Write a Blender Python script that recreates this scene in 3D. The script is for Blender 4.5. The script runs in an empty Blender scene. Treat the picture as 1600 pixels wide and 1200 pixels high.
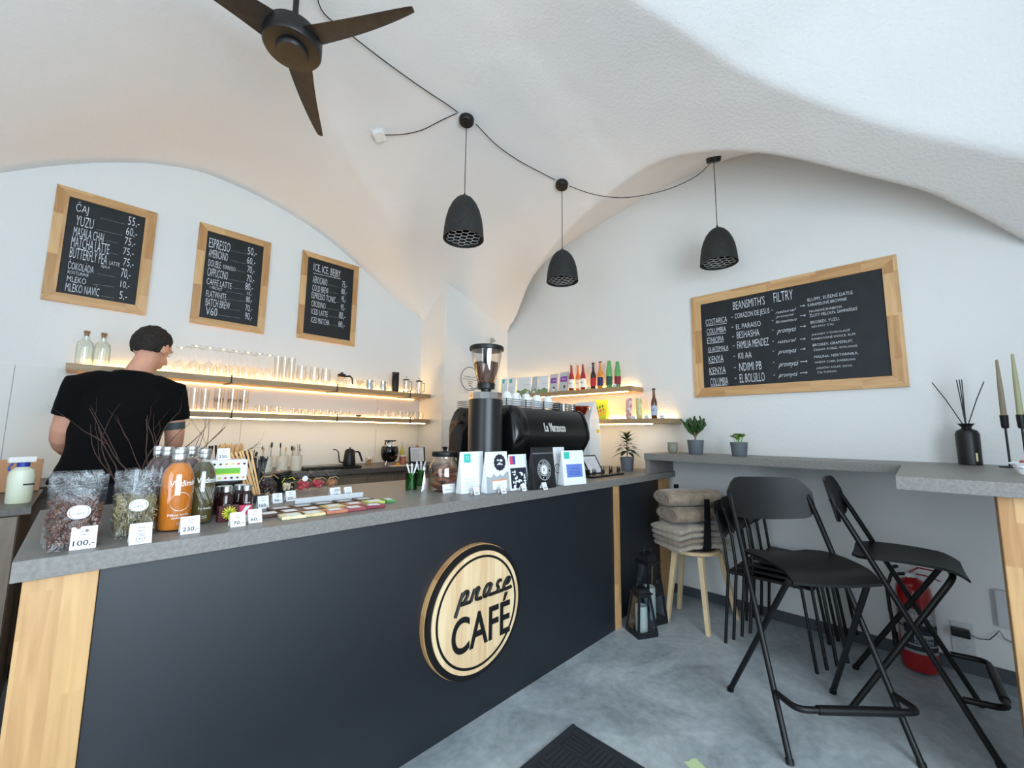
import bpy, bmesh, math, random
from math import sin, cos, pi, radians as rad, sqrt, atan2
from mathutils import Vector, Matrix, Euler
from mathutils import noise as mnoise

random.seed(7)
SC = bpy.context.scene
COL = SC.collection

# ------------------------------------------------------------------ camera, light, exposure
CAMZ = 1.3
YAW, PITCH, ROLL, FPX = 0.7727, 0.1180, 0.0108, 646.56
_f = Vector((cos(YAW)*cos(PITCH), sin(YAW)*cos(PITCH), sin(PITCH)))
_r = Vector((sin(YAW), -cos(YAW), 0.0))
_u = _r.cross(_f)
_r2 = cos(ROLL)*_r + sin(ROLL)*_u
_u2 = -sin(ROLL)*_r + cos(ROLL)*_u
cam_data = bpy.data.cameras.new('camera')
cam_data.sensor_width = 36.0
cam_data.lens = FPX/1600*36.0
cam_data.clip_start = 0.02
cam = bpy.data.objects.new('camera', cam_data)
COL.objects.link(cam)
R3 = Matrix((_r2, _u2, -_f)).transposed()
cam.matrix_world = Matrix.Translation((0, 0, CAMZ)) @ R3.to_4x4()
SC.camera = cam

SC.view_settings.view_transform = 'Standard'
SC.view_settings.look = 'None'
SC.view_settings.gamma = 1.0
SC.view_settings.exposure = 0.25
SC.view_settings.use_curve_mapping = False

world = bpy.data.worlds.new('world')
SC.world = world
world.use_nodes = True
_bg = world.node_tree.nodes['Background']
_bg.inputs['Color'].default_value = (0.78, 0.88, 1.0, 1)
_bg.inputs['Strength'].default_value = 1.0

def area(name, loc, rot, sx, sy, power, color, spread=180):
    l = bpy.data.lights.new(name, 'AREA'); l.shape = 'RECTANGLE'; l.size = sx; l.size_y = sy
    l.energy = power; l.color = color; l.spread = rad(spread)
    o = bpy.data.objects.new(name, l); COL.objects.link(o)
    o.location = loc; o.rotation_euler = rot
    return o
# daylight entering by the street windows behind the camera
area('window_daylight', (.1, -1.72, 1.6), (rad(90), 0, 0), 2.3, 2.1, 120, (0.74, 0.89, 1.0))
area('door_daylight', (-2.1, 0.2, 1.5), (0, rad(-90), 0), 2.2, 1.8, 30, (0.72, 0.88, 1.0))

# ------------------------------------------------------------------ image <-> space (for reading positions off real planes)
def ray(px, py):
    return _r2*((px-800)/FPX) + _u2*(-(py-600)/FPX) + _f
def on_z(px, py, z):
    d = ray(px, py); return Vector((0, 0, CAMZ)) + d*((z-CAMZ)/d.z)
def on_x(px, py, x):
    d = ray(px, py); return Vector((0, 0, CAMZ)) + d*(x/d.x)
def on_y(px, py, y):
    d = ray(px, py); return Vector((0, 0, CAMZ)) + d*(y/d.y)
def proj(p):
    v = Vector(p)-Vector((0, 0, CAMZ)); c = v.dot(_f)
    return 800+FPX*v.dot(_r2)/c, 600-FPX*v.dot(_u2)/c
def depth(p):
    return (Vector(p)-Vector((0, 0, CAMZ))).dot(_f)
def xat(px, y, z):                      # x of the point with this y, z seen at column px
    x = 1.0
    for _ in range(12):
        a = proj((x, y, z))[0]; b = proj((x+.01, y, z))[0]
        x += (px-a)/((b-a)/.01)
    return x
def yat(px, x, z):
    y = 1.0
    for _ in range(12):
        a = proj((x, y, z))[0]; b = proj((x, y+.01, z))[0]
        y += (px-a)/((b-a)/.01)
    return y
def zat(x, y, py):                      # z of the point above x, y seen at row py
    z = 1.3
    for _ in range(8):
        a = proj((x, y, z))[1]; b = proj((x, y, z+.01))[1]
        z += (py-a)/((b-a)/.01)
    return z

# ------------------------------------------------------------------ materials
def lin(c):
    return tuple((v/255/12.92 if v/255 <= .04045 else ((v/255+.055)/1.055)**2.4) for v in c)
MATS = {}
def mat(name, rgb=(200, 200, 200), rough=.5, metal=0.0, spec=.5, bump=0.0, bscale=60, var=0.0, vscale=8, trans=0.0, ior=1.45,
        emit=None, estr=0.0, coat=0.0, sheen=0.0, rgb2=None, detail=4, bdist=.002):
    if name in MATS: return MATS[name]
    m = bpy.data.materials.new(name); m.use_nodes = True
    nt = m.node_tree; b = nt.nodes['Principled BSDF']
    c = lin(rgb)+(1,)
    b.inputs['Base Color'].default_value = c
    b.inputs['Roughness'].default_value = rough
    b.inputs['Metallic'].default_value = metal
    b.inputs['Specular IOR Level'].default_value = spec
    b.inputs['IOR'].default_value = ior
    b.inputs['Transmission Weight'].default_value = trans
    b.inputs['Coat Weight'].default_value = coat
    b.inputs['Sheen Weight'].default_value = sheen
    if emit:
        b.inputs['Emission Color'].default_value = lin(emit)+(1,); b.inputs['Emission Strength'].default_value = estr
    tc = nt.nodes.new('ShaderNodeTexCoord')
    if var or rgb2:
        n = nt.nodes.new('ShaderNodeTexNoise'); n.inputs['Scale'].default_value = vscale; n.inputs['Detail'].default_value = detail
        n.inputs['Roughness'].default_value = .6
        nt.links.new(tc.outputs['Object'], n.inputs['Vector'])
        r = nt.nodes.new('ShaderNodeValToRGB')
        r.color_ramp.elements[0].position = .34; r.color_ramp.elements[1].position = .66
        lo = lin(rgb2) if rgb2 else tuple(v*(1-var) for v in c[:3])
        hi = c[:3] if rgb2 else tuple(min(1, v*(1+var)) for v in c[:3])
        r.color_ramp.elements[0].color = lo+(1,); r.color_ramp.elements[1].color = hi+(1,)
        nt.links.new(n.outputs['Fac'], r.inputs['Fac']); nt.links.new(r.outputs['Color'], b.inputs['Base Color'])
    if bump:
        n2 = nt.nodes.new('ShaderNodeTexNoise'); n2.inputs['Scale'].default_value = bscale; n2.inputs['Detail'].default_value = 3
        nt.links.new(tc.outputs['Object'], n2.inputs['Vector'])
        bp = nt.nodes.new('ShaderNodeBump'); bp.inputs['Strength'].default_value = bump; bp.inputs['Distance'].default_value = bdist
        nt.links.new(n2.outputs['Fac'], bp.inputs['Height']); nt.links.new(bp.outputs['Normal'], b.inputs['Normal'])
    MATS[name] = m
    return m

def wood(name, light, dark, axis='X', rough=.45, stave=.045, length=.45, bump=.15, grain=1.0, contrast=1.0):
    """glued-stave timber: staves of slightly different tone with streaky grain running along axis"""
    if name in MATS: return MATS[name]
    m = bpy.data.materials.new(name); m.use_nodes = True
    nt = m.node_tree; L = nt.links.new; N = nt.nodes.new
    b = nt.nodes['Principled BSDF']; b.inputs['Roughness'].default_value = rough
    tc = N('ShaderNodeTexCoord'); mp = N('ShaderNodeMapping')
    L(tc.outputs['Object'], mp.inputs['Vector'])
    # turn so that the grain runs along local X of the texture
    mp.inputs['Rotation'].default_value = {'X': (0, 0, 0), 'Y': (0, 0, rad(90)), 'Z': (0, rad(90), 0)}[axis]
    sep = N('ShaderNodeSeparateXYZ'); L(mp.outputs['Vector'], sep.inputs[0])
    def math_(op, a, bv):
        n = N('ShaderNodeMath'); n.operation = op
        for i, v in enumerate((a, bv)):
            if v is None: continue
            if isinstance(v, (int, float)): n.inputs[i].default_value = v
            else: L(v, n.inputs[i])
        return n.outputs[0]
    row = math_('FLOOR', math_('ADD', math_('DIVIDE', sep.outputs['Y'], stave), math_('MULTIPLY', math_('FLOOR', math_('DIVIDE', sep.outputs['Z'], stave), None), 7.3)), None)
    off = math_('MULTIPLY', math_('SINE', math_('MULTIPLY', row, 12.9898), None), 3.7)
    blk = math_('FLOOR', math_('ADD', math_('DIVIDE', sep.outputs['X'], length), off), None)
    cb = N('ShaderNodeCombineXYZ'); L(row, cb.inputs[0]); L(blk, cb.inputs[1])
    wn = N('ShaderNodeTexWhiteNoise'); wn.noise_dimensions = '2D'; L(cb.outputs[0], wn.inputs['Vector'])
    sc = N('ShaderNodeMapping'); sc.inputs['Scale'].default_value = (3*grain, 34*grain, 34*grain); L(mp.outputs['Vector'], sc.inputs['Vector'])
    add = N('ShaderNodeVectorMath'); add.operation = 'ADD'; L(sc.outputs[0], add.inputs[0])
    mul = N('ShaderNodeVectorMath'); mul.operation = 'SCALE'; L(wn.outputs['Color'], mul.inputs[0]); mul.inputs['Scale'].default_value = 20
    L(mul.outputs[0], add.inputs[1])
    ns = N('ShaderNodeTexNoise'); ns.inputs['Scale'].default_value = 1.0; ns.inputs['Detail'].default_value = 5; ns.inputs['Distortion'].default_value = .8
    L(add.outputs[0], ns.inputs['Vector'])
    fac = math_('ADD', math_('MULTIPLY', ns.outputs['Fac'], .75*contrast), math_('MULTIPLY', wn.outputs['Value'], .42*contrast))
    cr = N('ShaderNodeValToRGB'); cr.color_ramp.elements[0].position = .28; cr.color_ramp.elements[1].position = .82
    cr.color_ramp.elements[0].color = lin(light)+(1,); cr.color_ramp.elements[1].color = lin(dark)+(1,)
    L(fac, cr.inputs['Fac']); L(cr.outputs['Color'], b.inputs['Base Color'])
    bp = N('ShaderNodeBump'); bp.inputs['Strength'].default_value = bump; bp.inputs['Distance'].default_value = .002
    L(ns.outputs['Fac'], bp.inputs['Height']); L(bp.outputs['Normal'], b.inputs['Normal'])
    MATS[name] = m
    return m

def glass(name, tint=(255, 255, 255), refl=.9, edge=.55, rough=.03, base=.04, crinkle=0):
    """thin-walled glass: clear straight through, reflecting and tinted towards its edges"""
    if name in MATS: return MATS[name]
    m = bpy.data.materials.new(name); m.use_nodes = True
    nt = m.node_tree; L = nt.links.new; N = nt.nodes.new
    nt.nodes.remove(nt.nodes['Principled BSDF']); out = nt.nodes['Material Output']
    tr = N('ShaderNodeBsdfTransparent'); gl = N('ShaderNodeBsdfGlossy'); gl.inputs['Roughness'].default_value = rough
    gl.inputs['Color'].default_value = (refl, refl, refl, 1)
    lw = N('ShaderNodeLayerWeight'); lw.inputs['Blend'].default_value = .5
    t = lin(tint)
    cr = N('ShaderNodeValToRGB'); cr.color_ramp.elements[0].color = t+(1,)
    cr.color_ramp.elements[1].color = tuple(v*edge for v in t)+(1,); cr.color_ramp.elements[1].position = 1.0; cr.color_ramp.elements[0].position = .35
    L(lw.outputs['Facing'], cr.inputs['Fac']); L(cr.outputs['Color'], tr.inputs['Color'])
    fr = N('ShaderNodeMath'); fr.operation = 'POWER'; fr.inputs[1].default_value = 4.0; L(lw.outputs['Facing'], fr.inputs[0])
    ma = N('ShaderNodeMath'); ma.operation = 'MULTIPLY_ADD'; ma.inputs[1].default_value = .75; ma.inputs[2].default_value = base; L(fr.outputs[0], ma.inputs[0])
    mx = N('ShaderNodeMixShader'); L(ma.outputs[0], mx.inputs['Fac']); L(tr.outputs[0], mx.inputs[1]); L(gl.outputs[0], mx.inputs[2])
    L(mx.outputs[0], out.inputs['Surface'])
    if crinkle:
        tc = N('ShaderNodeTexCoord'); nz = N('ShaderNodeTexNoise'); nz.inputs['Scale'].default_value = crinkle; nz.inputs['Detail'].default_value = 4; nz.inputs['Distortion'].default_value = 1.5
        bp = N('ShaderNodeBump'); bp.inputs['Strength'].default_value = 1.0; bp.inputs['Distance'].default_value = .02
        L(tc.outputs['Object'], nz.inputs[0]); L(nz.outputs['Fac'], bp.inputs['Height']); L(bp.outputs[0], gl.inputs['Normal'])
    MATS[name] = m
    return m

# ------------------------------------------------------------------ mesh building
class MB:
    def __init__(s):
        s.v = []; s.f = []; s.mi = []; s.M = None
    def add(s, vs, fs, mi=0, M=None):
        o = len(s.v)
        T = M if M is not None else s.M
        for p in vs:
            p = Vector(p)
            s.v.append(T @ p if T is not None else p)
        for f in fs:
            s.f.append([i+o for i in f]); s.mi.append(mi)
        return s
    def box(s, x0, x1, y0, y1, z0, z1, mi=0, M=None):
        vs = [(x, y, z) for z in (z0, z1) for y in (y0, y1) for x in (x0, x1)]
        return s.add(vs, [(0, 2, 3, 1), (4, 5, 7, 6), (0, 1, 5, 4), (2, 6, 7, 3), (0, 4, 6, 2), (1, 3, 7, 5)], mi, M)
    def lathe(s, prof, n=24, mi=0, M=None, cx=0, cy=0, closed=False):
        vs = []; fs = []; k = len(prof)
        for r, z in prof:
            for i in range(n):
                a = 2*pi*i/n; vs.append((cx+r*cos(a), cy+r*sin(a), z))
        for j in range(k-1):
            for i in range(n):
                fs.append((j*n+i, j*n+(i+1) % n, (j+1)*n+(i+1) % n, (j+1)*n+i))
        if closed:
            for i in range(n): fs.append(((k-1)*n+i, (k-1)*n+(i+1) % n, (i+1) % n, i))
        else:
            if prof[0][0] > 1e-5: fs.append(list(range(n))[::-1])
            if prof[-1][0] > 1e-5: fs.append([(k-1)*n+i for i in range(n)])
        return s.add(vs, fs, mi, M)
    def shell(s, prof, t, n=24, mi=0, M=None):
        """open vessel: outside profile plus inside offset by t"""
        inner = [(max(r-t, .0005), z+(t if i == 0 else 0)) for i, (r, z) in enumerate(prof)]
        return s.lathe([(0.0004, prof[0][1])]+prof+inner[::-1]+[(0.0004, prof[0][1]+t)], n, mi, M)
    def tube(s, pts, r, n=8, mi=0, M=None, closed=False, flat=1.0):
        pts = [Vector(p) for p in pts]; k = len(pts)
        rs = r if isinstance(r, (list, tuple)) else [r]*k
        vs = []; fs = []
        tang = []
        for i in range(k):
            if closed: t = pts[(i+1) % k]-pts[i-1]
            elif i == 0: t = pts[1]-pts[0]
            elif i == k-1: t = pts[-1]-pts[-2]
            else: t = (pts[i+1]-pts[i]).normalized()+(pts[i]-pts[i-1]).normalized()
            tang.append(t.normalized() if t.length > 1e-9 else Vector((0, 0, 1)))
        up = Vector((0, 0, 1)) if abs(tang[0].z) < .9 else Vector((1, 0, 0))
        nv = tang[0].cross(up).normalized()
        for i in range(k):
            nv = (nv-tang[i]*nv.dot(tang[i])).normalized()
            bv = tang[i].cross(nv)
            for j in range(n):
                a = 2*pi*j/n
                vs.append(pts[i]+(nv*cos(a)+bv*sin(a)*flat)*rs[i])
        for i in range(k if closed else k-1):
            for j in range(n):
                a = i*n+j; b = i*n+(j+1) % n; c = ((i+1) % k)*n+(j+1) % n; d = ((i+1) % k)*n+j
                fs.append((a, b, c, d))
        if not closed:
            fs.append(list(range(n))[::-1]); fs.append([(k-1)*n+j for j in range(n)])
        return s.add(vs, fs, mi, M)
    def prism(s, poly, d0, d1, plane='xy', mi=0, M=None):
        n = len(poly)
        def P(a, b, c): return {'xy': (a, b, c), 'xz': (a, c, b), 'yz': (c, a, b)}[plane]
        vs = [P(a, b, d0) for a, b in poly]+[P(a, b, d1) for a, b in poly]
        fs = [list(range(n))[::-1], [n+i for i in range(n)]]
        fs += [(i, (i+1) % n, n+(i+1) % n, n+i) for i in range(n)]
        return s.add(vs, fs, mi, M)
    def loft(s, rings, mi=0, M=None, cap=True, closed=True):
        n = len(rings[0]); vs = [p for r in rings for p in r]; fs = []
        for i in range(len(rings)-1):
            for j in range(n if closed else n-1):
                fs.append((i*n+j, i*n+(j+1) % n, (i+1)*n+(j+1) % n, (i+1)*n+j))
        if cap and closed:
            fs.append(list(range(n))[::-1]); fs.append([(len(rings)-1)*n+j for j in range(n)])
        return s.add(vs, fs, mi, M)
    def ball(s, c, r, n=10, m=6, mi=0, M=None):
        rx, ry, rz = r if isinstance(r, (tuple, list)) else (r, r, r)
        vs = [(c[0], c[1], c[2]-rz)]; fs = []
        for j in range(1, m):
            t = -pi/2+pi*j/m
            for i in range(n):
                a = 2*pi*i/n; vs.append((c[0]+rx*cos(t)*cos(a), c[1]+ry*cos(t)*sin(a), c[2]+rz*sin(t)))
        vs.append((c[0], c[1], c[2]+rz)); top = len(vs)-1
        for i in range(n):
            fs.append((0, 1+(i+1) % n, 1+i)); fs.append((top, 1+(m-2)*n+i, 1+(m-2)*n+(i+1) % n))
        for j in range(m-2):
            for i in range(n):
                fs.append((1+j*n+i, 1+j*n+(i+1) % n, 1+(j+1)*n+(i+1) % n, 1+(j+1)*n+i))
        return s.add(vs, fs, mi, M)
    def text(s, body, w, h, M, mi=0, shear=0.0, thin=0.0, fixed=None):
        """lettering laid flat in the xy plane of M, fitted into w x h from the lower left corner"""
        cu = bpy.data.curves.new('t', 'FONT'); cu.body = body; cu.resolution_u = 2 if h < .1 else 8; cu.shear = shear; cu.offset = thin
        o = bpy.data.objects.new('t', cu)
        me = o.to_mesh()
        if me is None or not len(me.vertices):
            o.to_mesh_clear(); bpy.data.objects.remove(o); return s
        xs = [v.co.x for v in me.vertices]; ys = [v.co.y for v in me.vertices]
        x0, x1, y0, y1 = min(xs), max(xs), min(ys), max(ys)
        sx = w/max(x1-x0, 1e-4); sy = h/max(y1-y0, 1e-4)
        vs = [((v.co.x-x0)*sx, (v.co.y-y0)*sy, 0) for v in me.vertices]
        fs = [list(p.vertices) for p in me.polygons]
        o.to_mesh_clear(); bpy.data.objects.remove(o); bpy.data.curves.remove(cu)
        return s.add(vs, fs, mi, M)
    def build(s, name, mats, parent=None, smooth=True, bevel=0, angle=38, loc=None, recalc=True, segs=2):
        me = bpy.data.meshes.new(name)
        me.from_pydata([tuple(p) for p in s.v], [], s.f)
        for m in (mats if isinstance(mats, (list, tuple)) else [mats]): me.materials.append(m)
        me.polygons.foreach_set('material_index', s.mi)
        if recalc:
            bm = bmesh.new(); bm.from_mesh(me); bmesh.ops.recalc_face_normals(bm, faces=bm.faces); bm.to_mesh(me); bm.free()
        me.update()
        if smooth:
            me.shade_smooth(); me.set_sharp_from_angle(angle=rad(angle))
        o = bpy.data.objects.new(name, me); COL.objects.link(o)
        if parent is not None: o.parent = parent
        if loc is not None: o.location = loc
        if bevel:
            md = o.modifiers.new('bevel', 'BEVEL'); md.width = bevel; md.segments = segs; md.limit_method = 'ANGLE'; md.angle_limit = rad(40)
            md.harden_normals = False
        return o

def tag(o, label=None, cat=None, group=None, kind=None):
    if label: o['label'] = label
    if cat: o['category'] = cat
    if group: o['group'] = group
    if kind: o['kind'] = kind
    return o
def thing(name, label, cat, loc=(0, 0, 0), rz=0.0, group=None):
    o = bpy.data.objects.new(name, None); COL.objects.link(o); o.empty_display_size = .05
    o.location = loc; o.rotation_euler = (0, 0, rz)
    return tag(o, label, cat, group)
def dup(root, loc, rz=None, label=None, group=None, scale=None):
    def cp(o, par):
        c = o.copy(); COL.objects.link(c); c.parent = par
        for ch in list(o.children): cp(ch, c)
        return c
    kids = list(root.children)
    r = root.copy(); COL.objects.link(r)
    for ch in kids: cp(ch, r)
    r.location = loc
    if rz is not None: r.rotation_euler = (0, 0, rz)
    if scale is not None: r.scale = scale if isinstance(scale, (tuple, list)) else (scale,)*3
    if label: r['label'] = label
    if group: r['group'] = group
    return r
def shared(name, src, parent, M=None):          # another piece with the same mesh
    o = bpy.data.objects.new(name, src.data); COL.objects.link(o); o.parent = parent
    if M is not None: o.matrix_local = M
    return o
def struct(o): o['kind'] = 'structure'; return o
def Rz(a): return Matrix.Rotation(a, 4, 'Z')
def Rx(a): return Matrix.Rotation(a, 4, 'X')
def Ry(a): return Matrix.Rotation(a, 4, 'Y')
def Tr(x, y=0, z=0): return Matrix.Translation((x, y, z))
FACE_Y = Rx(rad(90))                              # text plane facing -Y, reading along +X
FACE_X = Rz(rad(-90)) @ Rx(rad(90))               # text plane facing -X, reading along -Y
ORD = ['first', 'second', 'third', 'fourth', 'fifth', 'sixth', 'seventh', 'eighth', 'ninth', 'tenth', 'eleventh', 'twelfth', 'thirteenth', 'fourteenth', 'fifteenth', 'sixteenth']

# ------------------------------------------------------------------ shared materials
M_wall = mat('white_plaster', (226, 226, 224), .9, bump=.5, bscale=45, bdist=.004, spec=.2)
M_ceil = mat('vault_plaster', (228, 227, 226), .92, bump=.7, bscale=55, bdist=.004, spec=.2)
M_panelwhite = mat('white_laminate', (222, 222, 218), .5)
M_top = mat('grey_worktop', (124, 120, 116), .42, var=.16, vscale=90, bump=.1, bscale=150)
M_topdark = mat('dark_worktop', (86, 80, 76), .4, var=.2, vscale=70)
M_navy = mat('anthracite_laminate', (13, 20, 30), .48, spec=.9, var=.12, vscale=14, bump=.12, bscale=260, bdist=.001)
M_oakx = wood('oak_x', (232, 196, 142), (178, 128, 76), 'X', contrast=.85)
M_oaky = wood('oak_y', (232, 196, 142), (178, 128, 76), 'Y', contrast=.85)
M_oakz = wood('oak_z', (208, 166, 114), (158, 108, 64), 'Z', stave=.06, length=.6, contrast=.85)
M_frx = wood('frame_x', (220, 180, 128), (178, 130, 80), 'X', stave=.07, length=.28)
M_frz = wood('frame_z', (220, 180, 128), (178, 130, 80), 'Z', stave=.07, length=.28)
M_fry = wood('frame_y', (220, 180, 128), (178, 130, 80), 'Y', stave=.07, length=.28)
M_shx = wood('shelf_oak_x', (176, 150, 112), (128, 100, 70), 'X', stave=.2, length=2)
M_shy = wood('shelf_oak_y', (176, 150, 112), (128, 100, 70), 'Y', stave=.2, length=2)
M_cab = wood('cabinet_oak', (132, 116, 100), (88, 75, 64), 'Z', stave=.9, length=5, grain=1.6)
M_board = mat('chalkboard', (26, 30, 34), .6, var=.25, vscale=9)
M_chalk = mat('chalk', (225, 228, 235), .9)
M_black = mat('black_plastic', (18, 18, 19), .42)
M_blackm = mat('black_powder_coat', (14, 14, 16), .42, spec=.45, bump=.08, bscale=400, bdist=.0005)
M_gloss = mat('black_gloss', (10, 10, 12), .16, spec=.6)
M_steel = mat('steel', (200, 200, 202), .22, metal=1)
M_alu = mat('aluminium', (205, 207, 210), .35, metal=1)
M_white = mat('white_card', (240, 242, 245), .7)
M_ink = mat('dark_ink', (35, 40, 55), .7)
M_glass = glass('clear_glass')
M_led = mat('led_strip', (255, 230, 180), .5, emit=(255, 204, 124), estr=66)
M_ledu = mat('led_strip_under', (255, 220, 170), .5, emit=(255, 190, 110), estr=9)
M_ledw = mat('led_strip_front', (255, 240, 215), .5, emit=(255, 216, 158), estr=18)

# ================================================================== ROOM
XB, YA, YP, XP = 3.565, 4.007, 3.555, 2.614       # wall B, wall A, pillar faces
X0, Y0 = -2.25, -1.85
fl = MB(); fl.box(X0-.1, XB+.1, Y0-.1, YA+.1, -.1, 0)
def floor_mat():
    m = bpy.data.materials.new('screed_floor'); m.use_nodes = True
    nt = m.node_tree; L = nt.links.new; N = nt.nodes.new; b = nt.nodes['Principled BSDF']
    tc = N('ShaderNodeTexCoord')
    n1 = N('ShaderNodeTexNoise'); n1.inputs['Scale'].default_value = 2.2; n1.inputs['Detail'].default_value = 9; n1.inputs['Roughness'].default_value = .68; n1.inputs['Distortion'].default_value = .7
    n2 = N('ShaderNodeTexNoise'); n2.inputs['Scale'].default_value = 26; n2.inputs['Detail'].default_value = 5
    L(tc.outputs['Object'], n1.inputs[0]); L(tc.outputs['Object'], n2.inputs[0])
    mx = N('ShaderNodeMix'); mx.data_type = 'FLOAT'; mx.inputs[0].default_value = .22
    L(n1.outputs['Fac'], mx.inputs[2]); L(n2.outputs['Fac'], mx.inputs[3])
    cr = N('ShaderNodeValToRGB'); e = cr.color_ramp.elements
    e[0].position = .33; e[0].color = lin((124, 133, 139))+(1,); e[1].position = .68; e[1].color = lin((196, 203, 206))+(1,)
    k = cr.color_ramp.elements.new(.5); k.color = lin((163, 171, 176))+(1,)
    L(mx.outputs[0], cr.inputs[0]); L(cr.outputs[0], b.inputs['Base Color'])
    b.inputs['Roughness'].default_value = .42
    bp = N('ShaderNodeBump'); bp.inputs['Strength'].default_value = .1; bp.inputs['Distance'].default_value = .002
    L(n2.outputs['Fac'], bp.inputs['Height']); L(bp.outputs[0], b.inputs['Normal'])
    return m
struct(fl.build('floor', floor_mat(), smooth=False))
w = MB(); w.box(X0-.1, XP, YA, YA+.25, 0, 4.3)
wall_left = struct(w.build('wall_left', M_wall, smooth=False))
w = MB(); w.box(XB, XB+.25, Y0-.1, YP+.2, 0, 4.3)
wall_right = struct(w.build('wall_right', M_wall, smooth=False))
w = MB(); w.box(XP, XB, YP, YA+.25, 0, 4.3)
wall_pier = struct(w.build('wall_corner_pier', M_wall, smooth=False, bevel=.006))
# street wall (behind the camera) with its shop window, and the side wall with the glazed door
w = MB()
w.box(X0-.1, -1.85, Y0-.2, Y0, 0, 4.3); w.box(1.35, XB+.1, Y0-.2, Y0, 0, 4.3)
w.box(-1.85, 1.35, Y0-.2, Y0, 0, .4); w.box(-1.85, 1.35, Y0-.2, Y0, 2.7, 4.3)
struct(w.build('wall_front', M_wall, smooth=False))
w = MB()
w.box(X0-.2, X0, Y0-.1, -.75, 0, 4.3); w.box(X0-.2, X0, 1.15, YA+.1, 0, 4.3); w.box(X0-.2, X0, -.75, 1.15, 2.65, 4.3)
struct(w.build('wall_back', M_wall, smooth=False))
M_winframe = mat('window_frame_paint', (60, 62, 64), .5)
w = MB()
for (a, b_, c, d) in ((-1.85, 1.35, .4, .47), (-1.85, 1.35, 2.63, 2.7), (-1.85, -1.78, .47, 2.63), (1.28, 1.35, .47, 2.63), (-.28, -.21, .47, 2.63)):
    w.box(a, b_, Y0-.14, Y0-.08, c, d)
win = struct(w.build('window_1', M_winframe, smooth=False))
p = MB(); p.box(-1.78, 1.28, Y0-.115, Y0-.105, .47, 2.63); p.build('pane', M_glass, win, smooth=False)
w = MB()
for (a, b_, c, d) in ((-.75, 1.15, 2.55, 2.65), (-.75, -.65, 0, 2.55), (1.05, 1.15, 0, 2.55), (.15, .25, 0, 2.55), (-.65, 1.05, 0, .2)):
    w.box(X0-.14, X0-.08, a, b_, c, d)
dr = struct(w.build('door_1', M_winframe, smooth=False))
p = MB(); p.box(X0-.115, X0-.105, -.65, 1.05, .2, 2.55); p.build('pane', M_glass, dr, smooth=False)

# vaulted ceiling: a shallow sail vault cut by a lunette over each wall
LA = [(-2.4, 1.4), (-1.6, 2.0), (-1.0, 2.5), (-.515, 2.888), (-.173, 3.122), (.22, 3.31), (.538, 3.374), (.966, 3.334), (1.421, 3.2), (1.82, 3.0), (2.195, 2.788), (2.614, 2.58), (3.6, 2.0)]
LB = [(-1.9, 1.2), (-1.2, 1.9), (-.7, 2.25), (-.476, 2.5), (-.16, 2.88), (.17, 3.16), (.43, 3.37), (.74, 3.55), (1.084, 3.61), (1.388, 3.6), (1.765, 3.55), (2.607, 3.398), (3.074, 3.271), (3.559, 2.982), (4.1, 2.5)]
LW = [(-2.4, 2.2), (-1, 3.1), (0, 3.45), (.9, 3.55), (1.4, 3.51), (1.71, 3.445), (2.09, 3.345), (2.31, 3.265), (2.6, 3.09), (2.82, 2.91), (3.05, 2.64), (3.7, 1.8)]
def interp(tab, t):
    if t <= tab[0][0]: return tab[0][1]
    for i in range(len(tab)-1):
        if t <= tab[i+1][0]:
            a, b = tab[i], tab[i+1]
            p0 = tab[max(i-1, 0)]; p3 = tab[min(i+2, len(tab)-1)]
            u = (t-a[0])/(b[0]-a[0]); h = b[0]-a[0]
            m0 = (b[1]-p0[1])/(b[0]-p0[0])*h; m1 = (p3[1]-a[1])/(p3[0]-a[0])*h
            return (2*u**3-3*u*u+1)*a[1]+(u**3-2*u*u+u)*m0+(-2*u**3+3*u*u)*b[1]+(u**3-u*u)*m1
    return tab[-1][1]
def smax(a, b, k=.035):
    h = max(k-abs(a-b), 0)/k
    return max(a, b)+h*h*k*.25
CA = [(-2.4, 3.4), (-1.2, 3.0), (0, 2.6), (.79, 2.632), (1.07, 2.848), (1.35, 3.068), (1.688, 3.265), (2.065, 3.551), (2.357, 3.76), (2.6, 3.99), (4, 4.006)]   # groin above wall A: y of the edge over x
CB = [(-1.9, 3.56), (-.6, 3.56), (-.327, 3.37), (-.146, 3.235), (.149, 3.093), (.362, 2.983), (.595, 2.88), (.873, 2.805), (1.2, 2.78), (1.6, 2.86), (2.22, 3.02), (2.9, 3.25), (3.4, 3.5), (4.1, 3.56)]   # groin above wall B: x of the edge over y
CW = [(-2.4, .6), (0, 1.0), (1.411, .985), (1.711, .852), (2.093, .654), (2.308, .533), (2.603, .246), (2.818, -.039), (3.022, -.466), (3.25, -1.1), (3.7, -1.8)]   # groin over the street window
def vault(x, y):
    m = 3.6-.06*(x-.9)**2-.08*max(0, x-2)**2
    return m-(.22*abs(y-1.5)**1.5 if y < 1.5 else .02*(y-1.5)**2+.045*(y-1.5)**3)
def ceil_h(x, y):
    z = vault(x, y)
    yc = min(interp(CA, x), YA-.01)
    if y > yc:
        u = min(1.0, (y-yc)/(YA-yc)); z = vault(x, yc)*(1-u)+interp(LA, x)*u
    xc = min(interp(CB, y), XB-.01)
    if x > xc:
        u = min(1.0, (x-xc)/(XB-xc)); z = max(z, vault(xc, y)*(1-u)+interp(LB, y)*u)
    yw = interp(CW, x)
    if y < yw:
        d = yw-y; z = max(z, vault(x, yw)+.17*d-.03*d*d)
    z += .010*mnoise.noise(Vector((x*1.3, y*1.3, 0)))+.004*mnoise.noise(Vector((x*5, y*5, 3)))
    return z
c = MB(); NX, NY = 250, 250
vs = []; fs = []
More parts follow.
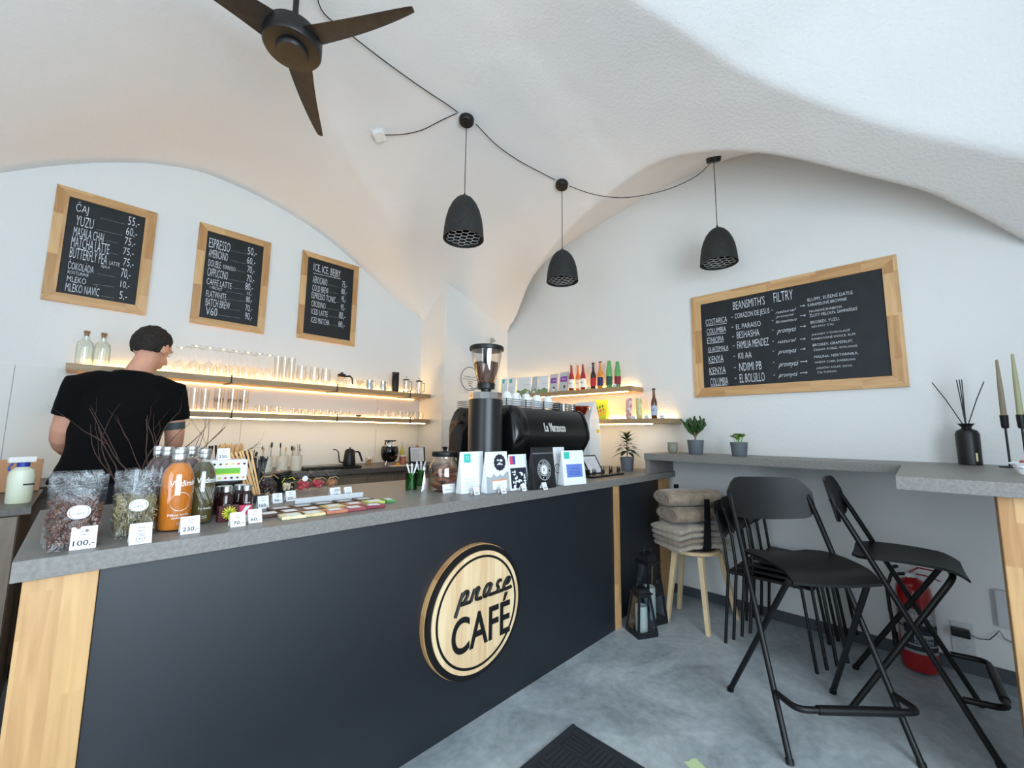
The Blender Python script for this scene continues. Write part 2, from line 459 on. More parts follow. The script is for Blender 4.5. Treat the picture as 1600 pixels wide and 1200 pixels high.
for j in range(NY+1):
    for i in range(NX+1):
        x = X0-.1+(XB+.15-X0+.1)*i/NX; y = Y0-.1+(YA+.15-Y0+.1)*j/NY
        vs.append((x, y, ceil_h(x, y)))
for j in range(NY):
    for i in range(NX):
        a = j*(NX+1)+i; fs.append((a, a+NX+1, a+NX+2, a+1))
c.add(vs, fs)
struct(c.build('ceiling', M_ceil, recalc=False, angle=60))
def ceil_hit(px, py):
    d = ray(px, py); t = .5
    while t < 8:
        p = Vector((0, 0, CAMZ))+d*t
        if p.z >= ceil_h(p.x, p.y): return p
        t += .004
    return p

M_base = mat('baseboard_grey', (72, 78, 84), .6)
b = MB(); b.box(XB-.012, XB, Y0, 1.6, 0, .07); struct(b.build('baseboard_right', M_base, smooth=False))
b = MB(); b.box(X0, XP, YA-.012, YA, 0, .07); struct(b.build('baseboard_left', M_base, smooth=False))

# white laminate panels on wall A behind the back counter, and on the pier side
xs = [X0+.3, -1.0, -.335, .9, 2.1, XP-.011]
for i in range(len(xs)-1):
    b = MB(); b.box(xs[i]+.0015, xs[i+1]-.0015, YA-.010, YA, .985, 1.69)
    b.build('wall_panel', M_panelwhite, wall_left, smooth=False, bevel=.001)
b = MB(); b.box(XP-.010, XP, YP+.002, YA-.011, .985, 1.69); b.build('wall_panel', M_panelwhite, wall_pier, smooth=False, bevel=.001)

# ================================================================== FRONT COUNTER
CT = .993
counter = thing('bar_counter', 'long bar counter clad in dark anthracite panels between pale oak posts', 'counter', (0, 1.54, 0))
cl = Tr(0, -1.54, 0)
b = MB(); b.M = cl; b.box(.063, 2.60, 1.545, 1.57, 0, .945); b.build('front_panel', M_navy, counter, smooth=False)
b = MB(); b.M = cl; b.box(2.67, 3.42, 1.60, 1.62, 0, .945); b.build('front_panel', M_navy, counter, smooth=False)
b = MB(); b.M = cl; b.box(-.068, .061, 1.53, 2.36, 0, .944); b.build('end_panel', M_oakz, counter, smooth=False, bevel=.002)
b = MB(); b.M = cl; b.box(2.601, 2.668, 1.535, 1.64, 0, .944); b.build('post', M_oakz, counter, smooth=False, bevel=.002)
b = MB(); b.M = cl; b.box(3.42, 3.50, 1.535, 1.64, 0, .944); b.build('post', M_oakz, counter, smooth=False, bevel=.002)
b = MB(); b.M = cl; b.box(.063, 3.5, 2.33, 2.35, 0, .944); b.build('rear_panel', M_navy, counter, smooth=False)
b = MB(); b.box(-.087, XB-.001, 1.51, 2.39, .945, CT)
tag(b.build('worktop', M_top, smooth=False, bevel=.0015), 'long grey stone-look worktop of the bar counter, laden with goods', 'worktop')

# raised bar shelf along wall B widening to a table at the right
BT = 1.153
b = MB()
b.prism([(3.10, 1.56), (3.10, .073), (2.18, .073), (2.18, -1.5), (XB-.001, -1.5), (XB-.001, 1.56)], BT-.05, BT, 'xy')  # table end out of view lengthened to keep window light off the floor below
tag(b.build('window_bar_top', M_top, smooth=False, bevel=.0015), 'grey high bar top along the right wall widening into a table', 'bar table')
barbase = thing('bar_support', 'supports of the grey high bar, oak slab post and grey end panel', 'support', (2.3, -.5, 0))
b = MB(); b.M = Tr(-2.3, .5, 0); b.box(2.225, 2.30, -.80, -.18, 0, BT-.0505); b.build('oak_post', M_oakz, barbase, smooth=False, bevel=.003)
b = MB(); b.M = Tr(-2.3, .5, 0); b.box(3.115, XB-.002, 1.525, 1.558, CT+.0005, BT-.0505); b.build('end_panel', M_top, barbase, smooth=False, bevel=.001)

# round sign on the counter front
sg = thing('round_sign', 'round pale wood café sign with black raised letters on the counter front', 'sign', (1.337, 1.545, .492))
sg.scale = (.945,)*3
R_ = .305
def disc(r, y0, y1, m, name, r2=None, n=72):
    q = MB(); q.M = Rx(rad(90))
    if r2: q.lathe([(r2, y0), (r, y0), (r, y1), (r2, y1)], n, closed=True)
    else: q.lathe([(r, y0), (r, y1)], n)
    return q.build(name, m, sg, angle=30)
disc(R_, .0005, .030, M_oakz, 'backing_disc')
disc(R_-.004, .030, .044, M_black, 'black_ring')
disc(R_-.030, .044, .050, wood('sign_oak', (240, 214, 172), (206, 162, 114), 'Z', stave=.05, length=1.4, contrast=.8), 'face_disc')
disc(R_-.050, .050, .052, M_black, 'ring_line', R_-.061)
q = MB(); q.text('CAFÉ', .375, .20, Tr(-.165, -.0505, -.160) @ FACE_Y, thin=.012)
lo = q.build('lettering', M_black, sg, smooth=False)
md = lo.modifiers.new('solid', 'SOLIDIFY'); md.thickness = .008; md.offset = 0
# "prase" drawn as connected script strokes
q = MB()
def stroke(pts, w=.0085):
    P = []
    for i in range(len(pts)-1):
        for k in range(4): P.append(Vector(pts[i]).lerp(Vector(pts[i+1]), k/4))
    P.append(Vector(pts[-1]))
    P = [Vector((p.x, -.053, p.y)) for p in P]
    for _ in range(2):
        P = [P[0]]+[(P[i-1]+P[i]*2+P[i+1])/4 for i in range(1, len(P)-1)]+[P[-1]]
    q.tube(P, w, 8, flat=1.0)
sx_, sh = .034, .35
def G(x, z): return (x*.87+z*sh+.018, z-.008)
def lett(x0, pts): stroke([G(x0+a*.042, .065+b_*.052) for a, b_ in pts])
lett(-.20, [(.25, 1), (.15, .5), (0, -.9)])
lett(-.20, [(.15, .6), (.6, 1), (1.1, 1), (1.2, .6), (.9, .1), (.3, 0), (2.0, 0)])
lett(-.115, [(.2, 1), (.1, .4), (.05, 0)])
lett(-.115, [(.15, .6), (.6, .95), (1.0, 1)]); lett(-.115, [(1.0, 1), (.85, .45), (.9, 0), (1.9, 0)])
lett(-.030, [(1.1, 1), (.4, 1), (.1, .5), (.3, 0), (.8, 0), (1.15, .5), (1.25, 1)]); lett(-.030, [(1.2, .9), (1.0, .2), (1.2, 0), (2.0, 0)])
lett(.055, [(1.0, 1), (.45, 1), (.35, .65), (.85, .4), (.75, 0), (.1, 0)]); lett(.055, [(.7, 0), (1.8, 0)])
lett(.130, [(.2, .5), (.9, .55), (1.0, 1), (.4, 1), (.05, .5), (.2, 0), (.9, 0), (1.7, .05)])
q.build('script_lettering', M_black, sg)

# ================================================================== BACK COUNTER
bc = thing('back_counter', 'low oak-fronted cabinet run with drawers under the back worktop', 'cabinet', (1.5, 3.45, 0))
T0 = Tr(-1.5, -3.45, 0)
b = MB(); b.M = T0; b.box(-.6, XP-.002, 3.46, YA-.015, .08, .94); b.build('carcass', M_cab, bc, smooth=False)
xx = [-.6, -.1, .5, 1.1, 1.45, 1.75, 2.05, 2.35, XP-.002]
for i in range(len(xx)-1):
    b = MB(); b.M = T0; b.box(xx[i]+.002, xx[i+1]-.002, 3.44, 3.459, .12, .915)
    b.build('door', M_cab, bc, smooth=False, bevel=.001)
b = MB(); b.M = T0; b.box(-.6, XP-.002, 3.50, 3.52, 0, .08); b.build('plinth', M_black, bc, smooth=False)
b = MB(); b.box(-.62, XP-.002, 3.40, YA-.013, .945, .985)
tag(b.build('back_worktop', M_topdark, smooth=False, bevel=.001), 'dark brown-grey worktop behind the barman along the menu wall', 'worktop')
lc = thing('side_cabinet', 'oak-veneer low cabinet at the far left edge behind the counter', 'cabinet', (-.7, 2.9, 0))
b = MB(); b.M = Tr(.7, -2.9, 0); b.box(-1.6, -.15, 2.62, 3.25, .10, .955); b.build('carcass', M_cab, lc, smooth=False)
for a, z0, z1 in ((0, .425, .948), (0, .11, .415)):
    b = MB(); b.M = Tr(.7, -2.9, 0); b.box(-.93, -.152, 2.60, 2.619, z0, z1); b.build('drawer_front' if z1 < .5 else 'door', [M_cab, M_topdark][z1 < .5], lc, smooth=False, bevel=.001)
b = MB(); b.M = Tr(.7, -2.9, 0); b.box(-1.6, -.15, 2.66, 2.68, 0, .10); b.build('plinth', M_black, lc, smooth=False)
b = MB(); b.box(-1.6, -.118, 2.58, 3.27, .9555, .985)
tag(b.build('side_worktop', M_topdark, smooth=False, bevel=.001), 'dark worktop piece at the left edge under the spray bottle', 'worktop')

# ================================================================== WALL SHELVES with LED strips
def shelf_a(z, lab, strip_front):
    s = thing('wall_shelf', lab, 'shelf', (1.24, 3.88, z), group='oak shelves on the menu wall')
    b = MB(); b.box(-.115-1.24, 2.585-1.24, -.13, YA-3.88-.001, -.042, 0); b.build('board', M_shx, s, smooth=False, bevel=.0015)
    if strip_front:
        b = MB(); b.box(-.05-1.24, 2.53-1.24, -.122, -.107, -.050, -.0425); b.build('led_strip', M_ledw, s, smooth=False)
    else:
        b = MB(); b.box(-.05-1.24, 2.53-1.24, YA-3.88-.02, YA-3.88-.008, -.049, -.0425); b.build('led_strip', M_ledu, s, smooth=False)
    b = MB(); b.box(-.05-1.24, 2.53-1.24, YA-3.88-.014, YA-3.88-.004, .001, .007); b.build('led_strip', M_led, s, smooth=False)
    for px in (362, 527, 641):
        x = xat(px, 3.75, z)-1.24
        b = MB(); b.box(x-.012, x+.012, -.134, .1, -.047, -.0425); b.box(x-.004, x+.004, -.135, -.131, -.045, .018); b.build('bracket', M_blackm, s, smooth=False)
    return s
shelf_a(1.705, 'upper oak wall shelf under the menu boards, lined with upturned wine glasses', False)
shelf_a(1.435, 'lower oak wall shelf on the menu wall with tumblers and white light strip', True)
def shelf_b(z, y0, lab, front):
    s = thing('wall_shelf', lab, 'shelf', (3.45, 2.5, z), group='oak shelves on the right wall')
    b = MB(); b.box(-.12, XB-3.45-.001, y0-2.5, YP-2.5-.002, -.044, 0); b.build('board', M_shy, s, smooth=False, bevel=.0015)
    if front:
        b = MB(); b.box(-.112, -.097, y0+.16-2.5, YP-2.56, -.052, -.0445); b.build('led_strip', M_ledw, s, smooth=False)
    else:
        b = MB(); b.box(-.09, -.078, y0+.05-2.5, YP-2.56, -.050, -.0445); b.build('led_strip', M_ledw, s, smooth=False)
    b = MB(); b.box(XB-3.45-.014, XB-3.45-.004, y0+.05-2.5, YP-2.56, .001, .007); b.build('led_strip', M_led, s, smooth=False)
    return s
shelf_b(1.728, 1.78, 'upper oak shelf on the right wall with coffee bags and bottles', False)
shelf_b(1.437, 1.44, 'lower oak shelf on the right wall with two cans and brown bottle', True)

# ================================================================== MENU BOARDS
def board(name, lab, facing, c0, c1, fw, off):
    """facing 'y' board on wall A spanning x c0..; 'x' board on wall B. c0=(u0,z0) c1=(u1,z1) lower-left/upper-right as seen"""
    (u0, z0), (u1, z1) = c0, c1
    W = abs(u1-u0); H = z1-z0
    if facing == 'y': root = thing(name, lab, 'menu board', ((u0+u1)/2, YA-.002, z0), 0)
    else: root = thing(name, lab, 'menu board', (XB-.002, (u0+u1)/2, z0), rad(-90))
    t = .022
    b = MB(); b.box(-W/2+fw*.6, W/2-fw*.6, -.010, -.001, fw*.6, H-fw*.6); b.build('slate', M_board, root, smooth=False)
    for nm, poly, m in (('frame_rail', [(-W/2, 0), (W/2, 0), (W/2-fw, fw), (-W/2+fw, fw)], M_frx), ('frame_rail', [(-W/2, H), (-W/2+fw, H-fw), (W/2-fw, H-fw), (W/2, H)], M_frx),
                        ('frame_stile', [(-W/2, 0), (-W/2+fw, fw), (-W/2+fw, H-fw), (-W/2, H)], M_frz), ('frame_stile', [(W/2, 0), (W/2, H), (W/2-fw, H-fw), (W/2-fw, fw)], M_frz)):
        b = MB(); b.prism(poly, -t, -.0005, 'xz'); b.build(nm, m, root, smooth=False, bevel=.0015)
    return root
def chalk_rows(root, facing, plane, ox, oy, sc, rows, script=(), lines=()):
    q = MB(); inv = root.matrix_basis.inverted()
    def loc(cx, cy):
        px, py = ox+cx/sc, oy+cy/sc
        P = on_y(px, py, plane) if facing == 'y' else on_x(px, py, plane)
        L_ = inv @ P; return L_.x, L_.z
    for body, (a, b_), (c_, d) in rows:
        x0, z0 = loc(a, b_); x1, z1 = loc(c_, d)
        q.text(body, max(x1-x0, .005), max(z1-z0, .021), Tr(x0, -.0115, z0) @ FACE_Y, thin=-.012)
    for body, (a, b_), (c_, d) in script:
        x0, z0 = loc(a, b_); x1, z1 = loc(c_, d)
        q.text(body, max(x1-x0, .005), max(z1-z0, .021), Tr(x0, -.0115, z0) @ FACE_Y, thin=-.010, shear=.5)
    for (a, b_), (c_, d), dash in lines:
        x0, z0 = loc(a, b_); x1, z1 = loc(c_, d)
        n = max(1, int((x1-x0)/.008)) if dash else 1
        for i in range(n):
            s0 = x0+(x1-x0)*i/n; s1 = s0+(x1-x0)/n*(.5 if dash else 1)
            zz = z0+(z1-z0)*i/n; ze = z0+(z1-z0)*(i+1)/n
            th = .0007 if dash else .0016
            q.add([(s0, -.0115, zz-th), (s1, -.0115, ze-th if not dash else zz-th), (s1, -.0115, ze+th if not dash else zz+th), (s0, -.0115, zz+th)], [(0, 1, 2, 3)])
    return tag(q.build('chalk_writing', M_chalk, root, smooth=False, recalc=False), kind='stuff')
PY = YA-.012
def bcorner(px0, py0, px1, py1, f):
    g = (lambda a, b_: on_y(a, b_, YA-.02)) if f == 'y' else (lambda a, b_: on_x(a, b_, XB-.02))
    A = g(px0, py0); B = g(px1, py1)
    return ((A.x if f == 'y' else A.y), A.z), ((B.x if f == 'y' else B.y), B.z)
c0, c1 = bcorner(63, 466.6, 246.2, 333.2, 'y')
b1 = board('menu_board', 'large leftmost oak-framed chalkboard headed by tea and yuzu prices', 'y', c0, c1, .062, 0)
chalk_rows(b1, 'y', PY, 40, 280, 5.4545, [
    ('ČAJ', (425, 290), (545, 215)), ('YUZU', (425, 390), (585, 345)), ('MASALA CHAI', (405, 480), (670, 465)), ('MATCHA LATTE', (385, 570), (718, 558)),
    ('BUTTERFLY PEA', (372, 665), (700, 645)), ('LATTE', (712, 727), (803, 715)), ('AJALA', (640, 757), (720, 745)), ('ČOKOLÁDA', (358, 762), (588, 722)), ('ROSTLINNÉ', (358, 800), (540, 803)),
    ('MLÉKO', (350, 868), (520, 838)), ('MLÉKO NAVÍC', (335, 950), (635, 915)),
    ('55,-', (870, 398), (975, 343)), ('60,-', (852, 485), (955, 430)), ('75,-', (840, 565), (940, 515)), ('75,-', (828, 648), (925, 602)), ('75,-', (828, 745), (925, 690)), ('70,-', (808, 845), (900, 775)),
    ('10,-', (805, 928), (890, 880)), ('5,-', (795, 1028), (870, 965))],
    lines=[((640, 332), (850, 385), 1), ((610, 430), (830, 480), 1), ((680, 520), (790, 548), 1), ((715, 625), (790, 645), 1), ((610, 805), (775, 838), 1), ((580, 895), (760, 920), 1), ((640, 995), (760, 1015), 1)])
c0, c1 = bcorner(296.2, 503.5, 424, 379.8, 'y')
b2 = board('menu_board', 'middle oak-framed chalkboard listing espresso, cappuccino and flat white', 'y', c0, c1, .055, 0)
chalk_rows(b2, 'y', PY, 280, 340, 5.3333, [
    ('ESPRESSO', (247, 245), (428, 215)), ('AMERICANO', (243, 325), (408, 300)), ('DOUBLE', (240, 402), (350, 372)), ('ESPRESSO', (365, 425), (470, 418)), ('CAPPUCCINO', (232, 482), (408, 455)),
    ('CAFFÉ LATTE', (227, 552), (440, 535)), ('+ PŘÍCHUŤ', (250, 590), (360, 582)), ('FLATWHITE', (222, 657), (395, 638)), ('BATCH BREW', (218, 732), (425, 708)), ('V60', (218, 808), (320, 758)),
    ('50,-', (568, 315), (648, 265)), ('60,-', (562, 390), (637, 345)), ('70,-', (565, 465), (630, 415)), ('70,-', (560, 540), (628, 490)), ('80,-', (548, 608), (618, 555)), ('15,-', (565, 648), (610, 625)),
    ('80,-', (555, 710), (610, 665)), ('70,-', (548, 783), (610, 735)), ('90,-', (545, 855), (610, 800))],
    lines=[((435, 278), (560, 305), 1), ((430, 358), (555, 385), 1), ((475, 440), (550, 458), 1), ((415, 515), (550, 540), 1), ((445, 585), (540, 600), 1), ((390, 615), (540, 640), 1), ((400, 680), (545, 700), 1), ((425, 765), (510, 775), 1), ((325, 812), (510, 840), 1)])
c0, c1 = bcorner(463.6, 526.9, 560.9, 416.9, 'y')
b3 = board('menu_board', 'smallest oak-framed chalkboard listing iced drinks, rightmost on menu wall', 'y', c0, c1, .05, 0)
chalk_rows(b3, 'y', PY, 280, 340, 5.3333, [
    ('ICE, ICE, BEJBY', (1118, 460), (1345, 445)), ('AEROCANO', (1112, 540), (1235, 515)), ('COLD BREW', (1108, 607), (1245, 590)), ('ESPRESSO TONIC', (1102, 668), (1305, 665)),
    ('CRODINO', (1100, 737), (1220, 715)), ('ICED LATTE', (1100, 802), (1238, 785)), ('ICED MATCHA', (1098, 872), (1252, 855)),
    ('75,-', (1355, 588), (1400, 540)), ('80,-', (1350, 642), (1395, 600)), ('95,-', (1350, 708), (1390, 662)), ('95,-', (1345, 775), (1385, 730)), ('80,-', (1330, 848), (1385, 795)), ('80,-', (1325, 918), (1380, 872))],
    lines=[((1115, 462), (1345, 512), 0), ((1240, 560), (1330, 580), 1), ((1250, 620), (1330, 637), 1), ((1308, 705), (1335, 710), 1), ((1225, 755), (1330, 775), 1), ((1245, 820), (1325, 835), 1), ((1255, 893), (1320, 905), 1)])
c0, c1 = bcorner(1086.1, 621, 1400.3, 397.1, 'x')
b4 = board('filter_board', 'wide oak-framed chalkboard of filter coffees hung on the right wall', 'x', c0, c1, .075, 0)
R4 = [('BEANSMITH\'S', (360, 440), (565, 345)), ('FILTRY', (628, 390), (750, 303)),
    ('COSTARICA', (180, 540), (318, 480)), ('COLUMBIA', (187, 600), (312, 545)), ('ETHIOPIA', (190, 660), (298, 608)), ('GUATEMALA', (195, 715), (328, 670)), ('KENYA', (200, 788), (295, 735)), ('KENYA', (205, 862), (310, 810)), ('COLUMBIA', (212, 938), (325, 880)),
    ('CORAZON DE JESUS', (372, 508), (597, 425)), ('EL PARAISO', (380, 568), (540, 510)), ('BESHASHA', (385, 628), (530, 562)), ('FAMILIA MENDEZ', (388, 695), (592, 620)), ('KII AA', (395, 762), (480, 712)), ('NDIMI PB', (402, 842), (545, 775)), ('EL BOLSILLO', (405, 918), (565, 848)),
    ('BLUMY, SUŠENÉ DATLE', (850, 388), (1145, 305)), ('KARAMELOVÉ BROWNIE', (852, 418), (1105, 350)), ('MALINOVÉ BONBONY,', (862, 460), (1080, 403)), ('ŽLUTÝ MELOUN, ŠAMPAŇSKÉ', (864, 490), (1175, 412)),
    ('BROSKEV, YUZU,', (870, 535), (1058, 485)), ('ZELENÝ ČAJ', (876, 560), (1018, 522)), ('JAHODY V ČOKOLÁDĚ', (878, 612), (1128, 560)), ('KANDOVANÉ OVOCE, RUM', (878, 640), (1162, 590)),
    ('BROSKEV, GRAPEFRUIT,', (885, 682), (1148, 635)), ('ČERNÝ RYBÍZ, OOLONG', (890, 712), (1175, 665)), ('MALINA, NEKTARINKA,', (895, 760), (1183, 718)), ('HNĚDÝ CUKR, DARJEELING', (900, 795), (1162, 750)),
    ('JABLEČNÝ KOLÁČ, DATLE,', (908, 832), (1145, 793)), ('ČAJ TURKAN', (915, 860), (1040, 835))]
S4 = [('natural', (638, 465), (775, 428)), ('promytá', (640, 497), (760, 462)), ('fermentace', (640, 528), (778, 490)), ('promytá', (648, 603), (775, 545)), ('natural', (652, 660), (775, 622)), ('promytá', (655, 738), (778, 688)), ('promytá', (658, 825), (790, 770)), ('promytá', (658, 890), (785, 845))]
L4 = []
for (x0, y0, x1, y1) in ((180, 545, 318, 526), (187, 606, 312, 590), (190, 662, 298, 648), (195, 720, 328, 704), (200, 792, 295, 780), (205, 866, 310, 856), (212, 942, 325, 932)):
    L4.append(((x0, y0), (x1, y1), 0))
for y, x2 in ((412, 832), (476, 837), (547, 838), (630, 835), (696, 835), (778, 848), (852, 848)):
    L4 += [((800, y+2), (x2, y-2), 0), ((x2-10, y-8), (x2, y-2), 0), ((x2-10, y+5), (x2, y-2), 0)]
for y in (487, 552, 615, 675, 743, 818, 888): L4.append(((345+(y-487)*.06, y+1), (358+(y-487)*.06, y-1), 0))
for y in (440, 508, 572, 645, 710, 783, 868): L4.append(((612+(y-440)*.03, y+1), (622+(y-440)*.03, y-1), 0))
chalk_rows(b4, 'x', XB-.014, 1060, 380, 4.2105, R4, S4, L4)

# ================================================================== helpers for goods
def seg(px, py, z): p = on_z(px, py, z); return p.x, p.y
def wid(p, pxw):                                  # real width of an upright thing whose outline is pxw wide
    u = (proj(p)[0]-800)/FPX
    return pxw*depth(p)/FPX/sqrt(1+u*u)
def text_wrap(q, body, w, h, r, z, ang=0.0, mi=0, thin=0.0, shear=0.0):
    k = MB(); k.text(body, w, h, None, 0, shear, thin)
    vs = [(r*sin((v.x-w/2)/r+ang), -r*cos((v.x-w/2)/r+ang), z+v.y) for v in k.v]
    q.add(vs, k.f, mi)
def quad(q, x0, x1, z0, z1, M, mi=0):
    q.add([(x0, z0, 0), (x1, z0, 0), (x1, z1, 0), (x0, z1, 0)], [(0, 1, 2, 3)], mi, M)
def ringflat(q, r0, r1, M, mi=0, n=40, cx=0, cz=0):
    vs = []; fs = []
    for i in range(n):
        a = 2*pi*i/n; vs += [(cx+r0*cos(a), cz+r0*sin(a), 0), (cx+r1*cos(a), cz+r1*sin(a), 0)]
    for i in range(n): j = (i+1) % n; fs.append((2*i, 2*i+1, 2*j+1, 2*j))
    q.add(vs, fs, mi, M)
def discflat(q, r, M, mi=0, n=32, cx=0, cz=0, rz=None):
    q.add([(cx+r*cos(2*pi*i/n), cz+(rz or r)*sin(2*pi*i/n), 0) for i in range(n)], [list(range(n))], mi, M)

# ================================================================== CEILING FAN
M_fan = mat('fan_black', (24, 24, 25), .4, spec=.5)
M_blade = mat('fan_blade', (52, 42, 34), .5, var=.25, vscale=20)
fh = on_z(458, 62, 3.14)
fan = thing('ceiling_fan', 'dark three-bladed ceiling fan hanging from the white vault', 'ceiling fan', (fh.x, fh.y, 3.14))
ch = ceil_h(fh.x, fh.y)
q = MB(); q.lathe([(.001, -.075), (.062, -.075), (.068, -.068), (.069, -.058), (.120, -.055), (.126, -.045), (.126, .02), (.112, .038), (.05, .05), (.001, .05)], 48); q.build('motor_housing', M_fan, fan)
q = MB(); q.lathe([(.001, .05), (.036, .05), (.03, .075), (.013, .09), (.013, ch-3.14-.05)], 20); q.build('downrod', M_fan, fan)
q = MB(); q.lathe([(.02, ch-3.14-.085), (.055, ch-3.14-.08), (.078, ch-3.14-.045), (.08, ch-3.14+.03)], 36); q.build('canopy', M_fan, fan)
def blade():
    q = MB(); rings = []
    for i in range(15):
        t = i/14; r = .10+.53*t
        wl = .050*(1-t)**.8+.014; 
        tw = rad(16-10*t); off = .01*sin(pi*t)
        c = Vector((r, off, -.004-.015*t*t))
        a = Vector((0, cos(tw), sin(tw))); nrm = Vector((0, -sin(tw), cos(tw)))
        rings.append([c+a*wl*1.15, c+a*wl*.5+nrm*.005, c-a*wl*.5+nrm*.006, c-a*wl*1.0, c-a*wl*.5-nrm*.004, c+a*wl*.5-nrm*.003])
    q.loft(rings); return q
bl = blade().build('blade', M_blade, fan, angle=50)
for i, a in enumerate((-61, 58, 180)):
    if i == 0: bl.rotation_euler = (0, 0, rad(a))
    else: shared('blade', bl, fan, Rz(rad(a)))

# ================================================================== PENDANT LAMPS
def speckle():
    m = bpy.data.materials.new('speckled_black'); m.use_nodes = True; nt = m.node_tree; b = nt.nodes['Principled BSDF']
    tc = nt.nodes.new('ShaderNodeTexCoord'); vo = nt.nodes.new('ShaderNodeTexVoronoi'); vo.inputs['Scale'].default_value = 90
    nt.links.new(tc.outputs['Object'], vo.inputs['Vector'])
    cr = nt.nodes.new('ShaderNodeValToRGB'); e = cr.color_ramp.elements; e[0].position = .09; e[0].color = (.16, .16, .15, 1); e[1].position = .16; e[1].color = lin((30, 31, 32))+(1,)
    nt.links.new(vo.outputs['Distance'], cr.inputs[0]); nt.links.new(cr.outputs[0], b.inputs['Base Color']); b.inputs['Roughness'].default_value = .7
    return m
M_spk = speckle(); M_inner = mat('lamp_inner', (12, 12, 12), .7); M_hex = mat('hex_outline', (215, 215, 212), .6)
PEND = []
for cu_, cv_, bx, by, wpx, hpx, lab in ((729, 186, 723, 374, 64, 306, 'largest nearest black speckled pendant, hanging left of the other two'),
                                 (878, 287, 880, 440, 50, 391, 'black speckled pendant hung lowest and smallest in the middle of three'),
                                 (1115, 246, 1123, 412, 61, 356, 'rightmost black speckled pendant, in front of the filter coffee board wall')):
    P = ceil_hit(cu_, cv_); x, y = P.x, P.y; zc = ceil_h(x, y)
    zb = zat(x, y, by); zt_ = zat(x, y, hpx); r = wid(Vector((x, y, zb)), wpx)/2
    PEND.append((x, y, zc)); H = zt_-zb
    pd = thing('pendant_lamp', lab, 'pendant lamp', (x, y, zb), group='black pendant lamps')
    prof = [(r*1.0, 0), (r*.985, .08*H), (r*.955, .25*H), (r*.89, .45*H), (r*.78, .63*H), (r*.62, .79*H), (r*.42, .91*H), (r*.22, .975*H), (.006, H)]
    q = MB(); q.lathe(prof+[(.004, H-.006)]+[(max(a-.006, .003), z if i else z) for i, (a, z) in enumerate(prof)][::-1][1:], 48, closed=True); q.build('shade', M_spk, pd)
    q = MB(); q.lathe([(.001, .30*H), (r*.93, .30*H)], 36); q.build('inner_reflector', M_inner, pd)
    q = MB(); s_ = r/3.1
    for i in range(-4, 5):
        for j in range(-4, 5):
            cx = s_*1.732*(i+(j % 2)*.5)*.62; cy = s_*1.5*j*.62
            if sqrt(cx*cx+cy*cy)+s_*.5 > r*.96: continue
            hx = [(cx+s_*.6*cos(rad(60*k+30)), cy+s_*.6*sin(rad(60*k+30)), .012) for k in range(6)]
            q.tube(hx, .0014, 4, closed=True)
    tag(q.build('honeycomb_grille', M_hex, pd), kind='stuff')
    q = MB(); q.tube([(0, 0, H-.002), (0, 0, zc-zb-.03)], .0028, 8); q.lathe([(.007, H-.003), (.006, H+.018)], 10); q.build('cord', M_black, pd)
    e = .02; gx = (ceil_h(x+e, y)-ceil_h(x-e, y))/(2*e); gy = (ceil_h(x, y+e)-ceil_h(x, y-e))/(2*e)
    nrm = Vector((-gx, -gy, 1)).normalized(); Rm = nrm.to_track_quat('Z', 'Y').to_matrix().to_4x4()
    q = MB(); q.lathe([(.001, -.036), (.045, -.036), (.052, -.028), (.054, .004)], 36, M=Tr(0, 0, zc-zb) @ Rm); q.build('ceiling_rose', M_black, pd)
jb = ceil_hit(593, 209)
e = .02; gx = (ceil_h(jb.x+e, jb.y)-ceil_h(jb.x-e, jb.y))/(2*e); gy = (ceil_h(jb.x, jb.y+e)-ceil_h(jb.x, jb.y-e))/(2*e)
nq = Vector((-gx, -gy, 1)).normalized().to_track_quat('Z', 'Y').to_matrix().to_4x4()
q = MB(); q.box(-.04, .04, -.04, .04, -.034, .012); o = tag(q.build('junction_box', mat('white_plastic', (232, 230, 226), .4), smooth=False, bevel=.004), 'small white square junction box on the vault by the fan', 'junction box')
o.matrix_world = Tr(jb.x, jb.y, ceil_h(jb.x, jb.y)) @ nq @ Rz(rad(44))
def cable(pxs, lab, end0=None, end1=None, drop=.02, sag=0.0):
    pts = []
    for i, (a, b_) in enumerate(pxs):
        P = ceil_hit(a, b_); pts.append(P-Vector((0, 0, drop+sag*sin(pi*i/(len(pxs)-1)))))
    if end0 is not None: pts[0] = Vector(end0)
    if end1 is not None: pts[-1] = Vector(end1)
    P2 = []
    for i in range(len(pts)-1):
        p0 = pts[max(i-1, 0)]; p1 = pts[i]; p2 = pts[i+1]; p3 = pts[min(i+2, len(pts)-1)]
        for k in range(6):
            t = k/6; P2.append(.5*((2*p1)+(p2-p0)*t+(2*p0-5*p1+4*p2-p3)*t*t+(3*p1-p0-3*p2+p3)*t**3))
    P2.append(pts[-1])
    q = MB(); q.tube(P2, .0032, 8); tag(q.build('cable', M_black), lab, 'cable')
r1 = Vector(PEND[0]); r2 = Vector(PEND[1]); r3 = Vector(PEND[2])
cable([(480, -10), (502, 9), (545, 47), (600, 90), (655, 130), (700, 160), (716, 172)], 'black textile cable running from the ceiling fan to the nearest pendant', end0=(fh.x+.06, fh.y-.04, ch-.045))
cable([(744, 190), (775, 222), (810, 247), (845, 266), (868, 278)], 'black textile cable looping between the left and middle pendants')
cable([(890, 286), (930, 292), (980, 292), (1040, 281), (1085, 265), (1108, 252)], 'black textile cable sagging between the middle and rightmost pendants', drop=.028, sag=.07)
cable([(602, 207), (630, 206), (660, 199), (690, 184), (714, 173)], 'short black cable from white junction box to the nearest pendant')

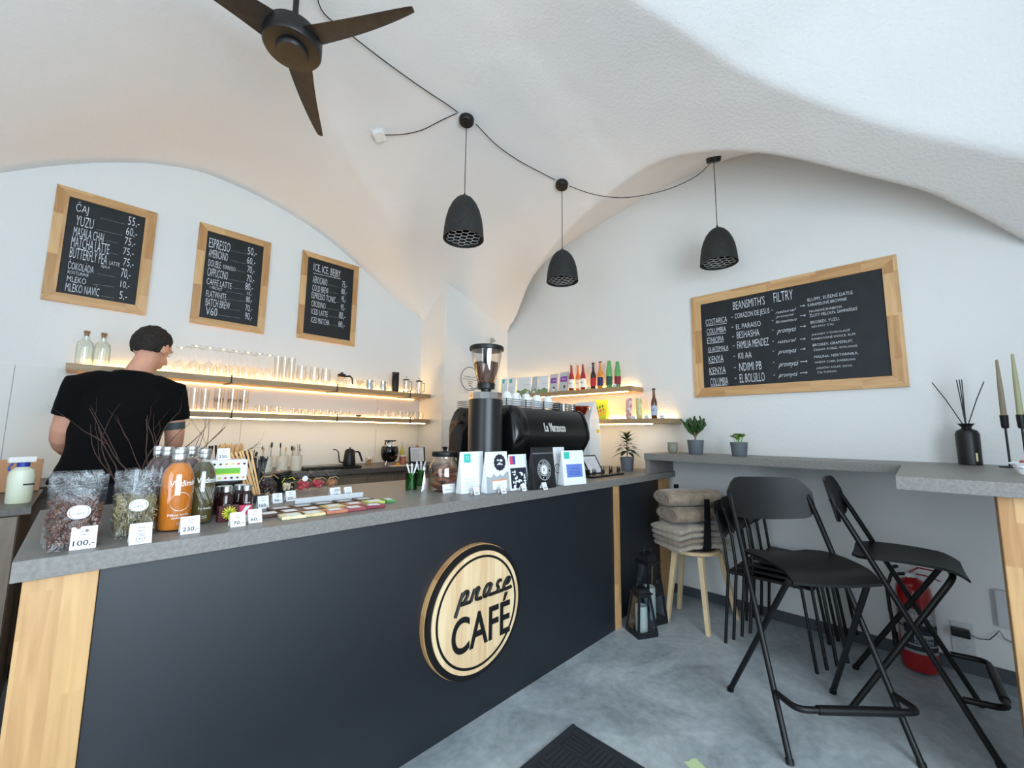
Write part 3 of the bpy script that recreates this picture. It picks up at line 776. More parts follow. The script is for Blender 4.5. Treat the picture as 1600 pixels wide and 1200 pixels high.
# ================================================================== glassware on wall A shelves
def goblet(h=.21, r=.036, foot=.034):             # standing upside down: rim on the shelf, foot up
    q = MB(); q.lathe([(r*.85, 0), (r, h*.16), (r*.98, h*.3), (r*.7, h*.42), (r*.2, h*.48), (.004, h*.52), (.0035, h*.95), (.012, h*.97), (foot, h*.995), (foot, h), (.002, h)], 20); return q
def tumbler(h=.13, r=.034, taper=.9):
    q = MB(); q.lathe([(.001, 0), (r*taper, 0), (r*taper, .001), (r, h), (r-.0025, h), (r*taper-.003, .008), (.001, .008)], 20); return q
M_gl2 = glass('drinking_glass', (255, 253, 250), edge=.8, base=.08)
GL = {}
def glasses(kind, builder, pxs, y, z, lab, grp, name):
    root = builder().build(name, M_gl2)
    for i, px in enumerate(pxs):
        o = root if i == 0 else root.copy()
        if i: COL.objects.link(o)
        o.location = (xat(px, y, z), y, z+.0008)
        tag(o, lab % ORD[i], 'glass', grp)
    return root
glasses('g', lambda: goblet(.215), (302, 324, 345, 365, 384, 402, 418), 3.80, 1.705, 'upturned wine glass on the upper shelf, %s from the barman in the front row', 'upturned wine glasses, front row', 'wine_glass')
glasses('g', lambda: goblet(.215), (294, 313, 335, 356, 375, 394), 3.90, 1.705, 'upturned wine glass on the upper shelf, %s from the barman in the back row', 'upturned wine glasses, back row', 'wine_glass')
glasses('g', lambda: goblet(.19, .04, .03), (279,), 3.82, 1.705, 'wide upturned coupe glass beside the barman, %s on the upper shelf', 'coupe glasses', 'coupe_glass')
glasses('f', lambda: tumbler(.215, .028, .7), (432, 443, 454), 3.82, 1.705, 'tall slim beer glass on the upper shelf, %s of three after the wine glasses', 'tall slim glasses', 'beer_glass')
glasses('t', lambda: tumbler(.17, .028, .8), (284, 301, 318), 3.80, 1.435, 'tall tumbler on the lower shelf, %s to the right of the barman', 'tall tumblers on the lower shelf', 'tumbler')
glasses('t', lambda: tumbler(.105, .034, .85), (340, 361, 379), 3.80, 1.435, 'lower glass of a stacked pair, %s stack from the left on the lower shelf', 'stacked glasses, lower ones', 'tumbler')
def gl_at(z): return z
for i, px in enumerate((340, 361, 379)):
    o = tumbler(.105, .034, .85).build('tumbler', M_gl2); o.location = (xat(px, 3.80, 1.435), 3.80, 1.435+.075)
    tag(o, 'upper glass nested in a stacked pair, %s stack from the left on the lower shelf' % ORD[i], 'glass', 'stacked glasses, upper ones')
glasses('s', lambda: tumbler(.06, .032, .85), (404, 416, 432), 3.80, 1.435, 'squat whisky glass on the lower shelf, %s left of the glass cups', 'squat glasses', 'tumbler')
def gcup():
    q = MB(); q.lathe([(.001, 0), (.014, 0), (.02, .015), (.0225, .05), (.021, .05), (.018, .014), (.001, .006)], 20)
    q.tube([(0, -.02, .042), (0, -.034, .038), (0, -.034, .022), (0, -.02, .014)], .0022, 6); return q
glasses('c', gcup, (458, 468, 478, 489, 500, 511, 521, 532, 543), 3.79, 1.435, 'small clear glass cup on the lower shelf, %s from the left of its row', 'row of small glass cups', 'glass_cup')
glasses('e', lambda: tumbler(.075, .026, .8), (592, 603, 614, 625, 637, 649, 658), 3.80, 1.435, 'short clear glass on the right end of lower shelf, %s in the row', 'short glasses at the pier end', 'tumbler')
def beermug():
    q = MB(); q.lathe([(.001, 0), (.03, 0), (.036, .04), (.04, .09), (.034, .15), (.0315, .15), (.0375, .09), (.0335, .04), (.001, .01)], 20)
    q.tube([(.034, 0, .12), (.07, 0, .115), (.074, 0, .05), (.036, 0, .04)], .004, 8); return q
for i, px in enumerate((470, 490, 508)):
    t = thing('carafe', 'clear glass handled carafe on the upper shelf, %s of three from left' % ORD[i], 'carafe', (xat(px, 3.80, 1.705), 3.80, 1.7055), rad(-75), 'clear handled carafes')
    q = MB(); q.lathe([(.001, 0), (.03, 0), (.037, .04), (.041, .085), (.033, .14), (.036, .155), (.0335, .155), (.0305, .14), (.0385, .085), (.0345, .04), (.001, .008)], 22); q.build('body', M_gl2, t)
    q = MB(); q.tube([(.034, 0, .13), (.06, 0, .135), (.078, 0, .10), (.072, 0, .055), (.04, 0, .035)], .0035, 8); q.build('handle', M_gl2, t)
# coffee server with black lid and handle, dripper, jugs, thermos, presses
x = xat(533, 3.82, 1.705)
t = thing('coffee_server', 'glass coffee server with a black lid and curved black handle', 'coffee pot', (x, 3.82, 1.7055))
q = MB(); q.lathe([(.001, 0), (.04, 0), (.048, .03), (.046, .06), (.026, .095), (.0235, .095), (.043, .06), (.045, .03), (.001, .008)], 24); q.build('jug', M_gl2, t)
q = MB(); q.lathe([(.001, .096), (.036, .096), (.04, .112), (.034, .125), (.001, .128)], 24); q.lathe([(.001, .127), (.012, .127), (.014, .14), (.001, .142)], 14); q.build('lid', M_black, t)
q = MB(); q.tube([(.03, 0, .105), (.075, 0, .115), (.10, 0, .095), (.108, 0, .04)], [.008, .009, .008, .006], 10); q.build('handle', M_black, t)
x = xat(561, 3.86, 1.705)
t = thing('dripper', 'clear cone dripper standing on the upper shelf beside steel jug', 'dripper', (x, 3.86, 1.7055))
q = MB(); q.lathe([(.030, 0), (.032, .004), (.014, .03), (.016, .036), (.055, .09), (.052, .09), (.013, .04), (.010, .03), (.028, .001)], 24, closed=True); q.build('cone', M_gl2, t)
q = MB(); q.tube([(.05, 0, .08), (.075, 0, .075), (.07, 0, .045), (.03, 0, .05)], .003, 6); q.build('handle', M_gl2, t)
M_chrome = mat('chrome', (214, 214, 214), .12, metal=1)
for i, px in enumerate((577, 598)):
    t = thing('milk_jug', 'small steel milk jug on the upper shelf, %s of two' % ORD[i], 'jug', (xat(px, 3.80, 1.705), 3.80, 1.7055), rad(-25), 'steel milk jugs')
    k = (1, .9)[i]
    q = MB(); q.lathe([(.001, 0), (.034*k, 0), (.036*k, .02), (.028*k, .065), (.031*k, .095), (.029*k, .095), (.026*k, .065), (.001, .01)], 24); q.build('body', M_chrome, t)
    q = MB(); q.tube([(.03*k, 0, .085), (.055*k, 0, .08), (.055*k, 0, .03), (.034*k, 0, .02)], .004, 6); q.build('handle', M_chrome, t)
t = thing('thermos', 'tall black insulated flask at the end of the upper shelf', 'flask', (xat(617, 3.80, 1.705), 3.80, 1.7055))
q = MB(); q.lathe([(.001, 0), (.034, 0), (.036, .006), (.036, .165), (.033, .17)], 28); q.build('body', M_blackm, t)
q = MB(); q.lathe([(.033, .17), (.036, .174), (.036, .2), (.001, .203)], 28); q.build('cap', M_black, t)
for i, px in enumerate((634, 654)):
    t = thing('french_press', 'glass coffee press with black lid, %s on the upper shelf by the pier' % ('left one' if i == 0 else 'rightmost one'), 'coffee press', (xat(px, 3.80, 1.705), 3.80, 1.7055), rad(-20), 'glass coffee presses')
    q = MB(); q.lathe([(.001, .012), (.03, .012), (.032, .016), (.032, .13), (.030, .13), (.029, .018)], 24); q.build('beaker', M_gl2, t)
    q = MB(); q.lathe([(.034, .01), (.034, .018), (.0325, .018), (.0325, .01)], 24, closed=True)
    for a in (20, 110, 200, 290): q.tube([(.034*cos(rad(a)), .034*sin(rad(a)), 0), (.034*cos(rad(a)), .034*sin(rad(a)), .13)], .0018, 6)
    q.build('frame', M_chrome, t)
    q = MB(); q.lathe([(.001, .131), (.035, .131), (.035, .14), (.012, .148), (.001, .149)], 24); q.build('lid', M_black, t)
    q = MB(); q.tube([(0, 0, .02), (0, 0, .165)], .0018, 6); q.ball((0, 0, .17), .008); q.lathe([(.001, .03), (.029, .03), (.029, .036), (.001, .036)], 18); q.build('plunger', M_chrome, t)
    q = MB(); q.tube([(.034, 0, .12), (.06, 0, .115), (.06, 0, .03), (.034, 0, .02)], .004, 6); q.build('handle', M_black, t)
M_cork = mat('cork', (150, 108, 78), .9, var=.3, vscale=120)
for i, px in enumerate((131, 158)):
    y = 3.80; x = xat(px, y, 1.75)
    t = thing('corked_bottle', 'clear round-shouldered glass bottle with cork, %s of two behind the barman' % ('left' if i == 0 else 'right'), 'bottle', (x, y, 1.7055), group='clear corked bottles')
    q = MB(); q.lathe([(.001, 0), (.038, 0), (.041, .008), (.041, .115), (.036, .145), (.016, .165), (.014, .195), (.018, .198), (.018, .205), (.0145, .205), (.011, .195), (.012, .165), (.033, .143), (.0385, .115), (.0385, .010), (.001, .008)], 30); q.build('glass_body', glass('bottle_glass', (252, 255, 253), edge=.7, base=.08), t)
    q = MB(); q.lathe([(.001, .188), (.011, .188), (.0115, .206), (.015, .207), (.015, .22), (.001, .221)], 16); q.build('cork', M_cork, t)
q = MB(); q.shell([(.012, 0), (.03, .012), (.032, .03)], .002, 20); o = q.build('coffee_bowl', M_gl2); o.location = (xat(560, 3.80, 1.435), 3.80, 1.4355); tag(o, 'tiny glass bowl holding dark coffee, on the lower shelf', 'bowl')
q = MB(); q.lathe([(.001, .003), (.020, .008), (.027, .018), (.001, .0185)], 18); o2 = q.build('coffee', mat('coffee', (40, 22, 12), .2), o)

# ================================================================== things on the back worktop (z .985)
BZ = .985
M_cream = mat('cream_ceramic', (228, 214, 190), .4)
UT = [mat('utensil_black', (30, 28, 28), .4), mat('utensil_wood', (206, 168, 118), .6), M_steel, mat('utensil_white', (235, 232, 225), .4)]
def box_cup(px, y, lab):
    x = xat(px, y, 1.05)
    t = thing('utensil_pot', lab, 'pot', (x, y, BZ+.0005), group='cream utensil pots')
    q = MB(); q.lathe([(.001, 0), (.036, 0), (.040, .004), (.042, .12), (.0385, .12), (.0365, .008), (.001, .006)], 28); q.build('pot_body', M_cream, t)
    return x, y
pots = [box_cup(px, 3.55, 'cream ceramic utensil pot on the back worktop, %s from the left' % ORD[i]) for i, px in enumerate((394, 416, 441, 463))]
ucount = 0
for i, (x, y) in enumerate(pots):
    for k in range((6, 5, 2, 7)[i]):
        a = 2*pi*k/(6, 5, 2, 7)[i]+i; ln = random.uniform(.17, .215); ti = random.uniform(.05, .30) if i else random.uniform(.02, .12)
        ln = ln-.04 if i == 0 else ln
        M = Tr(x+.022*cos(a), y+.022*sin(a), BZ+.012) @ Rz(a) @ Ry(ti*.4)
        kind = k % 4 if i else 0
        q = MB(); q.tube([(0, 0, 0), (0, 0, ln*.8)], .0022, 6); q.ball((0, 0, ln*.9), (.008, .003, ln*.11), 8, 6)
        o = q.build('utensil', UT[kind]); o.matrix_world = M
        tag(o, '%s utensil standing in the %s cream pot, %s around its rim' % (('black', 'wooden', 'steel', 'white')[kind], ORD[i], ORD[k]), 'utensil', 'utensils in the cream pots')
def slab(name, lab, cat, px, py, w, d, h, m, rz=0, z=BZ):
    x, y = seg(px, py, z)
    q = MB(); q.box(-w/2, w/2, -d/2, d/2, 0, h); o = q.build(name, m, smooth=False, bevel=min(.003, h*.3)); o.location = (x, y, z+.0005); o.rotation_euler = (0, 0, rz)
    return tag(o, lab, cat)
Yb = 3.58
def on_back(px, z=BZ, y=Yb): return xat(px, y, z), y
def scale_(px, wpx, y, lab):
    x = xat(px, y, BZ); w_ = .16 if wpx > 28 else .13
    t = thing('coffee_scale', lab, 'scale', (x, y, BZ+.0005), group='flat black coffee scales')
    q = MB(); q.box(-w_/2, w_/2, -.065, .065, 0, .022); q.build('body', M_black, t, smooth=False, bevel=.004)
    q = MB(); q.box(-w_/2+.012, w_/2-.012, -.03, .06, .0225, .0265); q.build('weighing_plate', M_gloss, t, smooth=False, bevel=.001)
    return x, y
scale_(485, 25, 3.53, 'small flat black coffee scale, leftmost on the back worktop')
scale_(515, 31, 3.53, 'flat black coffee scale between leftmost scale and the kettle')
kx, ky = scale_(546, 34, 3.53, 'flat black coffee scale under the gooseneck kettle')
t = thing('gooseneck_kettle', 'matt black gooseneck kettle standing on a scale', 'kettle', (kx-.005, ky, BZ+.0275))
q = MB(); q.lathe([(.001, 0), (.052, 0), (.053, .006), (.040, .122), (.036, .128), (.001, .13)], 32); q.build('body', M_blackm, t)
q = MB(); q.tube([(-.048, 0, .02), (-.085, 0, .03), (-.092, 0, .07), (-.10, 0, .115), (-.125, 0, .135), (-.145, 0, .132)], [.008, .006, .005, .0045, .004, .004], 10); q.build('spout', M_blackm, t)
q = MB(); q.tube([(.036, 0, .108), (.072, 0, .112), (.088, 0, .10), (.118, 0, .025)], [.006, .007, .009, .008], 10); q.build('handle', M_blackm, t)
q = MB(); q.lathe([(.001, .128), (.03, .129), (.028, .135), (.006, .137), (.008, .148), (.001, .15)], 20); q.build('lid', M_blackm, t)
x, y = on_back(576, y=3.62)
q = MB(); q.shell([(.03, 0), (.035, .075)], .002, 24); o = q.build('jar_of_nuts', M_gl2); o.location = (x, y, BZ+.0005); tag(o, 'small glass tub of nuts between kettle and round black machine', 'tub')
q = MB()
for k in range(40):
    a = random.uniform(0, 6.28); r = random.uniform(0, .024); q.ball((r*cos(a), r*sin(a), .008+random.uniform(0, .05)), (.007, .005, .005), 6, 4)
tag(q.build('nuts', mat('nuts', (176, 124, 80), .7), o), kind='stuff')
x, y = on_back(608, y=3.62)
t = thing('coffee_roaster', 'round glossy black coffee maker on splayed silver legs', 'coffee maker', (x, y, BZ+.0005))
q = MB(); q.lathe([(.001, .028), (.04, .030), (.066, .055), (.080, .10), (.082, .135), (.076, .168), (.070, .178), (.001, .178)], 40); q.build('body', M_gloss, t)
q = MB(); q.lathe([(.045, .178), (.045, .183), (.026, .222), (.001, .222)], 28); q.build('chrome_dome', M_chrome, t)
q = MB(); q.box(-.045, .05, -.028, .028, .223, .234); q.tube([(-.04, 0, .228), (-.05, 0, .205), (-.052, 0, .185)], .006, 8); q.build('lid', M_black, t, bevel=.002)
for a in (210, 330, 90):
    q = MB(); q.tube([(.045*cos(rad(a)), .045*sin(rad(a)), .045), (.068*cos(rad(a)), .068*sin(rad(a)), .0)], [.008, .006], 10); q.build('leg', M_chrome, t)
q = MB(); q.tube([(-.01+.022*cos(rad(a)), -.0, .11+.014*sin(rad(a))) for a in range(200, 341, 20)], .002, 6, M=Tr(.035, -.0775, 0)); q.build('logo_mark', M_chrome, t)
x, y = on_back(627, y=3.66)
t = thing('oil_bottle', 'slim clear bottle of yellow oil behind the red paper cup', 'bottle', (x, y, BZ+.0005))
q = MB(); q.lathe([(.001, 0), (.022, 0), (.024, .004), (.024, .12), (.010, .15), (.009, .20), (.001, .2)], 22); q.build('body', mat('yellow_oil', (206, 190, 60), .15, coat=.6), t)
q = MB(); q.lathe([(.010, .18), (.011, .181), (.011, .212), (.001, .213)], 16); q.build('stopper', mat('pale_cap', (210, 205, 180), .5), t)
x, y = on_back(629, y=3.55)
t = thing('paper_cup', 'red patterned paper cup beside the menu stand', 'cup', (x, y, BZ+.0005))
q = MB(); q.shell([(.024, 0), (.032, .085)], .0015, 24); q.build('cup_wall', mat('red_cup', (176, 52, 48), .6, rgb2=(206, 150, 120), vscale=60), t)
q = MB(); q.lathe([(.0325, .082), (.035, .084), (.035, .089), (.0325, .089)], 24, closed=True); q.build('lid_rim', M_white, t)
x, y = on_back(652, y=3.60)
t = thing('note_stand', 'black desk stand holding a printed white sheet by the pier', 'stand', (x, y, BZ+.0005), rad(-12))
q = MB(); q.box(-.085, .085, -.05, .05, 0, .012); q.build('base', M_black, t, smooth=False, bevel=.002)
q = MB(); q.box(-.085, .085, -.003, .003, 0, .155, M=Tr(0, 0, .0125) @ Rx(rad(-12))); q.build('backboard', M_black, t, smooth=False, bevel=.002)
q = MB(); q.box(-.068, .068, -.0045, -.0035, .012, .15, M=Tr(0, 0, .0125) @ Rx(rad(-12))); q.build('sheet', M_white, t, smooth=False)
q = MB()
for k in range(11): quad(q, -.055, random.uniform(.0, .055), .132-k*.0105, .1335-k*.0105, Tr(0, 0, .0125) @ Rx(rad(-12)) @ Tr(0, -.0048, 0) @ FACE_Y)
q.build('print', M_ink, t, smooth=False, recalc=False)
x, y = on_back(640, y=3.72)
for i, (dx, c, lab) in enumerate(((0, (232, 222, 205), 'cream leaning booklet'), (.045, (206, 130, 70), 'small orange-brown booklet'))):
    q = MB(); q.box(-.045, .045, -.004, .004, 0, .185-.01*i); o = q.build('booklet', mat('booklet%d' % i, c, .7), smooth=False, bevel=.001); o.location = (x+.02+dx, y+.01*i, BZ+.0008); o.rotation_euler = (rad(-4), 0, rad(-6))
    tag(o, lab+' standing behind the printed sheet by the pier', 'booklet')
x, y = seg(592, 724, BZ)
q = MB(); q.box(-.10, .10, -.045, .045, 0, .006); o = q.build('cutting_board', mat('pale_board', (238, 226, 200), .6), smooth=False, bevel=.002); o.location = (x, 3.47, BZ+.0005); tag(o, 'pale cutting board at the front edge of the back worktop', 'board')
q = MB(); q.ball((0, 0, .010), (.02, .018, .014), 14, 8); o = q.build('orange_half', mat('orange_peel', (242, 150, 30), .5, bump=.3, bscale=300)); o.location = (x-.03, 3.47, BZ+.006); tag(o, 'orange fruit half lying on the pale cutting board', 'fruit')
x, y = on_back(640, y=3.46)
q = MB(); q.box(-.035, .035, -.02, .02, 0, .006); o = q.build('black_tray', M_black, smooth=False, bevel=.002); o.location = (x-.05, y, BZ+.0005); tag(o, 'small flat black tamper mat beside the cutting board', 'mat')
# items hidden partly behind the branches: black handled tools in jars near the barman
for i, (px, top, m_) in enumerate(((324, 0, 0), (340, 0, 0))):
    x = xat(px, 3.5, 1.05)
    t = thing('tool_jar', 'clear jar of dark utensils, %s of two behind the juice bottles' % ORD[i], 'jar', (x+.012*(2*i-1), 3.5+.02*i, BZ+.0005), group='clear tool jars')
    q = MB(); q.shell([(.028, 0), (.03, .12)], .002, 24); q.build('jar_body', M_gl2, t)
    for k in range((5, 3)[i]):
        a = random.uniform(0, 6.28)
        q = MB(); q.tube([(.012*cos(a), .012*sin(a), .01), (.03*cos(a), .03*sin(a), .19+random.uniform(-.01, .02))], [.004, .007], 8); q.build('tool', UT[0], t)
x = xat(301, 3.45, 1.05)
t = thing('glass_bottle', 'empty clear swing-top bottle on back worktop, right of the barman', 'bottle', (x, 3.45, BZ+.0005))
q = MB(); q.lathe([(.001, 0), (.036, 0), (.038, .005), (.038, .12), (.016, .16), (.014, .2), (.018, .205), (.015, .206), (.012, .2), (.013, .16), (.035, .12), (.035, .008), (.001, .006)], 26); q.build('body', glass('bottle_glass'), t)

# spray bottle at the far left
x, y = seg(28, 786, BZ)
t = thing('spray_bottle', 'translucent spray bottle with blue collar at the far left', 'spray bottle', (x, y, BZ+.0005), rad(20))
q = MB(); q.lathe([(.001, 0), (.036, 0), (.038, .004), (.040, .11), (.036, .135), (.018, .150), (.001, .150)], 26); q.build('body', mat('milky_plastic', (212, 216, 176), .35, rgb2=(222, 226, 214), vscale=3), t)
q = MB(); q.lathe([(.018, .150), (.019, .151), (.019, .168), (.001, .168)], 20); q.build('collar', mat('blue_plastic', (36, 52, 150), .4), t)
q = MB(); q.box(-.045, .035, -.012, .012, .168, .192); q.build('spray_head', mat('white_plastic'), t, smooth=False, bevel=.004)
q = MB(); q.tube([(-.03, 0, .168), (-.04, 0, .15), (-.038, 0, .135)], .004, 8); q.build('trigger', mat('blue_plastic'), t)
q = MB(); q.box(-.005, .028, -.0015, 0, .075, .081, M=Tr(0, -.0385, 0)); q.build('label_bar', M_black, t, smooth=False)
x, y = on_y(28, 770, 3.16).x, 3.16
q = MB(); q.box(-.11, .11, -.008, .008, 0, .16); o = q.build('wooden_board', mat('tan_board', (190, 140, 100), .7), smooth=False, bevel=.002); o.location = (-.24, 3.20, BZ+.001); o.rotation_euler = (rad(-14), 0, 0); tag(o, 'tan board leaning behind the spray bottle', 'board')

# ================================================================== BARMAN
M_skin = mat('skin', (205, 150, 125), .55, var=.1, vscale=12)
M_shirt = mat('black_cotton', (7, 7, 9), .95, spec=.2, bump=.3, bscale=30, bdist=.004)
M_trouser = mat('dark_trousers', (22, 23, 28), .9)
M_hair = mat('dark_brown_hair', (36, 27, 22), .75, var=.4, vscale=40, bump=1.0, bscale=160, bdist=.004)
PY0 = 3.02; PX = .13
man = thing('person', 'person in a black T-shirt seen from behind, leaning over back counter', 'person', (PX, PY0, 0))
def V(x, y, z): return Vector((x-PX, y-PY0, z))
def ell_ring(c, rx, ry, n=20, tilt=0, roll=0):
    M = Ry(roll) @ Rx(tilt)
    return [Vector(c)+(M @ Vector((rx*cos(2*pi*i/n)*(1 if abs(cos(2*pi*i/n)) < .9 else 1), ry*sin(2*pi*i/n), 0))) for i in range(n)]
def limb(q, pts, rs, n=14):
    P = []; Rr = []
    for i in range(len(pts)-1):
        for k in range(5):
            t = k/5; P.append(Vector(pts[i]).lerp(Vector(pts[i+1]), t)); Rr.append(rs[i]+(rs[i+1]-rs[i])*t)
    P.append(Vector(pts[-1])); Rr.append(rs[-1])
    for _ in range(2): P = [P[0]]+[(P[i-1]+2*P[i]+P[i+1])/4 for i in range(1, len(P)-1)]+[P[-1]]
    q.tube(P, Rr, n)
    q.ball(P[0], Rr[0], 12, 8); q.ball(P[-1], Rr[-1], 12, 8)
Lsh, Lel, Lwr = V(-.035, 3.03, 1.50), V(-.085, 3.04, 1.235), V(-.01, 3.32, 1.135)
Rsh, Rel, Rwr = V(.335, 3.05, 1.50), V(.375, 3.06, 1.215), V(.352, 3.36, 1.10)
HC = V(.235, 3.14, 1.765)                        # head centre
Fd = Vector((.62, .60, -.42)).normalized()      # where the face points
Ru = Vector((0, 0, 1)); Sd = Fd.cross(Ru).normalized(); Ud = Sd.cross(Fd).normalized()
HM = Matrix((Sd, Fd, Ud)).transposed().to_4x4(); HM.translation = HC     # local: x right, y forward, z up
q = MB()
# pelvis, torso (lean forward and to the right)
tor = [((.10, 3.0, .92), .155, .11), ((.10, 3.0, 1.02), .16, .115), ((.105, 3.0, 1.12), .145, .105), ((.12, 3.01, 1.25), .155, .115), ((.14, 3.03, 1.38), .175, .12), ((.15, 3.05, 1.48), .185, .11), ((.155, 3.07, 1.545), .13, .085), ((.165, 3.08, 1.59), .07, .06)]
q.loft([ell_ring(V(*c), a, b_) for c, a, b_ in tor])
limb(q, [V(.16, 3.08, 1.56), V(.20, 3.10, 1.66), V(.225, 3.125, 1.72)], [.062, .056, .058])
limb(q, [V(.15, 3.06, 1.50), Lsh], [.08, .062]); limb(q, [V(.15, 3.06, 1.50), Rsh], [.08, .062])
limb(q, [Lsh, Lel, Lwr], [.056, .043, .027]); limb(q, [Rsh, Rel, Rwr], [.056, .044, .027])
for wr, sgn, aim in ((Lwr, -1, Vector((.25, .95, -.25))), (Rwr, 1, Vector((-.1, .95, -.35)))):
    aim.normalize(); sd = aim.cross(Vector((0, 0, 1))).normalized(); dn = sd.cross(aim)
    q.ball(wr, .027, 10, 8); c = wr+aim*.055
    q.loft([[wr+aim*(.01+.085*t)+sd*(.026+.016*sin(pi*t*.7))*cos(2*pi*i/12)+dn*.014*sin(2*pi*i/12) for i in range(12)] for t in (0, .3, .6, .85, 1)])
    for k, (ln, of) in enumerate(((.062, -.030), (.074, -.011), (.070, .009), (.056, .028))):
        b0 = wr+aim*.088+sd*of*1.0; down = -dn
        q.tube([b0, b0+aim*ln*.45-dn*.006, b0+aim*ln*.75-dn*.020, b0+aim*ln*.9-dn*.038], [.0088, .0082, .0076, .006], 8)
    b0 = wr+aim*.03-sd*.026*sgn
    q.tube([b0, b0+aim*.03-sd*.018*sgn-dn*.01, b0+aim*.058-sd*.020*sgn-dn*.022], [.0115, .010, .007], 8)
# head with jaw, nose, brows, lips, ears
q.ball((0, -.012, .015), (.077, .098, .105), 24, 16, M=HM)
q.ball((0, .03, -.045), (.058, .066, .070), 20, 12, M=HM)
q.ball((0, .062, -.095), (.026, .022, .020), 12, 8, M=HM)
q.tube([(0, .090, .012), (0, .112, -.018), (0, .118, -.036)], [.009, .013, .016], 10, M=HM); q.ball((0, .104, -.038), (.019, .013, .010), 10, 8, M=HM)
q.ball((0, .094, -.066), (.023, .010, .006), 10, 6, M=HM); q.ball((0, .092, -.077), (.020, .010, .006), 10, 6, M=HM)
q.tube([(-.05, .072, .03), (-.02, .09, .034), (.02, .09, .034), (.05, .072, .03)], .009, 8, M=HM)
for s_ in (-1, 1):
    q.lathe([(.012, -.006), (.024, -.004), (.027, .004), (.022, .008), (.014, .003)], 16, M=HM @ Tr(s_*.079, -.008, -.008) @ Rz(rad(-18*s_)) @ Ry(rad(90*s_)) @ Matrix.Diagonal((1.35, .8, 1, 1)), closed=True)
    q.ball((s_*.078, -.006, -.01), (.012, .018, .026), 10, 8, M=HM)
# legs and feet
for s_, fx in ((-1, 0), (1, .05)):
    limb(q, [V(.10+.085*s_, 3.0, .93), V(.10+.10*s_, 3.02, .50), V(.10+.10*s_, 2.99, .09)], [.095, .062, .045])
    limb(q, [V(.10+.10*s_, 2.98, .05), V(.10+.115*s_, 3.16, .035)], [.042, .034])
body = q.build('body', M_skin, man, recalc=False)
md = body.modifiers.new('remesh', 'REMESH'); md.mode = 'VOXEL'; md.voxel_size = .0065; md.use_smooth_shade = True
md = body.modifiers.new('smooth', 'SMOOTH'); md.iterations = 3; md.factor = .5
# eyes
for s_ in (-1, 1):
    q = MB(); q.ball((s_*.031, .082, .012), .0125, 12, 8, 0, HM); q.ball((s_*.031, .0925, .012), (.005, .003, .005), 8, 6, 1, HM); q.build('eye', [mat('eye_white', (235, 232, 228), .2), mat('iris', (60, 45, 35), .3)], man)
# tattoo band round the right upper arm
dirA = (Rel-Rsh).normalized()
q = MB()
for ra in (.62,):
    c0_ = Rsh+(Rel-Rsh)*.56; c1_ = Rsh+(Rel-Rsh)*.70
    q.tube([c0_, c1_], [.0515, .0495], 24)
q.build('tattoo_band', mat('tattoo_ink', (66, 76, 78), .6), man)
# T-shirt
q = MB()
tor2 = [((.09, 2.99, 1.035), .20, .15), ((.095, 2.99, 1.06), .195, .145), ((.105, 2.99, 1.13), .178, .14), ((.12, 3.0, 1.25), .178, .14), ((.14, 3.02, 1.38), .195, .142), ((.15, 3.045, 1.48), .205, .13), ((.155, 3.065, 1.548), .155, .105), ((.16, 3.075, 1.60), .088, .078), ((.163, 3.08, 1.612), .078, .07)]
q.loft([ell_ring(V(*c), a, b_, 28) for c, a, b_ in tor2])
q.tube([V(.15, 3.05, 1.51), V(.03, 3.04, 1.52), Lsh+Vector((0, 0, .005)), Lsh.lerp(Lel, .30), Lsh.lerp(Lel, .56)+Vector((-.004, 0, 0))], [.09, .082, .078, .07, .066], 18)
q.tube([V(.15, 3.05, 1.51), V(.27, 3.05, 1.52), Rsh+Vector((0, 0, .005)), Rsh.lerp(Rel, .30), Rsh.lerp(Rel, .52)+Vector((.004, 0, 0))], [.09, .082, .078, .074, .070], 18)
sh = q.build('t_shirt', M_shirt, man, recalc=False)
md = sh.modifiers.new('remesh', 'REMESH'); md.mode = 'VOXEL'; md.voxel_size = .009; md.use_smooth_shade = True
md = sh.modifiers.new('smooth', 'SMOOTH'); md.iterations = 6; md.factor = .5
tx = bpy.data.textures.new('cloth_folds', 'CLOUDS'); tx.noise_scale = .16
md = sh.modifiers.new('folds', 'DISPLACE'); md.texture = tx; md.strength = .02; md.mid_level = .5
# trousers
q = MB()
q.loft([ell_ring(V(.10, 3.0, z), a, b_, 24) for z, a, b_ in ((.82, .175, .125), (.95, .172, .125), (1.045, .165, .12))])
for s_ in (-1, 1): q.tube([V(.10+.08*s_, 3.0, .93), V(.10+.10*s_, 3.02, .50), V(.10+.10*s_, 2.99, .06)], [.105, .08, .07], 16)
tr = q.build('trousers', M_trouser, man, recalc=False)
md = tr.modifiers.new('remesh', 'REMESH'); md.mode = 'VOXEL'; md.voxel_size = .012; md.use_smooth_shade = True
for s_ in (-1, 1):
    q = MB(); q.ball(V(.10+.112*s_, 3.09, .045), (.052, .135, .045), 16, 10); q.build('shoe', M_black, man)
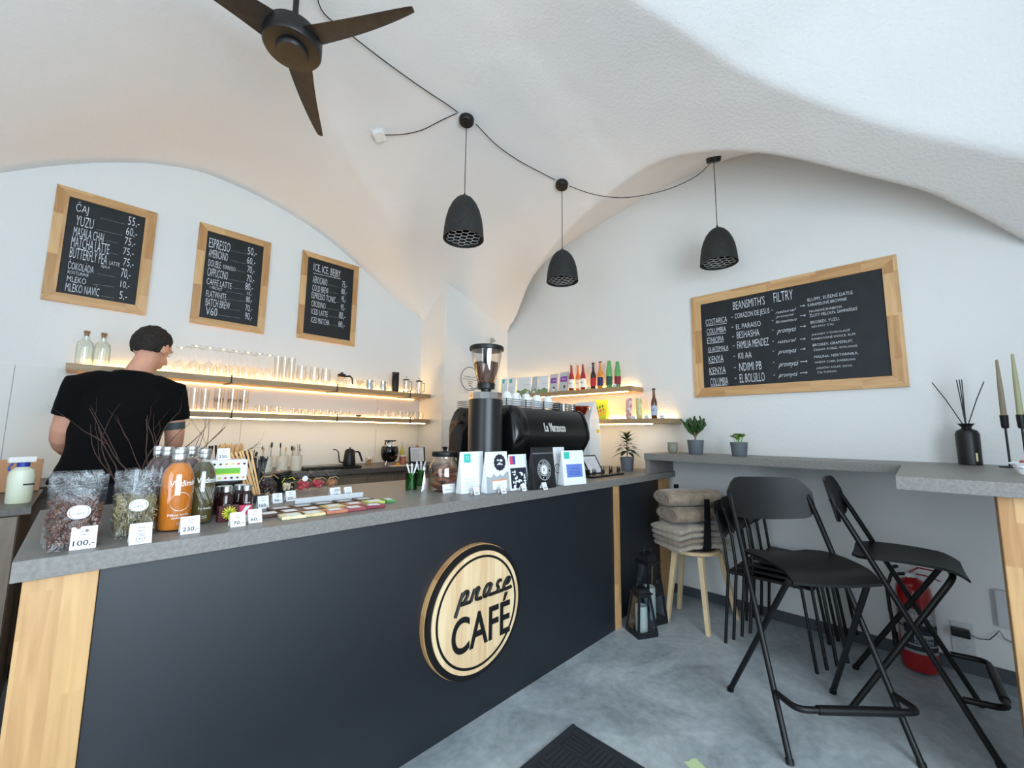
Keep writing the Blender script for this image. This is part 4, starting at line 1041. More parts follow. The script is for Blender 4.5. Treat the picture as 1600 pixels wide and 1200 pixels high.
# hair cap: covers the crown, sides and back, short at the nape
q = MB(); rings = []
n = 36
for j in range(15):
    t = j/14; ph = t*rad(152)
    ring = []
    for i in range(n):
        a = 2*pi*i/n; fx = cos(a); fy = sin(a)
        lim = rad(66) if fy > .55 else (rad(80) if fy > .1 else rad(128))
        k = max(0, min(1, (fy+.1)/.7)); lim = rad(150-22*abs(fx))*(1-k)+rad(56)*k
        p_ = min(ph, lim)
        wob = 1+.025*sin(a*7+j)+.02*random.uniform(-1, 1)
        ring.append(HM @ Vector((sin(p_)*fx*.084*wob, -.016+sin(p_)*fy*.104*wob, .017+cos(p_)*.112*wob)))
    rings.append(ring)
q.loft(rings, cap=True); hr = q.build('hair', M_hair, man)
md = hr.modifiers.new('sub', 'SUBSURF'); md.levels = 2; md.render_levels = 2
tx2 = bpy.data.textures.new('hair_tufts', 'CLOUDS'); tx2.noise_scale = .014
md = hr.modifiers.new('tufts', 'DISPLACE'); md.texture = tx2; md.strength = .012; md.mid_level = .45

# ================================================================== GOODS ON THE FRONT COUNTER (z .993)
CZ = CT+.0006
M_plastic = glass('cellophane', (253, 254, 255), edge=.94, base=.035, rough=.05, refl=.9, crinkle=16)
M_bean = mat('roasted_beans', (92, 58, 44), .45, var=.35, vscale=60)
M_straw = mat('dried_herb', (176, 160, 118), .8, rgb2=(110, 100, 66), vscale=40)
M_blackbag = mat('black_foil', (30, 31, 33), .35, bump=.5, bscale=14, bdist=.01)
M_whitebag = mat('white_paper_bag', (236, 240, 243), .55, bump=.2, bscale=10, bdist=.006)
M_greybag = mat('grey_paper_bag', (196, 200, 204), .5)
M_teal = mat('teal_print', (64, 190, 178), .5)
M_grey = mat('mid_grey_print', (168, 172, 176), .6)
M_lgrey = mat('light_grey_print', (206, 210, 214), .6)
M_orange = mat('orange_print', (236, 150, 100), .6)
M_blue = mat('blue_print', (104, 132, 208), .6)
M_dblue = mat('dark_blue_print', (64, 84, 160), .6)
M_pink = mat('pink_print', (214, 70, 104), .6)
M_purple = mat('purple_print', (140, 70, 170), .6)
M_green = mat('green_print', (112, 190, 60), .6)
M_yellow = mat('yellow_print', (226, 214, 60), .6)

def tent(px, py, w, h, num, lab, small=True, rz=0.0, z=CZ, xy=None, lines_=2, two=None):
    x, y = xy if xy else seg(px, py, z)
    w *= .8; h *= .85
    t = thing('price_card', lab, 'price card', (x, y, z), rz, 'folded white price cards')
    q = MB(); d = h*.42
    q.add([(-w/2, 0, 0), (w/2, 0, 0), (w/2, d, h), (-w/2, d, h)], [(0, 1, 2, 3)])
    q.add([(-w/2, d, h), (w/2, d, h), (w/2, 2*d, 0), (-w/2, 2*d, 0)], [(0, 1, 2, 3)])
    o = q.build('card', M_white, t, smooth=False); md = o.modifiers.new('solid', 'SOLIDIFY'); md.thickness = .0007
    sl = Tr(0, -.0007, 0) @ Rx(-atan2(d, h)) @ FACE_Y
    q = MB(); L_ = sqrt(h*h+d*d)
    if num:
        ww = w*(.20+.125*len(num)); q.text(num, ww, L_*.28, sl @ Tr(-ww/2+w*.02, L_*.12, .0004), thin=.01)
    if two: 
        ww = w*.42; q.text(two, ww, L_*.22, sl @ Tr(w*.02, L_*.62, .0004))
    for k in range(lines_): quad(q, -w*.18-.0*k, w*.2, L_*(.78-.16*k), L_*(.78-.16*k)+.0012, sl @ Tr(0, 0, .0004))
    q.build('print', M_ink, t, smooth=False, recalc=False)
    return t
tent(129, 858, .060, .062, '100,-', 'white price card reading 100, nearest the counter corner')
t = tent(219, 850, .058, .060, '', 'white price card with small round emblem before the herb pouches', lines_=3)
q = MB(); sl = Tr(0, -.0007, 0) @ Rx(-atan2(.06*.42, .06)) @ FACE_Y; ringflat(q, .0085, .0095, sl @ Tr(0, 0, .0005), cx=0, cz=.014); q.text('85', .009, .006, sl @ Tr(-.0045, .011, .0005)); q.build('emblem', M_ink, t, smooth=False, recalc=False)
tent(297, 834, .058, .056, '230,-', 'white price card reading 230 in front of the orange juice bottle')
tent(372, 823, .052, .050, '70,-', 'white price card reading 70 beside the small dark jars')
tent(399, 817, .050, .050, '60,-', 'white price card reading 60 at left end of the chocolate bars')
tent(412, 795, .048, .056, '160,-', 'white price card reading 160 behind the card reading 60')
tent(434, 786, .048, .046, '90,-', 'white price card reading 90 in front of a cellophane bag')
tent(455, 783, .050, .050, '250,-', 'white price card reading 250 beside the yellow ribboned bag')
tent(525, 777, .062, .050, '60', 'wide white price card reading 130 and 60 on the tray end', two='130')
tent(545, 775, .046, .048, '140', 'white price card reading 140 next to the wide card')
tent(746, 773, .046, .042, '260,-', 'white price card reading 260 under the white and teal coffee bag')
tent(788, 771, .046, .042, '240,-', 'white price card reading 240 before the mountain-print coffee bag')
tent(820, 767, .044, .042, '190,-', 'white price card reading 190 before the black-and-white picture bag')
tent(853, 765, .046, .044, '260,-', 'white price card reading 260 before the black coffee bag')
# flat card against the cookie jar
x, y = seg(702, 770, CZ)
t = thing('price_card', 'white landscape card reading 20 propped against the cookie jar', 'price card', (x, y, CZ))
q = MB(); q.box(-.040, .040, -.0005, .0005, 0, .044, M=Rx(rad(-8))); q.build('card', M_white, t, smooth=False)
q = MB(); Ms = Rx(rad(-8)) @ Tr(0, -.0009, 0) @ FACE_Y; q.text('20,-', .017, .009, Ms @ Tr(.006, .030, 0)); q.text('SUŠENKA', .045, .007, Ms @ Tr(-.03, .013, 0)); q.build('print', M_ink, t, smooth=False, recalc=False)
# clear pyramid holder
x, y = xat(893, 1.53, CZ), 1.53
q = MB(); q.add([(-.03, 0, 0), (.03, 0, 0), (.03, .04, 0), (-.03, .04, 0), (0, .02, .05)], [(0, 1, 4), (1, 2, 4), (2, 3, 4), (3, 0, 4), (3, 2, 1, 0)]); o = q.build('clear_stand', M_plastic, smooth=False); o.location = (x, y, CZ); tag(o, 'clear plastic price stand in front of blue-labelled coffee bag', 'stand')

def pouch_rings(w, h, d, puff=.0, narrow=.0, n=7):
    R = []
    for i in range(n):
        t = i/(n-1); ww = w*(1-narrow*t); dd = d*(1-t)**.8+.004; pf = puff*sin(pi*min(1, t*1.1))
        z = h*t
        R.append([(-ww/2, -dd/2, z), (-ww/4, -dd/2-pf*.8, z), (0, -dd/2-pf, z), (ww/4, -dd/2-pf*.8, z), (ww/2, -dd/2, z), (ww/2, dd/2, z), (ww/4, dd/2+pf*.8, z), (0, dd/2+pf, z), (-ww/4, dd/2+pf*.8, z), (-ww/2, dd/2, z)])
    return R
def bag(name, lab, grp, x, y, z, w, h, d, m, rz=0.0, narrow=.04):
    t = thing(name, lab, 'coffee bag', (x, y, z), rz, grp)
    q = MB(); R = []
    for i in range(8):
        tt = i/7; dd = d*(1-tt)+.004; ww = w*(1-narrow*tt)
        R.append([(-ww/2, -dd/2, h*tt), (ww/2, -dd/2, h*tt), (ww/2+.001, 0, h*tt), (ww/2, dd/2, h*tt), (-ww/2, dd/2, h*tt), (-ww/2-.001, 0, h*tt)])
    q.loft(R); q.build('bag_body', m, t, smooth=False, bevel=.003)
    q = MB(); q.box(-w*(1-narrow)/2+.001, w*(1-narrow)/2-.001, -.0032, .0032, h-.012, h+.001); q.build('seal', m, t, smooth=False, bevel=.001)
    a = atan2(d/2, h)
    S = Tr(0, -d/2-.0022, 0) @ Rx(-a) @ FACE_Y
    return t, S, sqrt(h*h+d*d/4)
def sized(px0, px1, ptop, pbase, z=CZ, d=.045):
    cx = (px0+px1)/2; x, y = seg(cx, pbase, z); y += d/2*.7
    w = abs(xat(px1, y, z+.05)-xat(px0, y, z+.05)); h = zat(x, y, ptop)-z
    return x, y, w, h
GR = 'stand-up coffee bags along the counter edge'
x, y, w, h = sized(720, 757, 706, 770)
bt, S, Lh = bag('coffee_bag', 'white coffee bag with teal tab right of the cookie jar', GR, x, y, CZ, w, h, .045, M_whitebag)
q = MB(); quad(q, -w*.34, -w*.06, Lh*.74, Lh*.985, S); q.build('teal_tab', M_teal, bt, smooth=False, recalc=False)
q = MB(); ringflat(q, .007, .009, S @ Tr(0, 0, .0005), cx=-w*.2, cz=Lh*.86); q.build('round_mark', M_whitebag, bt, smooth=False, recalc=False)
q = MB(); q.text('Monsoon 8', w*.36, Lh*.04, S @ Tr(-w*.36, Lh*.33, .0003))
for k in range(6): quad(q, -w*.36, w*random.uniform(.05, .34), Lh*(.27-.04*k), Lh*(.27-.04*k)+.0018, S @ Tr(0, 0, .0003))
q.build('print', M_grey, bt, smooth=False, recalc=False)
x, y, w, h = sized(760, 795, 706, 769)
bt, S, Lh = bag('coffee_bag', 'white coffee bag printed with grey mountains and a black emblem', GR, x, y, CZ, w, h, .045, M_whitebag)
q = MB(); q.add([(-w*.5, 0, 0), (w*.5, 0, 0), (w*.49, Lh*.47, 0), (w*.42, Lh*.50, 0), (w*.22, Lh*.38, 0), (w*.12, Lh*.44, 0), (-w*.05, Lh*.38, 0), (-w*.18, Lh*.46, 0), (-w*.30, Lh*.37, 0), (-w*.42, Lh*.40, 0), (-w*.49, Lh*.42, 0)], [tuple(range(11))], 0, S); q.build('mountain_print', M_grey, bt, smooth=False, recalc=False)
q = MB(); n = 26; q.add([(w*.12+cos(2*pi*i/n)*w*(.25+.025*(i % 2)), Lh*.73+sin(2*pi*i/n)*w*(.25+.025*(i % 2)), .0004) for i in range(n)], [tuple(range(n))], 0, S)
q.build('emblem', M_ink, bt, smooth=False, recalc=False)
q = MB()
for (a, b_, r) in ((.04, .79, .05), (.18, .78, .07), (.10, .70, .06), (.20, .68, .04), (.02, .68, .03)): discflat(q, w*r, S @ Tr(0, 0, .0008), 0, 14, w*a, Lh*b_, w*r*.6)
quad(q, -w*.25, w*.38, Lh*.08, Lh*.28, S @ Tr(0, 0, .0006)); q.build('emblem_highlights', M_whitebag, bt, smooth=False, recalc=False)
q = MB(); quad(q, -w*.25, w*.38, Lh*.28, Lh*.31, S @ Tr(0, 0, .0007)); q.build('orange_strip', M_orange, bt, smooth=False, recalc=False)
x, y, w, h = sized(797, 825, 710, 765)
bt, S, Lh = bag('coffee_bag', 'narrow white coffee bag with black-and-white picture and pink-blue tab', GR, x, y, CZ, w, h, .05, M_whitebag)
q = MB(); quad(q, -w*.46, w*.40, Lh*.06, Lh*.62, S); q.build('picture', M_ink, bt, smooth=False, recalc=False)
q = MB(); random.seed(5)
for k in range(26):
    discflat(q, w*random.uniform(.03, .085), S @ Tr(0, 0, .0005+.00003*k), 0, 9, w*random.uniform(-.38, .32), Lh*random.uniform(.10, .52), w*random.uniform(.02, .07))
q.build('picture_highlights', M_whitebag, bt, smooth=False, recalc=False)
q = MB(); quad(q, -w*.46, -w*.30, Lh*.72, Lh*.99, S, 0); quad(q, -w*.30, -w*.16, Lh*.72, Lh*.99, S, 1); q.build('colour_tab', [M_pink, M_dblue], bt, smooth=False, recalc=False)
x, y, w, h = sized(833, 867, 699, 763)
bt, S, Lh = bag('coffee_bag', 'glossy black coffee bag with white round roastery emblem', GR, x, y, CZ, w, h, .055, M_blackbag, narrow=.01)
q = MB(); T_ = S @ Tr(0, 0, .0006)
ringflat(q, w*.285, w*.295, T_, cz=Lh*.45); discflat(q, w*.14, T_, cz=Lh*.45); ringflat(q, w*.165, w*.18, T_, cz=Lh*.45)
for k, chh in enumerate('DOUBLE SHOT * COFFEE *'):
    if chh == ' ': continue
    a = pi/2-2*pi*k/22; q.text(chh, w*.042, w*.055, S @ Tr(cos(a)*w*.232, Lh*.45+sin(a)*w*.232, .0006) @ Rz(a-pi/2) @ Tr(-w*.021, -w*.0275, 0))
q.build('emblem', M_whitebag, bt, smooth=False, recalc=False)
q = MB(); q.text('R', w*.10, w*.11, S @ Tr(-w*.05, Lh*.45-w*.055, .001)); q.build('emblem_letter', M_ink, bt, smooth=False, recalc=False)
q = MB(); quad(q, -w*.46, w*.46, Lh*.86, Lh*.865, T_); quad(q, -w*.46, w*.46, Lh*.845, Lh*.848, T_); q.build('zip_line', M_greybag, bt, smooth=False, recalc=False)
x2 = xat(868, y+.085, 1.05); 
bt, S, Lh = bag('coffee_bag', 'plain white coffee bag half hidden behind the black bag', GR, x2, y+.085, CZ, w*.9, zat(x2, y+.085, 699)-CZ, .055, M_whitebag)
q = MB(); ringflat(q, .024, .029, S @ Tr(0, 0, .0006), cx=-.004, cz=Lh*.42); ringflat(q, .011, .013, S @ Tr(0, 0, .0006), cx=-.004, cz=Lh*.42); q.build('emblem', M_ink, bt, smooth=False, recalc=False)
x, y, w, h = sized(883, 912, 704, 757)
bt, S, Lh = bag('coffee_bag', 'white coffee bag with teal tab and blue label, rightmost in the row', GR, x, y, CZ, w, h, .055, M_whitebag, rz=rad(-8))
q = MB(); quad(q, -w*.40, -w*.16, Lh*.76, Lh*.985, S, 0); quad(q, -w*.34, w*.36, Lh*.22, Lh*.60, S, 1); q.build('labels', [M_teal, M_blue], bt, smooth=False, recalc=False)
q = MB(); q.text('AROMA', w*.3, Lh*.06, S @ Tr(-w*.1, Lh*.44, .0005))
for k in range(3): quad(q, -w*.25, w*.25, Lh*(.38-.05*k), Lh*(.38-.05*k)+.003, S @ Tr(0, 0, .0005))
q.build('print', M_dblue, bt, smooth=False, recalc=False)

# ---- clear pouches of beans and dried herbs
def beans(n, w, d, h, seedv, m, size=(.0065, .0045, .004), stalk=False):
    random.seed(seedv); q = MB()
    for k in range(n):
        z = random.uniform(.008, h); lim = 1-.75*z/(h*1.5)
        P = Tr(random.uniform(-w/2, w/2), random.uniform(-d/2, d/2)*lim, z) @ Euler((random.uniform(0, 6), random.uniform(0, 6), random.uniform(0, 6))).to_matrix().to_4x4()
        if stalk:
            l = random.uniform(.005, .012); q.box(-l, l, -.0012, .0012, -.0006, .0006, M=P)
        else: q.ball((0, 0, 0), size, 6, 4, 0, P)
    return q
def clear_pouch(lab, px0, px1, ptop, pbase, kind, seedv, dy=0.0, grp=None, sticker=True):
    x, y, w, h = sized(px0, px1, ptop, pbase, d=.07)
    if dy:
        y += dy; x = xat((px0+px1)/2, y, 1.06)
    t = thing('clear_pouch', lab, 'pouch', (x, y, CZ), rad(-4), grp)
    q = MB(); R = []
    for i in range(10):
        tt = i/9; dd = .062*(1-tt)**1.1+.003; ww = w*(1-.03*sin(pi*tt)); cr = .0025*sin(i*2.1+seedv)
        R.append([(-ww/2, cr, h*tt), (-ww*.38, -dd/2+cr, h*tt), (-ww*.15, -dd/2-.003-cr, h*tt), (ww*.12, -dd/2-.004+cr, h*tt), (ww*.38, -dd/2, h*tt), (ww/2, -cr, h*tt), (ww*.38, dd/2, h*tt), (0, dd/2+.003, h*tt), (-ww*.38, dd/2, h*tt)])
    q.loft(R); q.build('film', M_plastic, t, angle=25)
    q = MB()
    for zz in (.78, .80): q.box(-w*.49, w*.49, -.0075, -.006, h*zz, h*zz+.0022)
    q.build('zip_strip', M_plastic, t, smooth=False)
    if kind == 'bean': b_ = beans(430, w*.84, .05, h*.60, seedv, M_bean).build('coffee_beans', M_bean, t)
    else: b_ = beans(520, w*.84, .045, h*.58, seedv, M_straw, stalk=True).build('dried_herbs', M_straw, t, smooth=False)
    tag(b_, kind='stuff')
    if sticker:
        S = Tr(w*.05, -.036, 0) @ Rx(rad(-9)) @ FACE_Y
        q = MB(); discflat(q, .0215, S @ Tr(0, 0, 0), cz=h*.50, rz=.0185); q.build('sticker', M_white, t, smooth=False, recalc=False)
        q = MB(); ringflat(q, .0172, .0182, S @ Tr(0, 0, .0006), cz=h*.50); q.text('prase', .011, .004, S @ Tr(-.0055, h*.50+.004, .0006), shear=.3); q.text('CAFÉ', .022, .008, S @ Tr(-.011, h*.50-.007, .0006)); q.build('sticker_print', M_ink, t, smooth=False, recalc=False)
    return t
for i, dy in enumerate((0, .085, .17)):
    clear_pouch('clear pouch of roasted coffee beans with café sticker, %s' % ('frontmost at the counter corner' if i == 0 else ORD[i]+' in its row from the front'), 66, 160, 742, 858, 'bean', 3+i, dy, 'clear pouches of coffee beans', sticker=(i == 0))
for i, dy in enumerate((0, .08, .16)):
    clear_pouch('clear pouch of dried herb tea with café sticker, %s' % ('frontmost beside the bean pouch' if i == 0 else ORD[i]+' in its row from the front'), 172, 246, 740, 838, 'herb', 13+i, dy, 'clear pouches of dried herbs', sticker=(i == 0))
random.seed(21)
# ---- juice bottles
M_lab = mat('white_print', (245, 246, 248), .6)
def flask(lab, px0, px1, ptop, pbase, liq, deco, full=True, xy=None, hh=None, ww=None):
    cx = (px0+px1)/2
    if xy is None:
        x, y = seg(cx, pbase, CZ); y += .035
        r = abs(xat(px1, y, 1.08)-xat(px0, y, 1.08))/2*.96; h = zat(x, y, ptop)-CZ
    else: x, y = xy; r = ww; h = hh
    t = thing('juice_bottle', lab, 'bottle', (x, y, CZ), group='juice bottles with silver caps')
    k = h/.26
    prof = [(.001, 0), (r*.93, 0), (r, .006), (r, .165*k), (r*.93, .185*k), (r*.72, .205*k), (r*.48, .219*k), (r*.44, .226*k), (r*.44, .236*k), (.001, .236*k)]
    q = MB(); q.lathe(prof, 36); q.build('glass_body', glass('bottle_glass2', (252, 252, 252), edge=.75, base=.08), t)
    q = MB(); q.lathe([(.001, .004), (r*.9, .004), (r*.965, .009), (r*.965, .163*k), (r*.89, .183*k), (r*.66, .203*k), (r*.40, .215*k), (.001, .215*k)], 36); q.build('juice', liq, t)
    q = MB(); q.lathe([(r*.46, .226*k), (r*.50, .228*k), (r*.50, .243*k), (r*.48, .245*k), (r*.50, .247*k), (r*.50, .259*k), (r*.46, .262*k), (.001, .262*k)], 30); q.build('screw_cap', M_alu, t)
    if deco:
        q = MB(); rr = r+.0008; text_wrap(q, 'Vladimír', r*1.7, .019*k, rr, .142*k, .25, thin=.01)
        if deco == 1:
            for j in range(40):
                a = 2*pi*j/40; b_ = 2*pi*(j+1)/40
                pa = (.15+.62*cos(a), .093*k+.027*sin(a)); pb = (.15+.62*cos(b_), .093*k+.027*sin(b_))
                def cyl(p, o): return (rr*sin(p[0]), -rr*cos(p[0]), p[1]+o)
                q.add([cyl(pa, -.0006), cyl(pb, -.0006), cyl(pb, .0006), cyl(pa, .0006)], [(0, 1, 2, 3)])
            text_wrap(q, 'Pěkná limča', r*1.3, .008*k, rr, .048*k, .1); text_wrap(q, 'mango', r*.8, .007*k, rr, .037*k, .1)
        else:
            for j in range(9):
                a0 = -.7+.16*j; 
                for s2 in range(8):
                    u0 = s2/8; u1 = (s2+1)/8
                    f_ = lambda u, o: (rr*sin(a0+.5*u), -rr*cos(a0+.5*u), .128*k-(.05+.01*sin(j*2))*k*u+o)
                    q.add([f_(u0, 0), f_(u1, 0), f_(u1, .0016), f_(u0, .0016)], [(0, 1, 2, 3)])
            text_wrap(q, 'Tu limča', r*1.1, .008*k, rr, .05*k, .2)
        for zz in (.026, .020): text_wrap(q, '-----', r*.4, .0012, rr, zz*k, .2)
        q.build('print', M_lab, t, smooth=False, recalc=False)
    return x, y, r, h
M_oj = mat('orange_juice', (214, 128, 24), .35, coat=.7, rgb2=(196, 108, 14), vscale=10)
M_dj = mat('green_brown_juice', (96, 84, 40), .3, coat=.7, rgb2=(70, 66, 36), vscale=8)
M_rj = mat('dark_berry_juice', (70, 32, 34), .3, coat=.7)
x1, y1, r1_, h1 = flask('tall bottle of orange juice with white print and silver cap', 245, 301, 702, 830, M_oj, 1)
x2, y2, r2_, h2 = flask('tall bottle of green-brown juice right of the orange one', 292, 335, 702, 819, M_dj, 2)
for i, (px, dy) in enumerate(((284, .13), (262, .20), (248, .28), (300, .22))):
    yy = y1+dy; xx_ = xat(px, yy, 1.2)
    flask('dark red juice bottle standing behind the orange bottle, %s of four' % ORD[i], 0, 0, 0, 0, M_rj, 0, xy=(xx_, yy), hh=.245, ww=.033)
# small dark syrup jars
M_syr = mat('dark_syrup', (44, 20, 18), .15, coat=.8)
for i, (px, pb, hgt) in enumerate(((352, 812, .115), (373, 802, .105), (384, 806, .11), (363, 792, .11), (345, 806, .105))):
    x, y = seg(px, pb, CZ); y += .05+(.06 if i == 3 else 0); x = xat(px, y, CZ+.05)
    t = thing('syrup_jar', 'small dark syrup jar with silver lid, %s' % ('front one beside the green print', 'middle one behind the 70 card', 'right one with pink box before it', 'rear one near the grey tin', 'left one against the green-brown bottle')[i], 'jar', (x, y, CZ), group='small dark syrup jars')
    q = MB(); q.lathe([(.001, 0), (.021, 0), (.0225, .003), (.0225, hgt*.62), (.016, hgt*.74), (.0145, hgt*.78), (.001, hgt*.78)], 24); q.build('body', M_syr, t)
    q = MB(); q.lathe([(.0165, hgt*.76), (.018, hgt*.77), (.018, hgt*.93), (.016, hgt*.95), (.001, hgt*.95)], 24); q.build('lid', M_alu, t)
    q = MB(); text_wrap(q, 'Sirup', .022, .007, .0231, hgt*.35); text_wrap(q, '----', .02, .0015, .0231, hgt*.25); q.build('print', M_lab, t, smooth=False, recalc=False)
x, y = seg(357, 815, CZ)
t = thing('gingerbread_box', 'small box printed with a yellow-green spiky star, before the jars', 'box', (x, y+.018, CZ), rad(5))
q = MB(); q.box(-.03, .03, -.012, .012, 0, .05); q.build('box_body', mat('maroon_card', (84, 34, 36), .5), t, smooth=False, bevel=.001)
q = MB()
for k in range(16):
    a = 2*pi*k/16; rr_ = .021; M_ = Tr(0, -.0128, .028) @ FACE_Y @ Rz(a); q.add([(0, -.0028, .0002+.0001*(k % 2)), (rr_, -.0018, .0002+.0001*(k % 2)), (rr_+.002, 0, .0002+.0001*(k % 2)), (rr_, .0018, .0002+.0001*(k % 2)), (0, .0028, .0002+.0001*(k % 2))], [(0, 1, 2, 3, 4)], k % 2, M_)
q.build('star_print', [M_yellow, mat('olive_print', (150, 170, 40), .6)], t, smooth=False, recalc=False)
x, y = seg(381, 811, CZ)
t = thing('pink_box', 'small pink and white diagonal printed box beside the 70 card', 'box', (x, y+.016, CZ), rad(4))
q = MB(); q.box(-.024, .024, -.01, .01, 0, .045); q.build('box_body', M_pink, t, smooth=False, bevel=.001)
q = MB(); S = Tr(0, -.0104, 0) @ FACE_Y; q.add([(-.024, .004, 0), (-.012, .004, 0), (.02, .043, 0), (.004, .043, 0)], [(0, 1, 2, 3)], 0, S); q.add([(.0, .004, 0), (.012, .004, 0), (.024, .018, 0), (.024, .03, 0)], [(0, 1, 2, 3)], 0, S); q.build('stripe_print', M_white, t, smooth=False, recalc=False)
# tin, black stand and white chocolate box with its price card
x, y = seg(350, 792, CZ); y = 2.02; x = xat(347, y, 1.05)
t = thing('round_tin', 'round grey metal tin behind the small dark jars', 'tin', (x, y, CZ))
q = MB(); q.lathe([(.001, 0), (.062, 0), (.064, .003), (.064, .085), (.001, .085)], 40); q.build('tin_body', mat('brushed_tin', (150, 150, 148), .35, metal=.8), t)
q = MB(); q.lathe([(.066, .085), (.067, .087), (.067, .10), (.06, .104), (.001, .104)], 40); q.build('lid', M_black, t)
q = MB(); text_wrap(q, 'CAFÉ', .045, .014, .0645, .04); q.build('print', M_lab, t, smooth=False, recalc=False)
bx, by = x, y; bzt = CZ+.1055
t = thing('sweets_box', 'white box with green banner and coloured dots on the tin', 'box', (bx, by, bzt), rad(-3))
q = MB(); q.box(-.072, .072, -.045, .045, 0, .082); q.build('box_body', M_white, t, smooth=False, bevel=.0015)
S = Tr(0, -.0455, 0) @ FACE_Y
q = MB(); quad(q, -.035, .048, .030, .050, S, 0); quad(q, -.035, .048, .0255, .030, S, 1)
cols = [M_pink, mat('brown_print', (120, 80, 50), .6), M_yellow, M_ink, M_orange]
for k in range(7):
    for r_i, zz in enumerate((.066, .012)): discflat(q, .0052, S @ Tr(0, 0, .0003), 2+(k*3+r_i) % 5, 12, -.06+.02*k, zz, .004)
q.build('box_print', [M_green, M_yellow]+cols, t, smooth=False, recalc=False)
tent(0, 0, .052, .052, '230,-', 'white price card reading 230 standing on the white sweets box', z=bzt+.083, xy=(bx-.01, by-.03))
# wooden stirrers and black straws
def bunch(name, lab, cat, x, y, z, n, ln, r, spread, m, holder_r=None, tall=.09, hold_m=None, flat=1.0, lean=(0, 0)):
    t = thing(name, lab, cat, (x, y, z))
    if holder_r:
        q = MB(); q.shell([(holder_r*.9, 0), (holder_r, tall)], .002, 24); q.build('holder', hold_m or M_black, t)
    q = MB()
    for k in range(n):
        a = random.uniform(0, 6.28); rr = sqrt(random.uniform(0, 1))*(holder_r or .02)*.75
        sp = spread*rr/((holder_r or .02)*.75)
        q.tube([(rr*cos(a)*.6, rr*sin(a)*.6, .006), (rr*cos(a)+ln*sp*cos(a)+lean[0], rr*sin(a)+ln*sp*sin(a)+lean[1], ln*random.uniform(.93, 1.03))], r, 5, flat=flat)
    tag(q.build('sticks', m, t), kind='stuff'); return t
M_stick = mat('birch_sticks', (222, 176, 120), .6, var=.12, vscale=30)
xs_ = xat(385, 2.22, 1.15)
bunch('stirrer_holder', 'holder packed with pale wooden stirrers behind the sweets box', 'stirrers', xat(358, 2.30, 1.15), 2.30, CZ, 70, .24, .0022, .12, M_stick, .036, .12, M_black)
bunch('straw_holder', 'small pot of short black straws near the back of the counter', 'straws', xat(381, 2.34, 1.15), 2.345, CZ, 40, .205, .003, .10, M_black, .024, .12, M_black)
bunch('straw_holder', 'second pot of black straws, right of the wooden stirrers', 'straws', xat(406, 2.34, 1.15), 2.345, CZ, 26, .175, .003, .10, M_black, .024, .12, M_black)
x, y = seg(400, 772, CZ); y = 2.08; x = xat(392, y, 1.05)
t = thing('stick_tray', 'thick wooden coffee sticks leaning left out of a black tray', 'sticks', (x, y, CZ))
q = MB(); q.box(-.05, .05, -.04, .04, 0, .03); q.build('tray', M_black, t, smooth=False, bevel=.003)
for k in range(8):
    q = MB(); q.box(-.0035, .0035, -.001, .001, 0, .20); o = q.build('wooden_stick', M_stick, t, smooth=False); o.matrix_local = Tr(.03-.006*k, -.02+.008*(k % 3), .03) @ Ry(rad(-14-2.2*k))
# black cup lids stack
x = xat(446, 2.335, 1.03)
t = thing('lid_stack', 'leaning stack of black ribbed cup lids behind the cellophane bags', 'cup lids', (x, 2.335, CZ))
for k in range(9):
    q = MB(); q.lathe([(.044, 0), (.046, .002), (.046, .007), (.040, .012), (.001, .012)], 30); o = q.build('lid', M_black, t) if k == 0 else shared('lid', L0, t)
    if k == 0: L0 = o
    o.matrix_local = Tr(-.0012*k*k*.25, 0, .011*k) @ Ry(rad(-1.4*k))
# twig vase
y = 2.12; x = xat(222, y, 1.05)
t = thing('twig_vase', 'clear ribbed glass vase with bare branching brown twigs', 'vase', (x, y, CZ))
q = MB(); q.shell([(.048, 0), (.052, .02), (.056, .16)], .003, 36); q.build('vase_glass', glass('vase_glass', (235, 240, 240), edge=.5, base=.12), t)
M_twig = mat('twig_bark', (70, 48, 40), .85, var=.3, vscale=40)
def branch(q, p, d, r, ln, dep):
    pts = [p]; rs = [r]; n = max(3, int(ln/.035))
    for i in range(n):
        d = (d+Vector((random.uniform(-.22, .22), random.uniform(-.22, .22), random.uniform(-.12, .16)))).normalized()
        p = p+d*(ln/n); pts.append(p); rs.append(r*(1-.65*(i+1)/n))
        if dep and i > 1 and random.random() < .30:
            s2 = Vector((random.uniform(-1, 1), random.uniform(-1, 1), random.uniform(-.2, .9))).normalized()
            branch(q, p, (d+s2*.8).normalized(), rs[-1]*.75, ln*(1-i/n)*.75+.03, dep-1)
    q.tube(pts, rs, 5)
random.seed(11)
for (dx, dz, ln) in ((-.2, 1, .30), (.25, 1, .30), (-.55, .85, .30), (-.35, 1, .33), (-.75, .6, .26), (.0, 1, .36), (.12, 1, .34), (.75, .62, .32), (.95, .45, .38)):
    q = MB(); branch(q, Vector((dx*.03, random.uniform(-.02, .02), .01)), Vector((dx*.55, random.uniform(-.12, .12), dz)).normalized(), .0034, ln+.06, 2); q.build('twig', M_twig, t)
random.seed(31)
